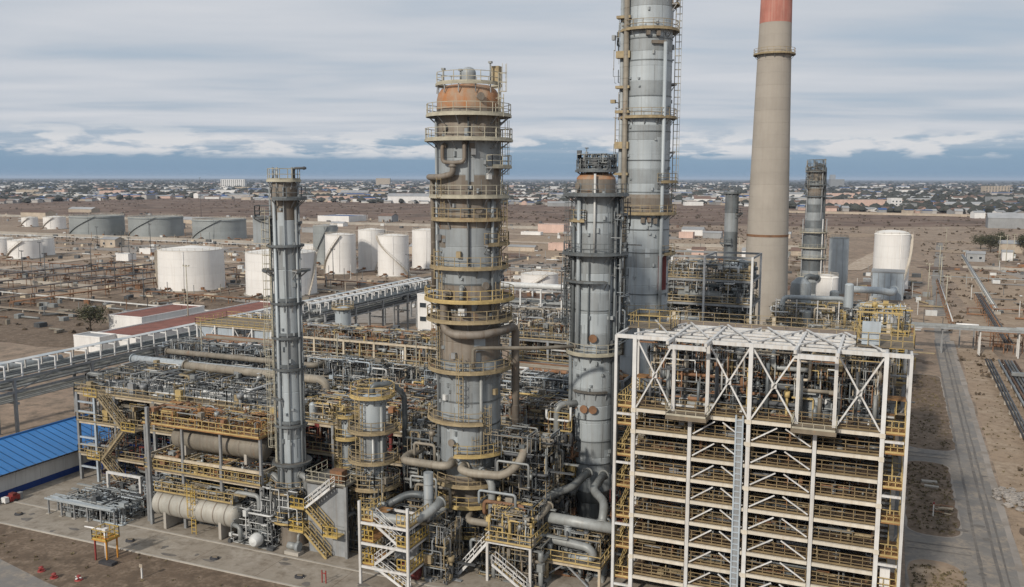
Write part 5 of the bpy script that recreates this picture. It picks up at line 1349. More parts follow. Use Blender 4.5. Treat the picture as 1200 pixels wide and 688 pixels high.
# ------------------------------------------------------------------ buildings near the unit
sh = thing('blue_roof_shed', 'long low white shed with bright blue roof and navy base, left edge', 'building', (-101, 55, 0))
for i in range(11):
    y0, y1 = i * 3.6, i * 3.6 + 3.57
    MB().bx(-0.12, 0.0, y0, y1, 0.9, 3.3).build('wall_panel', 'wall_panel', sh)
    MB().bx(-0.1, 0.03, y0, y1, 0.0, 0.88).build('base_panel', 'blue_trim', sh)
    mb = MB()
    n = 3
    for k in range(n):
        a, b = y0 + (y1 - y0) * k / n, y0 + (y1 - y0) * (k + 1) / n
        mb.add([(0.7, a, 3.3), (0.7, b - 0.08, 3.3), (-6.8, b - 0.08, 5.45), (-6.8, a, 5.45)], [(0, 1, 2, 3)])
        mb.add([(0.7, b - 0.08, 3.36), (0.7, b, 3.36), (-6.8, b, 5.51), (-6.8, b - 0.08, 5.51)], [(0, 1, 2, 3)])
    mb.build('roof_panel', 'blue_roof', sh)
    MB().add([(-6.8, y0, 5.45), (-6.8, y1, 5.45), (-14, y1, 3.3), (-14, y0, 3.3)], [(0, 1, 2, 3)])
mb = MB(); mb.add([(-6.8, 0, 5.45), (-6.8, 39.57, 5.45), (-14, 39.57, 3.3), (-14, 0, 3.3)], [(0, 1, 2, 3)]); mb.build('roof_slope', 'blue_roof', sh)
mb = MB(); mb.add([(0, 39.5, 0), (0, 39.5, 3.3), (-6.8, 39.5, 5.4), (-13.6, 39.5, 3.3), (-13.6, 39.5, 0)], [(0, 1, 2, 3, 4)]); mb.build('gable_wall', 'wall_panel', sh)
mb = MB(); mb.add([(0, 0, 0), (-13.6, 0, 0), (-13.6, 0, 3.3), (-6.8, 0, 5.4), (0, 0, 3.3)], [(0, 1, 2, 3, 4)]); mb.build('gable_wall', 'wall_panel', sh)
MB().bx(-13.7, -13.6, 0, 39.5, 0, 3.3).build('rear_wall', 'wall_panel', sh)
MB().bx(0.62, 0.78, 0, 39.6, 3.12, 3.3).build('gutter', 'dark_iron', sh)
MB().cyl((-6.8, 0, 5.5), (-6.8, 39.6, 5.5), 0.16, n=8).build('ridge_cap', 'blue_roof', sh)
# windows on a facade: recessed pane with frame
def windows(t, x0, y0, dx, dy, n, m, z0, w, h, gx, gz, out, mf='wall_white'):
    """n columns by m rows along direction (dx, dy); out = outward normal"""
    for i in range(n):
        for j in range(m):
            c = (x0 + dx * gx * (i + 0.5), y0 + dy * gx * (i + 0.5), z0 + j * gz + h / 2)
            rz_ = math.atan2(dy, dx)
            f = box_part('window', (w, 0.12, h), mf, t, (c[0] + out[0] * 0.03, c[1] + out[1] * 0.03, c[2]), rz_)
            box_part('pane', (w - 0.16, 0.14, h - 0.16), 'glass_dark', f, (0, 0, 0))
def building(name, label, loc, d, wm_, rm, group=None, rz=0.0, roof='flat', win=None, cat='building'):
    t = thing(name, label, cat, loc, group, rz)
    x, y, h = d[0] / 2, d[1] / 2, d[2]
    MB().bx(-x, x, -y, y, 0, h).build('wall', wm_, t)
    mb = MB()
    if roof == 'flat':
        mb.bx(-x + 0.25, x - 0.25, -y + 0.25, y - 0.25, h, h + 0.06)
        mb.build('roof', rm, t)
        p = MB()
        for a, b, c, e in ((-x - 0.05, x + 0.05, -y - 0.05, -y + 0.24), (-x - 0.05, x + 0.05, y - 0.24, y + 0.05), (-x - 0.05, -x + 0.24, -y + 0.25, y - 0.25), (x - 0.24, x + 0.05, -y + 0.25, y - 0.25)):
            p.bx(a, b, c, e, h + 0.001, h + 0.35)
        p.build('parapet', wm_, t)
    elif roof == 'gable':
        k = min(x, y) * 0.35
        o = 0.3
        if x >= y: mb.add([(-x - o, -y - o, h - 0.1), (x + o, -y - o, h - 0.1), (x + o, 0, h + k), (-x - o, 0, h + k), (-x - o, y + o, h - 0.1), (x + o, y + o, h - 0.1)], [(0, 1, 2, 3), (3, 2, 5, 4)])
        else: mb.add([(-x - o, -y - o, h - 0.1), (-x - o, y + o, h - 0.1), (0, y + o, h + k), (0, -y - o, h + k), (x + o, -y - o, h - 0.1), (x + o, y + o, h - 0.1)], [(3, 2, 1, 0), (4, 5, 2, 3)])
        mb.build('roof', rm, t)
        gbm = MB()
        if x >= y:
            for s in (-1, 1): gbm.add([(s * x, -y, h), (s * x, y, h), (s * x, 0, h + k)], [(0, 1, 2)])
        else:
            for s in (-1, 1): gbm.add([(-x, s * y, h), (x, s * y, h), (0, s * y, h + k)], [(0, 1, 2)])
        gbm.build('gable', wm_, t)
    if win:
        n, m, z0, w, hh, gz = win
        windows(t, -x, -y - 0.02, 1, 0, n, m, z0, w, hh, d[0] / n, gz, (0, -1))
        n2 = max(1, int(d[1] / (d[0] / n)))
        windows(t, x + 0.02, -y, 0, 1, n2, m, z0, w, hh, d[1] / n2, gz, (1, 0))
    return t
building('long_building', 'long low building with reddish-brown flat roof and white parapet', (-166.2, 184, 0), (12.6, 60, 3.3), 'wall_white', 'roof_red')
building('annex', 'small bright white annex at the near end of the red-roofed building', (-170.0, 151.6, 0), (8.2, 4.8, 3.4), 'wall_white', 'roof_grey')
building('hall', 'white-walled hall with brown roof behind the long red-roofed building', (-183, 184.5, 0), (11.5, 23, 3.9), 'wall_white', 'roof_red')
building('control_building', 'white multi-storey block with dark windows left of the broad column', (-103.6, 199, 0), (6.4, 14, 11.5), 'wall_white', 'roof_grey', win=(2, 3, 1.6, 1.9, 1.3, 3.4))

# ------------------------------------------------------------------ storage tanks
def tank(label, loc, r, h, m, roof='cone', group=None, stairs=None, rim='tank_rim'):
    t = thing('storage_tank', label, 'tank', loc, group)
    k = 5 if h > 12 else 4
    for i in range(k):
        z0, z1 = h * i / k, h * (i + 1) / k
        d = 0.03 * (k - i)
        MB().lathe([(r + d - 0.05, z0), (r + d, z0 + 0.05), (r + d, z1 - 0.05), (r + d - 0.05, z1)], 56).build('shell_course', m, t)
    if roof == 'cone': MB().lathe([(r + 0.12, h - 0.1), (r + 0.12, h), (0.01, h + r * 0.12)], 56).build('roof', 'tank_roof' if m == 'tank_white' else 'tank_grey', t)
    elif roof == 'dome': MB().lathe([(r + 0.12, h - 0.1), (r + 0.12, h)] + dome(r, r * 0.25, h)[1:], 56).build('roof', 'tank_roof', t)
    else:
        MB().lathe([(r - 0.2, h - 1.8), (0.01, h - 1.8)], 56).build('roof', 'roof_grey', t)
        MB().lathe([(r, h - 0.9), (r + 0.6, h - 0.9), (r + 0.6, h - 0.75), (r, h - 0.75)], 56, smooth=False).build('wind_girder', m, t)
    mb = MB()
    rail_arc(mb, r - 0.1, h, 0, 360, 1.0, 0.09, 2.6)
    mb.build('railing', rim, t)
    mb = MB()
    s0, s1 = stairs or (-60, 20)
    n = 14
    for i in range(n):
        a, b = s0 + (s1 - s0) * i / n, s0 + (s1 - s0) * (i + 1) / n
        mb.beam(pp(a, r + 0.55, h * i / n), pp(b, r + 0.55, h * (i + 1) / n), 0.9, 0.14)
        mb.beam(pp(a, r + 0.95, h * i / n + 1), pp(b, r + 0.95, h * (i + 1) / n + 1), 0.08)
        mb.beam(pp(a, r + 0.95, h * i / n), pp(a, r + 0.95, h * i / n + 1), 0.07)
    mb.build('spiral_stair', 'tank_rim' if m == 'tank_white' else 'tank_grey', t)
    MB().lathe([(r + 0.9, 0), (r + 0.9, 0.35), (r, 0.36)], 48, smooth=False).build('foundation_ring', 'concrete', t)
    mb = MB()
    for a in (-20, 35):
        mb.cyl(pp(a, r, 1.2), pp(a, r + 1.6, 1.2), 0.35, n=10); mb.box(pp(a, r + 1.6, 1.2), (0.9, 0.9, 0.9))
        mb.cyl(pp(a, r + 1.6, 1.2), pp(a, r + 6, 0.7), 0.22, n=8)
    mb.build('inlet_pipe', 'pipe_rust', t)
    mb = MB(); mb.cyl(pp(6, r + 0.15, 1), pp(6, r + 0.15, h), 0.12, n=6); mb.build('down_pipe', m, t)
    return t
tank('squat white storage tank left of the slim column, standing clear', (-234, 253, 0), 11.4, 14.3, 'tank_white', stairs=(-88, -60))
tank('squat white storage tank partly hidden behind the slim column', (-195, 254, 0), 11.9, 14.6, 'tank_white', stairs=(60, 88))
tank('leftmost of the four tall white tanks, with diagonal stair', (-214, 319, 0), 6.3, 16.4, 'tank_white', stairs=(-85, 10))
tank('tall white tank, second from the left of the four', (-210, 337, 0), 5.7, 17.6, 'tank_white', stairs=(20, 90))
tank('tall white tank with diagonal stair, third from the left of the four', (-189, 320, 0), 6.3, 16.6, 'tank_white', stairs=(75, -75))
tank('tall white tank nearest the broad column, rightmost of the four', (-192, 354, 0), 6.3, 17.0, 'tank_white', stairs=(20, 80))
tank('tall grey tank behind the leftmost tall white tank', (-243, 350, 0), 5.6, 18.0, 'tank_grey')
tank('large grey floating-roof tank, left of the three far grey tanks', (-513, 465, 0), 17.7, 13.6, 'tank_grey', 'float')
tank('large grey floating-roof tank, middle of the three far grey tanks', (-470, 476, 0), 17.8, 13.3, 'tank_grey', 'float')
tank('large grey floating-roof tank, right of the three far grey tanks', (-413, 474, 0), 17.1, 12.9, 'tank_grey', 'float')
tank('small white tank left of the far grey tanks', (-602, 505, 0), 8.0, 9.3, 'tank_white')
tank('small white tank at left with a second one close behind', (-397, 315, 0), 7.7, 9.0, 'tank_white')
tank('small white tank close behind another at left', (-404, 331, 0), 5.3, 8.8, 'tank_white')
tank('small white tank cut by the left edge', (-424, 322, 0), 6.2, 8.8, 'tank_white')
tank('small pale tank far left behind the beige buildings', (-648, 520, 0), 6, 7.5, 'tank_white')
tank('low white tank behind the white manifold, right of broad column', (-115, 296, 0), 6.6, 6.4, 'tank_white')
tank('white silo tank with rusty rim above the grey duct house, right', (0, 346, 0), 5.9, 20.6, 'tank_white', 'dome', stairs=(0, 80))
tank('dull grey tank between scaffolded column and white silo', (-17, 333, 0), 3.2, 19.6, 'clad_bright', stairs=(120, 200))
tank('pale cylindrical tank with dished top right of the chimney foot', (-13.3, 217, 0), 2.4, 17.6, 'tank_white', 'dome', stairs=(120, 200))

# ------------------------------------------------------------------ plant behind the white structure
t = thing('duct_house', 'grey box-shaped duct house below the white silo', 'building', (-0.7, 327, 0))
box_part('wall', (10, 10, 9.0), 'steel_blue', t, (0, 0, 4.5)); box_part('cornice', (10.4, 10.4, 0.4), 'wall_grey', t, (0, 0, 9.2))
mb = MB()
for i in range(6): mb.bx(-4.9 + i * 1.9, -4.7 + i * 1.9, -5.1, -5.0, 0.2, 8.9)
mb.build('pilaster', 'steel_grey', t)
nozzle_pipe(t, [(-12, -26, 5.4), (-2, -26, 5.4), (1.4, -24, 4.6), (2.0, -10, 4.0)], 1.1, 'clad_bright', 16)
small_column('grey_stack', 'plain grey pipe stack standing left of the grey duct house', (-7.4, 190, 0), 0.85, split(0.1, 19, 0.85, 0.85, 3, ['clad_bright', 'clad']), [])
t = thing('cyclone_vessel', 'grey rounded vessel between chimney foot and pale tank', 'vessel', (-18.6, 212, 0))
MB().lathe([(1.3, 0), (1.4, 10.0), (2.1, 12.2), (2.4, 14.8), (2.1, 16.6), (1.0, 17.7), (0.01, 17.9)], 32).build('shell', 'clad', t)
nozzle_pipe(t, [(0.5, 0, 17), (1.5, 0.5, 18.2), (3.4, 3, 17.5)], 0.6, 'clad_dark', 12)
platform(t, 10.2, 1.4, 2.8, 0, 360, 'yellow_old')
small_column('short_grey_vessel', 'short grey cylinder at the chimney foot, right side', (-16.1, 195, 0), 1.15, split(0.1, 15.0, 1.15, 1.15, 2, ['clad_bright']), [])
f1 = thing('process_frame', 'grey open frame with exchangers between tall column and chimney', 'structure', (-36, 148, 0))
frame(f1, 0, 15.4, 0, 10, (14.5, 19.5, 23.5, 27.4), 7.7, 10, 'steel_white', 'steel_grey', 0.34, 0.34, None, None)
for z in (14.5, 19.5): box_part('deck', (15.6, 10.2, 0.08), 'grating_grey', f1, (7.7, 5, z + 0.05))
for i, (x, z) in enumerate(((3, 16.4), (9.6, 15.8), (6.5, 20.8))):
    MB().cyl((x - 3.2, 1.0, z), (x + 4.0, 1.0, z), 0.75, n=18).build('exchanger', ['clad_bright', 'clad', 'pipe_grey'][i], f1)
mb = MB()
for z in (14.6, 19.6, 23.6): rail_line(mb, (0, -0.1, z), (15.4, -0.1, z), 1.1, 1.3, 0.08)
mb.build('railing', 'yellow_old', f1)
clutter(f1, 'small_piping', 0, 15, 0, 9, 14.6, 26, 300, 121, ['pipe_grey', 'pipe_white', 'pipe_dark', 'clad_dark', 'yellow_old'], 0.06, 0.26, 0.4, 0.5, 0.1)
clutter(f1, 'small_piping', 0, 18, -8, 9, 0.2, 14, 220, 122, ['pipe_dark', 'clad_dark', 'pipe_grey', 'pipe_rust'], 0.1, 0.4, 0.4, 0.5, 0.1)
t = thing('twin_hopper', 'pale twin-cone hopper on legs left of the chimney', 'hopper', (-25.0, 165, 0))
MB().lathe([(0.5, 12.5), (1.9, 16.2), (2.1, 17.8), (0.7, 19.6), (2.2, 22.0), (2.4, 24.0), (1.6, 25.2), (0.01, 25.6)], 32).build('shell', 'clad_bright', t)
for a in (-60, 30, 120, 210): beam_part('leg', pp(a, 2.5, 0.1), pp(a, 2.5, 24), 0.25, 0.25, 'steel_grey', t)
platform(t, 18.9, 1.6, 3.2, 0, 360, 'yellow_old'); platform(t, 13.2, 1.2, 3.0, 0, 360, 'yellow_old')
bf = thing('process_frame', 'yellow-railed low process deck at the foot of the chimney', 'structure', (-30, 128, 0))
frame(bf, 0, 33, 0, 14, (7, 11, 14.6), 6.6, 14, 'steel_grey', 'steel_cream', 0.32, 0.32, 'grating', 'yellow_old')
clutter(bf, 'small_piping', 0, 33, 0, 13, 14.7, 17.8, 300, 125, ['pipe_grey', 'pipe_white', 'yellow_old', 'pipe_beige', 'pipe_dark', 'steel_cream'], 0.06, 0.3, 0.4, 0.6, 0.5)
clutter(bf, 'small_piping', 0, 33, 0, 13, 7.2, 14, 260, 126, ['pipe_dark', 'clad_dark', 'pipe_grey', 'pipe_beige'], 0.08, 0.4, 0.4, 0.5, 0.2)
yt = thing('stair_tower', 'yellow-railed tower with pale domed vessel behind the right roof corner', 'stair', (-3.2, 104, 0))
frame(yt, 0, 5.2, 0, 6, (8, 13, 18, 22.6), 5.2, 6, 'steel_grey', 'yellow_old', 0.28, 0.28, 'grating', 'yellow')
MB().lathe([(1.3, 22.7), (1.5, 24.0), (1.2, 24.9), (0.5, 25.4), (0.01, 25.5)], 28, (2.8, 3, 0)).build('vessel', 'pipe_white', yt)
clutter(yt, 'small_piping', 0.2, 5, 0.3, 5.5, 18, 26, 70, 127, ['yellow', 'yellow_bright', 'pipe_grey', 'pipe_dark'], 0.05, 0.14, 0.5, 0.5, 0.3)
pf = thing('process_frame', 'pale railed frame around vessels beside the white silo', 'structure', (-22, 186, 0))
frame(pf, 0, 26, 0, 14, (5.5, 10.5), 6.8, 14, 'steel_grey', 'steel_cream', 0.3, 0.3, 'grating', 'yellow_old')
clutter(pf, 'small_piping', 0, 26, 0, 16, 10.6, 14.5, 240, 128, ['pipe_grey', 'pipe_white', 'yellow', 'pipe_beige', 'pipe_dark', 'steel_cream'], 0.08, 0.3, 0.45, 0.6, 0.4)
clutter(pf, 'small_piping', 0, 26, -16, 0, 0.2, 12, 240, 129, ['pipe_grey', 'yellow_old', 'pipe_beige', 'pipe_dark', 'clad_dark'], 0.08, 0.3, 0.45, 0.6, 0.4)

for i, (x, y, r_, h, m, lab) in enumerate(((-11.0, 206, 1.0, 15.5, 'clad', 'narrow grey vessel just right of the pale dished tank'), (-3.6, 200, 1.5, 12.5, 'clad_bright', 'squat silver vessel before the grey duct house'), (2.2, 196, 1.1, 13.5, 'pipe_white', 'pale vessel at the right end of the railed vessel frame'), (-14.6, 183, 0.8, 14.0, 'clad_dark', 'dark narrow vessel before the pale dished tank'))):
    small_column('vertical_vessel', lab, (x, y, 0), r_, split(0.1, h, r_, r_, 3, [m]), [(h * 0.8, r_ + 0.8, 0, 360, 'yellow_old')])
nozzle_pipe(pf, [(2, 3, 11), (2, 3, 16), (14, 5, 16), (14, 5, 11)], 0.5, 'clad', 12)
nozzle_pipe(pf, [(16, 8, 11), (16, 8, 14.5), (25, 8, 14.5), (25, 8, 6)], 0.7, 'clad_bright', 12)
for k in range(7): box_part('frame_post', (0.2, 0.2, 5.5), 'steel_white', pf, (1 + k * 4, 0.5, 13.2))
# ------------------------------------------------------------------ right side: pipe bridge, low racks, yard things
pb = thing('pipe_bridge', 'grey pipe bridge crossing above the asphalt road at right', 'pipe rack', (0, 227, 0))
for i in range(5):
    x = 4 + i * 7.8
    for y in (0, 2.4): box_part('post', (0.3, 0.3, 6.0), 'steel_white' if i in (2, 3) else 'steel_grey', pb, (x, y, 3.0))
    box_part('cross_beam', (0.3, 2.6, 0.3), 'steel_grey', pb, (x, 1.2, 5.8))
for i, (y, r_, m) in enumerate(((-0.2, 0.3, 'pipe_grey'), (0.6, 0.42, 'pipe_grey'), (1.5, 0.3, 'clad'), (2.3, 0.26, 'clad_dark'))): MB().cyl((-8, y, 6.0 + r_), (60, y, 6.0 + r_), r_, n=10).build('pipe', m, pb)
for y in (-0.6, 2.9): box_part('long_beam', (68, 0.2, 0.4), 'steel_grey', pb, (26, y, 6.0))
for j, (x, w, lab) in enumerate(((20.6, 1.0, 'dark low pipeline trench running along the sandy verge, right'), (24.2, 3.0, 'low pipe rack on sleepers at the right edge'))):
    rr = thing('low_pipeline', lab, 'pipeline', (x, 110, 0))
    for i in range(15): box_part('sleeper', (w + 0.4, 0.4, 0.7), 'concrete', rr, (0, 2 + i * 7.4, 0.35))
    for k in range(3 if j == 0 else 6): MB().cyl((-w / 2 + w * k / (2 if j == 0 else 5), 0, 0.9 + 0.05 * (k % 2)), (-w / 2 + w * k / (2 if j == 0 else 5), 108, 0.9 + 0.05 * (k % 2)), 0.16 if j == 0 else 0.22, n=8).build('pipe', ['dark_iron', 'pipe_dark', 'pipe_dark'][k % 3] if j == 0 else ['pipe_grey', 'pipe_rust', 'clad_dark', 'pipe_beige'][k % 4], rr)
    if j:
        for i in range(4): box_part('cross_duct', (9, 1.2, 0.6), 'pipe_grey', rr, (3.5, 18 + i * 24, 1.6))
rc = thing('rust_rack', 'rusty steel pipe frame near the pipe bridge, right', 'pipe rack', (20, 234, 0))
frame(rc, 0, 9, 0, 7, (2.5, 4.6), 3, 7, 'pipe_rust', 'pipe_rust', 0.22, 0.2)
t = thing('tank_vessel', 'small white horizontal vessel on posts above the pipe bridge', 'vessel', (17.5, 236, 5.4))
MB().cyl((-2.4, 0, 0), (2.4, 0, 0), 0.55, n=18).build('shell', 'tank_white', t)
for x in (-1.5, 1.5): box_part('leg', (0.3, 0.3, 5.0), 'steel_grey', t, (x, 0, -2.9))
rnd = random.Random(77)
def stone_mesh(seed, r):
    rn = random.Random(seed)
    mb = MB()
    n = 8
    prof = [(0.01, -0.3), (0.8, -0.2), (1.0, 0.15), (0.7, 0.55), (0.01, 0.75)]
    mb.lathe([(a * r, b * r) for a, b in prof], n, smooth=False)
    mb.v = [(x * rn.uniform(0.75, 1.2), y * rn.uniform(0.75, 1.2), z * rn.uniform(0.8, 1.15)) for x, y, z in mb.v]
    return mb
t = thing('rubble_heap', 'pale heap of broken concrete on the verge beside the road', 'rubble', (15.9, 124.5, 0))
for i in range(60):
    me = cached(('rub', i % 8), lambda: stone_mesh(i, 0.5).mesh('stone', 'rubble'))
    a, d = rnd.uniform(0, 6.28), rnd.random() ** 0.7 * 3.0
    o = link('stone', me, t, (d * math.cos(a) * 0.9, d * math.sin(a) * 1.3, 0.12 + max(0, 0.5 - d * 0.2) * rnd.random()), a)
    k = rnd.uniform(0.4, 1.2); o.scale = (k, k, k)
def mound(label, x, y, r, h, m, seed):
    rn = random.Random(seed)
    mb = MB().lathe([(r, -0.05), (r * 0.8, h * 0.35), (r * 0.45, h * 0.8), (0.01, h)], 18)
    mb.v = [(a * rn.uniform(0.85, 1.15), b * rn.uniform(0.85, 1.15), c * rn.uniform(0.8, 1.1)) for a, b, c in mb.v]
    tag(mb.build('earth_mound', m, None, (x, y, 0)), label, 'mound')
mound('low earth mound on the verge just below the rubble heap', 17.2, 113, 2.4, 0.5, 'earth_heap', 1)
mound('dark earth mound at the right edge of the verge', 20.0, 117, 2.2, 0.6, 'earth_heap', 2)
mound('small dirt heap in the upper oval earth patch', 6.5, 215, 1.6, 0.5, 'earth_heap', 3)
mound('small dirt heap beside another near the upper patch', 8.6, 213, 1.3, 0.4, 'earth_heap', 4)
def slab(label, x, y, d, rz_):
    tag(link('concrete_slab', MB().box((0, 0, 0.12), (d[0], d[1], 0.2)).mesh('concrete_slab', 'concrete'), None, (x, y, 0), rz_), label, 'slab')
slab('pale concrete slab lying in the middle earth patch, farther one', 6.2, 127.6, (1.9, 0.7), 0.1)
slab('pale concrete slab lying in the middle earth patch, nearer one', 6.4, 125.6, (1.7, 0.6), -0.05)
pile = thing('scrap_pile', 'small pile of reddish scrap boards in the middle earth patch', 'scrap', (7.2, 116.2, 0))
for i in range(9): box_part('board', (1.6, 0.2, 0.08), ['pipe_rust', 'steel_cream'][i % 2], pile, (rnd.uniform(-0.6, 0.6), rnd.uniform(-1.2, 1.2), 0.06 + 0.09 * i), rnd.uniform(-0.5, 0.5))
t = thing('marker_post', 'white marker post with red cap in the middle earth patch', 'post', (6.2, 114.5, 0))
box_part('post', (0.14, 0.14, 1.5), 'wall_white', t, (0, 0, 0.75)); box_part('cap', (0.2, 0.2, 0.25), 'red_paint', t, (0, 0, 1.62))
t = thing('yellow_frame', 'small yellow tubular frame in the earth patch below the pipe bridge', 'frame', (4.9, 205, 0))
for x in (-0.9, 0.9):
    for y in (-0.7, 0.7): box_part('leg', (0.14, 0.14, 2.4), 'yellow_bright', t, (x, y, 1.2))
for z in (1.2, 2.3):
    for y in (-0.7, 0.7): box_part('rail', (1.9, 0.12, 0.12), 'yellow_bright', t, (0, y, z))
    for x in (-0.9, 0.9): box_part('rail', (0.12, 1.5, 0.12), 'yellow_bright', t, (x, 0, z + 0.13))

# ------------------------------------------------------------------ pavement things, bottom left
sk = thing('pipe_skid', 'low silver pipe skid on short legs beside the pavement edge', 'skid', (-86, 73.6, 0))
for i in range(6): 
    box_part('leg', (0.16, 0.16, 1.8), 'steel_grey', sk, (-5.2 + i * 2.1, -0.4, 0.95)); box_part('leg', (0.16, 0.16, 1.8), 'steel_grey', sk, (-5.2 + i * 2.1, 0.9, 0.95)); box_part('foot', (0.5, 0.5, 0.12), 'concrete', sk, (-5.2 + i * 2.1, -0.4, 0.12))
for k, y in enumerate((-0.5, -0.1, 0.3, 0.7, 1.0)): MB().cyl((-5.6, y, 1.95), (5.4, y, 1.95), 0.14, n=8).build('pipe', ['clad_bright', 'pipe_grey'][k % 2], sk)
box_part('cable_tray', (9.6, 0.5, 0.12), 'clad_bright', sk, (0.4, -0.55, 2.2))
clutter(sk, 'small_piping', -4, 6, 0, 5, 0.2, 2.2, 60, 131, ['clad', 'pipe_grey', 'pipe_dark', 'clad_bright'], 0.04, 0.12, 0.4, 0.4)
vm = thing('valve_manifold', 'tangled silver valve manifold left of the lower drum', 'pipes', (-82, 79, 0))
clutter(vm, 'small_piping', 0, 6.5, 0, 5, 0.15, 3.6, 170, 132, ['clad', 'pipe_grey', 'pipe_dark', 'clad_bright', 'steel_grey'], 0.05, 0.17, 0.45, 0.5)
for x in (0.3, 5.6):
    box_part('post', (0.3, 0.3, 3.8), 'steel_white', vm, (x - 6.5, 0.4, 1.9))
box_part('beam', (5.5, 0.24, 0.3), 'steel_white', vm, (-3.5, 0.4, 3.7))
clutter(vm, 'small_piping', -8.5, 0, 0, 4, 0.15, 1.6, 60, 133, ['clad', 'pipe_grey', 'pipe_dark', 'pipe_rust'], 0.05, 0.14, 0.45, 0.5)
fm = thing('fire_monitor', 'orange fire monitor platform with rails on the brown earth strip', 'monitor', (-74.7, 66.5, 0))
fm.scale = (1.15, 1.15, 1.05)

for x in (-0.7, 0.7):
    for y in (-0.6, 0.6): box_part('leg', (0.12, 0.12, 2.2), 'orange_paint' if x > 0 else 'red_paint', fm, (x, y, 1.1))
box_part('deck', (1.8, 1.6, 0.08), 'orange_paint', fm, (0, 0, 2.2))
mb = MB()
for p, q in (((-0.85, -0.75), (0.85, -0.75)), ((0.85, -0.75), (0.85, 0.75)), ((-0.85, 0.75), (0.85, 0.75)), ((-0.85, -0.75), (-0.85, 0.75))): rail_line(mb, p + (2.24,), q + (2.24,), 1.0, 0.5, 0.06)
mb.build('railing', 'yellow_bright', fm)
mb = MB(); mb.cyl((0, 0, 0), (0, 0, 3.0), 0.16, n=10); mb.cyl((0.1, 0, 3.0), (-2.0, -0.5, 3.25), 0.13, 0.07, n=10); mb.box((0, 0, 3.0), (0.4, 0.4, 0.4)); mb.build('nozzle', 'wall_white', fm)
box_part('plinth', (1.6, 0.7, 0.3), 'dark_iron', fm, (1.0, -0.8, 0.15))
for i, (x, y, lab) in enumerate(((-94.2, 71.5, 'dark drain cover lump on the pavement, leftmost'), (-75.9, 70.8, 'dark drain cover lump right of the orange fire monitor'), (-64.1, 70.8, 'dark drain cover lump below the lower drum'), (-53.2, 70.7, 'dark drain cover lump before the grey stair wall'))):
    t = thing('drain_cover', lab, 'drain cover', (x, y, 0.1))
    t.scale = (0.72, 0.6, 0.6)
    MB().lathe([(0.75, 0), (0.7, 0.28), (0.5, 0.36), (0.01, 0.38)], 16).build('rim', 'dark_iron', t)
    box_part('lid', (0.8, 0.5, 0.12), 'grating', t, (0.1, 0, 0.42), 0.3)
for i, (x, y, lab) in enumerate(((-78.4, 61.6, 'red fire hydrant on the earth, leftmost of three'), (-75.9, 61.0, 'red fire hydrant on the earth, middle of three'), (-73.2, 61.6, 'red fire hydrant on the earth, rightmost of three'))):
    t = thing('fire_hydrant', lab, 'hydrant', (x, y, 0))
    t.scale = (0.75, 0.75, 0.5)
    MB().lathe([(0.55, 0), (0.5, 0.2), (0.22, 0.25), (0.22, 0.8), (0.3, 0.85), (0.2, 1.05), (0.01, 1.12)], 14).build('barrel', 'red_paint', t)
    mb = MB(); mb.cyl((-0.5, 0, 0.62), (0.5, 0, 0.62), 0.11, n=8); mb.cyl((0, -0.45, 0.5), (0, 0, 0.5), 0.14, n=8); mb.build('outlet', 'wall_white' if i == 2 else 'red_paint', t)
t = thing('marker_post', 'white marker post on the brown earth strip near the bottom edge', 'post', (-67.7, 64.4, 0))
box_part('post', (0.12, 0.12, 1.3), 'wall_white', t, (0, 0, 0.65)); box_part('sign', (0.4, 0.06, 0.35), 'wall_beige', t, (0, -0.08, 1.35))
t = thing('marker_post', 'pair of thin red posts on the pavement near the bottom edge', 'post', (-50.2, 70.6, 0.1))
for x in (-0.2, 0.25): box_part('post', (0.09, 0.09, 1.3), 'red_paint', t, (x, 0, 0.65))
box_part('rail', (0.5, 0.07, 0.07), 'red_paint', t, (0.02, 0, 1.0))
t = thing('welding_trailer', 'red and white equipment trailer parked against the blue-based shed', 'trailer', (-98.9, 74.2, 0))
box_part('body', (1.5, 2.2, 1.1), 'red_paint', t, (0, 0.4, 1.0)); box_part('hood', (1.3, 1.0, 0.5), 'pipe_red', t, (0, 0.4, 1.8)); box_part('tank', (1.2, 0.9, 1.2), 'wall_white', t, (-0.1, -1.3, 1.0)); box_part('cabinet', (0.9, 0.7, 1.5), 'wall_grey', t, (0.1, 2.0, 0.95))
t.scale = (0.6, 0.6, 0.55)
for s in (-1, 1): MB().cyl((s * 0.85, 0.4, 0.42), (s * 0.6, 0.4, 0.42), 0.4, n=16).build('wheel', 'dark_iron', t)
box_part('drawbar', (0.15, 1.4, 0.12), 'dark_iron', t, (0, -2.3, 0.5))

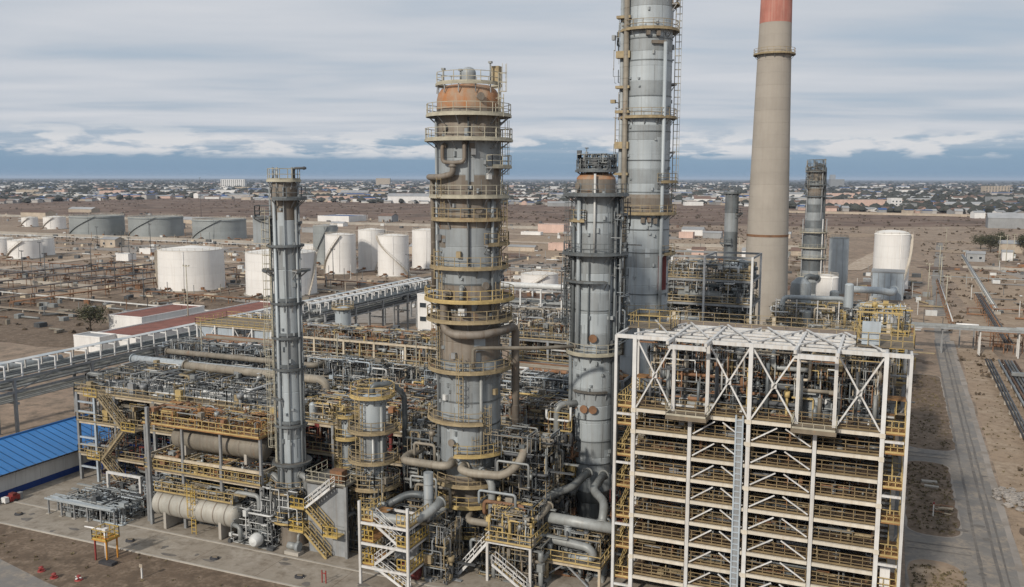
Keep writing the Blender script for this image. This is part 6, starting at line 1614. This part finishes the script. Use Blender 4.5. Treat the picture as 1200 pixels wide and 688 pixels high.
# ------------------------------------------------------------------ tank yard at left: low pipelines, poles, huts
def yard_line(label, x0, y0, x1, y1, h, n, mats, sp=7.0, pw=0.18):
    t = thing('low_pipeline', label, 'pipeline', (x0, y0, 0))
    dx, dy = x1 - x0, y1 - y0
    L = math.hypot(dx, dy)
    ux, uy = dx / L, dy / L
    a = math.atan2(dy, dx)
    k = int(L / sp)
    w = 0.5 * n
    for i in range(k + 1):
        c = (ux * i * L / k, uy * i * L / k)
        if h < 1.2: box_part('support', (pw * 2, w + 0.3, h), 'concrete', t, (c[0], c[1], h / 2), a)
        else:
            def mk():
                q = MB()
                for s in (-1, 1): q.bx(-0.09, 0.09, s * w / 2 - 0.09, s * w / 2 + 0.09, 0, h)
                q.bx(-0.1, 0.1, -w / 2 - 0.3, w / 2 + 0.3, h - 0.22, h)
                return q.mesh('support', 'pipe_rust')
            link('support', cached(('trestle', w, h), mk), t, (c[0], c[1], 0), a)
    for i in range(n):
        o = (i - (n - 1) / 2) * 0.5
        MB().cyl((-uy * o, ux * o, h + 0.18), (dx - uy * o, dy + ux * o, h + 0.18), 0.17, n=7).build('pipe', mats[i % len(mats)], t)
    return t
DK = ['pipe_dark', 'pipe_rust', 'pipe_dark', 'dark_iron']
yard_line('dark raised pipeline receding toward the standing white tank, far one', -295, 205, -294, 330, 2.6, 5, DK)
yard_line('dark raised pipeline receding left of the standing white tank, second', -274, 205, -272, 300, 2.2, 4, DK)
yard_line('rusty raised pipeline ending at the standing white tank', -247, 190, -246, 262, 2.0, 3, ['pipe_rust'])
yard_line('pale low pipeline crossing the yard before the standing white tank', -330, 216, -150, 205, 0.7, 3, ['pipe_white', 'pipe_beige', 'concrete'])
yard_line('low brown pipeline crossing the yard behind the red roofs', -330, 190, -195, 186, 0.6, 3, ['pipe_beige', 'pipe_rust'])
yard_line('low grey pipeline between white tanks and grey tanks', -480, 392, -140, 372, 0.9, 3, ['pipe_grey', 'pipe_rust', 'pipe_dark'])
yard_line('low grey pipeline in front of the small white tanks', -480, 268, -150, 262, 0.8, 3, ['pipe_grey', 'pipe_rust', 'pipe_dark'])
yard_line('long pale pipeline before the far grey tanks', -640, 432, -280, 424, 0.9, 3, ['pipe_white', 'pipe_grey'])
yard_line('pale pipeline running behind the broad column', -130, 262, -45, 258, 1.0, 3, ['pipe_white', 'pipe_grey'])
yard_line('pipeline on posts beyond the low white tank', -150, 350, -40, 342, 2.0, 4, ['pipe_grey', 'pipe_white', 'pipe_dark'])
yard_line('long straight pipeline along the road at far right', 30, 300, 34, 520, 0.9, 3, ['pipe_grey', 'pipe_white'])
yard_line('rusty pipeline across the sandy ground at far right', 22, 300, 75, 306, 1.4, 3, ['pipe_rust', 'pipe_grey'])
yard_line('dark pipe trestle running back from the pipe bridge, right', 26, 232, 27, 330, 2.4, 4, DK)
yard_line('rusty pipe trestle at the right edge beyond the pipe bridge', 34, 250, 60, 253, 2.0, 3, ['pipe_rust', 'pipe_dark'])
yard_line('pale fence-like pipeline beyond the pipe bridge, right', 16, 268, 17, 380, 1.6, 2, ['pipe_white', 'pipe_rust'])
yard_line('grey pipeline before the huts at far right', 15, 400, 75, 395, 0.9, 2, ['pipe_grey'])
yard_line('dark raised pipeline nearest the left edge of the yard', -318, 190, -317, 300, 2.4, 4, DK)
yard_line('dark trestle pipeline just left of the standing white tank', -256, 190, -254, 300, 2.4, 3, DK)
yard_line('trestle pipeline crossing toward the small white tanks', -420, 255, -258, 249, 2.2, 3, DK)
yard_line('trestle pipeline crossing behind the standing white tank', -400, 287, -150, 276, 2.2, 3, ['pipe_rust', 'pipe_grey', 'pipe_dark'])
yard_line('short rusty trestle pipeline before the hidden white tank', -230, 228, -180, 226, 1.8, 3, ['pipe_rust'])
yard_line('low pipeline between the two squat white tanks', -214, 215, -213, 300, 0.8, 4, ['pipe_rust', 'pipe_dark', 'pipe_beige'])
yard_line('trestle pipeline between tall column and chimney in the distance', -120, 430, -30, 426, 2.6, 4, ['pipe_rust', 'pipe_grey', 'pipe_white'])
yard_line('pipeline receding behind the stout column', -96, 250, -93, 420, 1.8, 4, ['pipe_rust', 'pipe_grey', 'pipe_white'])
rnd = random.Random(5)
def pole(x, y, h, lab, group='yard lamp poles', arm=True, m='pipe_dark'):
    t = thing('lamp_pole', lab, 'pole', (x, y, 0), group)
    MB().cyl((0, 0, 0), (0, 0, h), 0.2, 0.11, n=7).build('mast', m, t)
    mb = MB(); mb.beam((-0.9, 0, h - 0.3), (0.9, 0, h - 0.3), 0.14)
    for s in (-0.9, 0, 0.9): mb.box((s, 0, h - 0.1), (0.3, 0.3, 0.35))
    mb.build('crossarm', m, t)
for (x, y, h) in ((-258.7, 241, 12), (-316, 282, 12), (-355, 289, 11), (-300, 246, 11), (-280, 270, 10), (-344, 330, 11), (-372, 352, 12), (-226, 222, 10), (-205, 300, 12), (-165, 290, 12), (-330, 260, 10), (-290, 320, 11), (-420, 380, 12), (-268, 300, 11), (-300, 400, 12), (-244, 390, 12)):
    pole(x, y, h, 'thin dark utility pole in the tank yard at left')
pole(-171.8, 183.7, 17, 'tall pale mast behind the red-roofed building', 'tall masts', m='rail_pale')
pole(-358, 358, 16, 'thick dark mast left of the standing white tank', 'dark mast', m='dark_iron')
pole(-643, 712, 40, 'very tall thin mast before the brown field at left', 'far mast', m='pipe_dark')
for (x, y, h) in ((-84, 240, 14), (-70, 300, 14), (-60, 390, 15), (-38, 300, 16), (-48, 440, 14)): pole(x, y, h, 'pale lamp pole behind the central columns', 'pale lamp poles', m='rail_pale')
for (x, y, h) in ((17, 360, 12), (19, 420, 12), (16, 300, 11), (46, 470, 14), (50, 480, 14), (54, 490, 14), (28, 560, 13), (12, 330, 12)): pole(x, y, h, 'thin pole beside the road at far right', 'roadside poles', m='rail_pale')
HUT = (
 ('small beige hut with two dark windows below the far grey tanks', (-417, 388, 0), (11.5, 7, 4.6), 'wall_beige', 'roof_grey', (2, 1, 1.4, 1.5, 1.4, 3)),
 ('white cabin left of the standing white tank, nearer one', (-342, 326, 0), (8, 5, 3.2), 'wall_white', 'roof_grey', None),
 ('white cabin left of the standing white tank, farther one', (-362, 360, 0), (8, 4, 2.6), 'wall_white', 'roof_grey', None),
 ('row of beige sheds far left before the brown field', (-775, 632, 0), (34, 12, 6), 'wall_beige', 'roof_brown', None),
 ('long pale roofed shed behind the far grey tanks', (-860, 762, 0), (36, 12, 4), 'wall_beige', 'roof_grey', None),
 ('low shed between the far grey tanks', (-560, 620, 0), (40, 12, 3.5), 'wall_beige', 'roof_grey', None),
 ('blue-roofed workshop behind the tall white tanks', (-475, 712, 0), (34, 30, 5), 'wall_white', 'roof_blue', None),
 ('grey shed right of the blue-roofed workshop', (-430, 720, 0), (14, 12, 5.5), 'wall_grey', 'roof_brown', None),
 ('pink and white hall behind the stout column', (-233, 628, 0), (20.5, 12, 6), 'wall_pink', 'roof_grey', None),
 ('small white gatehouse right of the pink hall', (-220, 640, 0), (6.4, 6, 7), 'wall_white', 'roof_grey', None),
 ('long low white wall building left of the stout column', (-236, 592, 0), (15, 5, 2), 'wall_white', 'roof_grey', None),
 ('white domed shed between tall column and chimney', (-131, 640, 0), (15, 10, 4.2), 'wall_white', 'roof_grey', None),
 ('large white warehouse beyond the brown field, left of broad column', (-716, 1278, 0), (80, 26, 11), 'wall_white', 'roof_grey', None),
 ('grey-roofed warehouse beyond the field, left of the large white one', (-1047, 1620, 0), (58, 24, 10), 'wall_grey', 'roof_grey', None),
 ('large white slab block standing above the far town, left', (-2450, 2905, 0), (96, 30, 33), 'wall_white', 'roof_grey', (12, 6, 3, 4, 3, 5)),
 ('white tower block on the skyline above the slim column', (-3400, 4480, 0), (90, 30, 36), 'wall_white', 'roof_grey', None),
 ('pale block on the skyline above the tall white tanks', (-2500, 4140, 0), (74, 30, 38), 'wall_beige', 'roof_grey', None),
 ('pale pink factory row beyond the field, right', (-50, 1298, 0), (74, 22, 12), 'wall_pink', 'roof_grey', None),
 ('white three-storey block beside the pink factory row', (0, 1284, 0), (14, 14, 15), 'wall_white', 'roof_grey', (3, 3, 2, 2, 2, 4)),
 ('grey hall right of the white three-storey block', (17, 1256, 0), (16, 12, 9), 'wall_grey', 'roof_grey', None),
 ('long blue-grey shed at the far right edge', (92, 846, 0), (40, 22, 8.5), 'wall_grey', 'roof_grey', None),
 ('low white-roofed warehouse right of the factory row', (89, 1404, 0), (50, 18, 5.5), 'wall_white', 'roof_grey', None),
 ('small white house left of the blue-grey shed', (80, 1044, 0), (11, 9, 6), 'wall_white', 'roof_grey', None),
 ('grey hut by the sandy yard at far right', (38, 493, 0), (8, 6, 4), 'wall_grey', 'roof_grey', (2, 1, 1.2, 1.4, 1.4, 3)),
 ('white cube hut by the trees at far right', (53, 505, 0), (5, 5, 4.4), 'wall_white', 'roof_grey', None),
 ('pale house among the trees at the far right edge', (61, 560, 0), (14, 9, 5.2), 'wall_beige', 'roof_grey', None),
 ('pale hall beyond the field right of the chimney', (-209, 1435, 0), (50, 20, 10), 'wall_beige', 'roof_grey', None),
 ('white hall beyond the field right of the tall column', (-278, 1350, 0), (28, 14, 5), 'wall_white', 'roof_grey', None),
 ('large pale block on the skyline at far right', (244, 2700, 0), (64, 24, 22), 'wall_beige', 'roof_grey', (8, 5, 2.5, 3.5, 2.4, 4)),
 ('grey block on the skyline right of the scaffolded column', (-277, 4890, 0), (70, 26, 38), 'wall_grey', 'roof_grey', None),
 ('long shed beyond the field between stout and broad columns', (-437, 1224, 0), (50, 14, 5), 'wall_grey', 'roof_grey', None))
for lab, loc, d, wmm, rmm, win in HUT:
    building('building', lab, loc, d, wmm, rmm, roof='gable' if 'shed' in lab or 'warehouse' in lab or 'hut' in lab or 'house' in lab.split() else 'flat', win=win, rz=R(23) if loc[1] > 1000 else 0)
for lab, x, y, h in (('left of two grey tower blocks on the skyline, right', -640, 8600, 72), ('right of two grey tower blocks on the skyline, right', -530, 8700, 78)):
    building('tower_block', lab, (x, y, 0), (46, 34, h), 'wall_grey', 'roof_grey', rz=R(15))
rs_ = random.Random(31)
for i in range(22):
    if i < 10: x, y = -210 + i * 19 + rs_.uniform(-6, 6), rs_.uniform(430, 640)
    elif i < 16: x, y = rs_.uniform(-330, -230), rs_.uniform(390, 620)
    else: x, y = rs_.uniform(-560, -380), rs_.uniform(520, 640)
    building('yard_shed', 'small low shed in the yards beyond the tanks and columns', (x, y, 0), (rs_.uniform(6, 16), rs_.uniform(5, 9), rs_.uniform(2.4, 4.2)), rs_.choice(('wall_white', 'wall_beige', 'wall_grey', 'wall_pink')), rs_.choice(('roof_grey', 'roof_brown', 'roof_grey')), 'yard sheds beyond the tanks', roof=rs_.choice(('flat', 'gable')), cat='shed')
def dl(seed, m, n, x0, x1, y0, y1, hmax):
    """yard scrap too small to pick apart"""
    rn = random.Random(seed)
    mb = MB()
    for i in range(n):
        mb.use(rn.choice(m))
        x, y = rn.uniform(x0, x1), rn.uniform(y0, y1)
        k = rn.random()
        if k < 0.5: mb.box((x, y, 0.5), (rn.uniform(0.6, 3.5), rn.uniform(0.6, 2.5), rn.uniform(0.6, hmax)), rn.choice((0, 0.1)))
        elif k < 0.8: mb.cyl((x, y, 0.5), (x + rn.uniform(-9, 9), y + rn.choice((0, 0, 7)), 0.5), rn.uniform(0.12, 0.35), n=6)
        else: mb.beam((x, y, 0), (x, y, rn.uniform(2, 6)), 0.16)
    tag(mb.build('yard_scrap', None), 'scattered pipes, crates and scrap lying in the plant yards', 'scrap', kind='stuff')
dl(1, ['pipe_rust', 'pipe_dark', 'pipe_beige', 'pipe_grey', 'steel_cream'], 420, -340, -150, 160, 300, 1.8)
dl(2, ['pipe_rust', 'pipe_dark', 'pipe_white', 'pipe_grey', 'steel_cream'], 420, -560, -130, 300, 470, 2.4)
dl(3, ['pipe_rust', 'pipe_dark', 'pipe_white', 'pipe_grey', 'wall_beige', 'roof_brown'], 380, -160, -20, 230, 520, 2.6)
dl(4, ['pipe_rust', 'pipe_dark', 'pipe_white', 'pipe_grey'], 130, 24, 90, 240, 560, 1.6)
dl(6, ['pipe_rust', 'pipe_dark', 'pipe_white', 'pipe_grey', 'yellow_old'], 90, -12, 14, 240, 420, 2.2)
dl(5, ['wall_beige', 'pipe_dark', 'pipe_white', 'roof_brown', 'roof_grey'], 260, -900, -160, 560, 760, 4)

def scrub(name, lab, n, seed, regs, m, s0, s1):
    rn_ = random.Random(seed)
    mb = MB()
    for i in range(n):
        x0, x1, y0, y1 = rn_.choice(regs)
        x, y = rn_.uniform(x0, x1), rn_.uniform(y0, y1)
        s_ = rn_.uniform(s0, s1)
        for k in range(7):
            d1 = Vector((rn_.gauss(0, 1), rn_.gauss(0, 1), abs(rn_.gauss(0, 0.8)))).normalized() * s_
            d2 = d1.cross(Vector((rn_.gauss(0, 1), rn_.gauss(0, 1), rn_.gauss(0, 1)))).normalized() * s_ * 0.45
            p = Vector((x, y, 0.05)) + Vector((rn_.gauss(0, 0.4), rn_.gauss(0, 0.4), 0)) * s_
            mb.add([p - d2 * 0.4, p + d2 * 0.4, p + d1 + d2, p + d1 - d2], [(0, 1, 2, 3)])
    tag(mb.build(name, m), lab, 'scrub', kind='stuff')
scrub('dry_scrub', 'dry brown scrub dotted over the yards', 2600, 91, ((-500, -140, 160, 480), (-150, -30, 230, 720), (15, 100, 130, 640)), 'scrub_brown', 0.3, 1.0)
scrub('weeds', 'low dry weeds along the earth strips near the plant', 1500, 92, ((-108, 2, 46, 68.5), (3.5, 8.5, 82, 99), (3.6, 8.6, 109, 136), (3.8, 10, 145, 199), (15, 23, 80, 230)), 'dry_grass', 0.08, 0.22)
scrub('field_scrub', 'dark scrub spread across the brown field', 2200, 93, ((-1500, -300, 700, 1400), (-400, 500, 700, 1200)), 'scrub_brown', 0.5, 1.6)
def wall_line(lab, x0, y0, x1, y1, h, m='concrete'):
    t = thing('perimeter_wall', lab, 'wall', (x0, y0, 0))
    L = math.hypot(x1 - x0, y1 - y0); n = max(1, int(L / 6)); a = math.atan2(y1 - y0, x1 - x0)
    for i in range(n):
        f = (i + 0.5) / n
        box_part('wall_panel', (round(L / n - 0.06, 2), 0.18, h), m, t, ((x1 - x0) * f, (y1 - y0) * f, h / 2), a)
wall_line('pale concrete panel wall across the left tank yard', -420, 240, -262, 236, 1.6)
wall_line('pale concrete panel wall in front of the far grey tanks', -620, 446, -300, 440, 1.8)
wall_line('long concrete wall along the edge of the brown field', -900, 640, -180, 668, 2.2)
wall_line('low wall between the tall white tanks and the centre', -170, 300, -168, 420, 1.2)
wall_line('concrete wall receding behind the stout column', -150, 520, -40, 540, 2.0)
wall_line('pale wall before the factory row at right', -160, 1120, 180, 1060, 2.6, 'wall_beige')
wall_line('low wall around the sandy yard at far right', 30, 452, 90, 445, 1.2)
# ------------------------------------------------------------------ trees
def tree(label, x, y, h, w, seed, m='leaf', bare=False):
    rn = random.Random(seed)
    t = thing('tree', label, 'tree', (x, y, 0))
    mb = MB()
    mb.pipe([(0, 0, 0), (rn.uniform(-.2, .2), rn.uniform(-.2, .2), h * 0.35), (rn.uniform(-.4, .4), rn.uniform(-.4, .4), h * 0.7)], 0.03 * h, 7)
    tips = []
    for i in range(16):
        a, z0 = rn.uniform(0, 6.28), rn.uniform(0.2, 0.6) * h
        d = w * rn.uniform(0.5, 1.0)
        e = (d * math.cos(a), d * math.sin(a), min(h * 0.97, z0 + rn.uniform(0.15, 0.5) * h))
        mb.pipe([(0, 0, z0), (e[0] * .5, e[1] * .5, (z0 + e[2]) / 2 + 0.3), e], 0.009 * h, 5)
        tips.append(e)
    mb.build('trunk', 'bark', t)
    cr = MB()
    for e in tips + [(0, 0, h * 0.8), (0, 0, h * 0.6)]:
        for k in range(70):
            v = Vector((rn.gauss(0, 1), rn.gauss(0, 1), rn.gauss(0, 0.8))) * (0.2 * w)
            p = Vector((e[0] * 0.8, e[1] * 0.8, e[2])) + v
            if p.z < h * 0.12: continue
            s = rn.uniform(0.15, 0.34) * (h / 7)
            d1 = Vector((rn.gauss(0, 1), rn.gauss(0, 1), rn.gauss(0, 1))).normalized() * s
            d2 = d1.cross(Vector((rn.gauss(0, 1), rn.gauss(0, 1), rn.gauss(0, 1)))).normalized() * s * 0.7
            cr.add([p - d1, p + d2, p + d1, p - d2], [(0, 1, 2, 3)])
    tag(cr.build('crown', m, t), kind='stuff')
tree('bushy olive-green tree beside the brown-roofed hall, left', -191.5, 169.5, 7.0, 3.8, 1)
for i, (x, y, h, lab) in enumerate(((50, 556, 9, 'dark tree left of the white cube hut, far right'), (55, 570, 10, 'dark tree behind the white cube hut, far right'), (66, 552, 9, 'dark tree at the right edge behind the huts'), (47, 580, 8, 'dark tree farthest left of the far-right grove'), (71, 575, 9, 'dark tree cut by the right edge'))):
    tree(lab, x, y, h, 5.0, 20 + i)

# ------------------------------------------------------------------ the far town
FW, RT = Vector((-0.3907, 0.9205, 0)), Vector((0.9205, 0.3907, 0))
def bound(a):
    """nearest distance of the town in direction a (radians right of the view axis)"""
    xs = ((-0.60, 1400), (-0.45, 1650), (-0.35, 1850), (-0.2, 1500), (-0.08, 1400), (0.05, 1330), (0.2, 1450), (0.32, 1180), (0.45, 1130), (0.6, 1180))
    for (p, q), (r_, s) in zip(xs[:-1], xs[1:]):
        if p <= a <= r_: return q + (s - q) * (a - p) / (r_ - p)
    return 1400
rn = random.Random(11)
spots = []
for i in range(3400):
    a = rn.uniform(-0.56, 0.56)
    b = bound(a)
    u = rn.random()
    d = 1 / ((1 / b) * (1 - u) + u / 9000)
    spots.append((d, a))
spots.sort()
WALLS = ['house_wall', 'wall_white', 'wall_beige', 'house_wall', 'wall_grey', 'house_wall', 'wall_pink']
ROOFS = ['roof_grey', 'roof_brown', 'roof_grey', 'roof_brown', 'roof_blue', 'wall_grey']
def house_mesh(mb, w, l, h, k, wm_, rm, M4=None):
    x, y = w / 2, l / 2
    o = len(mb.v)
    mb.use(wm_)
    mb.add([(-x, -y, 0), (x, -y, 0), (x, y, 0), (-x, y, 0), (-x, -y, h), (x, -y, h), (x, y, h), (-x, y, h), (-x, 0, h + k), (x, 0, h + k)],
           [(0, 1, 5, 4), (2, 3, 7, 6), (1, 2, 6, 9, 5), (3, 0, 4, 8, 7)])
    mb.use(rm)
    e = 0.5
    mb.add([(-x - e, -y - e, h - 0.2), (x + e, -y - e, h - 0.2), (x + e, 0, h + k + 0.1), (-x - e, 0, h + k + 0.1), (x + e, y + e, h - 0.2), (-x - e, y + e, h - 0.2)], [(0, 1, 2, 3), (3, 2, 4, 5)])
    if M4:
        for i in range(o, len(mb.v)): mb.v[i] = tuple(M4 @ Vector(mb.v[i]))
hm = []
for i in range(14):
    mb = MB()
    house_mesh(mb, rn.uniform(7, 13), rn.uniform(6, 10), rn.uniform(2.6, 4.6), rn.uniform(0.5, 2.4), WALLS[i % 7], ROOFS[(i * 5 + i // 3) % 6])
    hm.append(mb.mesh('house', None))
for i in range(56):
    a = rn.uniform(-0.55, 0.55)
    d = bound(a) * rn.uniform(1.03, 1.9)
    p = (FW * math.cos(a) + RT * math.sin(a)) * d
    building('town_block', 'pale flat-roofed block standing among the far town houses', (p.x, p.y, 0), (rn.uniform(22, 62), rn.uniform(12, 20), rn.uniform(5, 12)), rn.choice(('wall_white', 'wall_white', 'wall_beige', 'wall_pink', 'wall_grey')), rn.choice(('roof_grey', 'roof_brown', 'roof_grey')), 'pale blocks in the far town', rz=R(23) + rn.uniform(-0.3, 0.3))
far = MB()
HL = ('small house in the far town left of the broad column', 'small house in the far town between broad column and chimney', 'small house in the far town right of the chimney')
for i, (d, a) in enumerate(spots):
    p = (FW * math.cos(a) + RT * math.sin(a)) * d
    rot = rn.choice((0, 0, 1.5708)) + rn.uniform(-0.25, 0.25) + 0.4
    if i < 300:
        o = link('house', hm[i % 14], None, (p.x, p.y, 0), rot)
        k = 0 if a < -0.05 else (1 if a < 0.27 else 2)
        tag(o, HL[k], 'house', ('town houses left', 'town houses centre', 'town houses right')[k])
    else:
        s = 1 + d / 9000
        big = rn.random() < 0.16
        house_mesh(far, rn.uniform(8, 15) * s * (2.6 if big else 1), rn.uniform(7, 11) * s, rn.uniform(2.6, 5.5) * (1.7 if big else 1), rn.uniform(0.4, 2.2), rn.choice(WALLS + (['wall_white'] * 4 if big else [])), rn.choice(ROOFS), Matrix.Translation((p.x, p.y, 0)) @ Matrix.Rotation(rot, 4, 'Z'))
tag(far.build('distant_town', None), 'distant town of countless small roofs below the horizon', 'town', kind='stuff')
tr = MB()
for i in range(7000):
    a = rn.uniform(-0.57, 0.57)
    b = bound(a) * rn.choice((1.0, 1.0, 1.02))
    u = rn.random() ** 0.8
    d = 1 / ((1 / b) * (1 - u) + u / 16000)
    p = (FW * math.cos(a) + RT * math.sin(a)) * d
    s = 1 + d / 7000
    w, h = rn.uniform(3.5, 8) * s, rn.uniform(4, 9) * (1 + d / 20000)
    n = 6
    o = len(tr.v)
    pr = [(0.35, 0.06), (1.0, 0.35), (0.85, 0.7), (0.3, 1.0)]
    for r_, z in pr:
        for k in range(n):
            q = rn.uniform(0.7, 1.25)
            tr.v.append((p.x + w * r_ * q * math.cos(k * 1.047), p.y + w * r_ * q * math.sin(k * 1.047), h * z * rn.uniform(0.88, 1.1)))
    for j in range(3):
        for k in range(n): tr.face([o + j * n + k, o + j * n + (k + 1) % n, o + (j + 1) * n + (k + 1) % n, o + (j + 1) * n + k])
    tr.face([o + 3 * n + k for k in range(n)])
tag(tr.build('town_trees', 'leaf_far'), 'dark mass of trees among the distant houses', 'trees', kind='stuff')

# ------------------------------------------------------------------ the air
def make_haze(density):
    m = bpy.data.materials.new('haze_air')
    m.use_nodes = True
    nt = m.node_tree
    nt.nodes.clear()
    out = nt.nodes.new('ShaderNodeOutputMaterial')
    v = nt.nodes.new('ShaderNodeVolumePrincipled')
    v.inputs['Color'].default_value = (0.62, 0.76, 0.95, 1)
    v.inputs['Density'].default_value = density
    v.inputs['Anisotropy'].default_value = 0.0
    nt.links.new(v.outputs[0], out.inputs['Volume'])
    MATS['haze_air'] = m
    o = MB().bx(-61000, 61000, -61000, 61000, -1, 96).build('haze', 'haze_air')
    tag(o, 'thin pale blue haze over the distant town', 'haze', kind='stuff')
make_haze(4.5e-5)
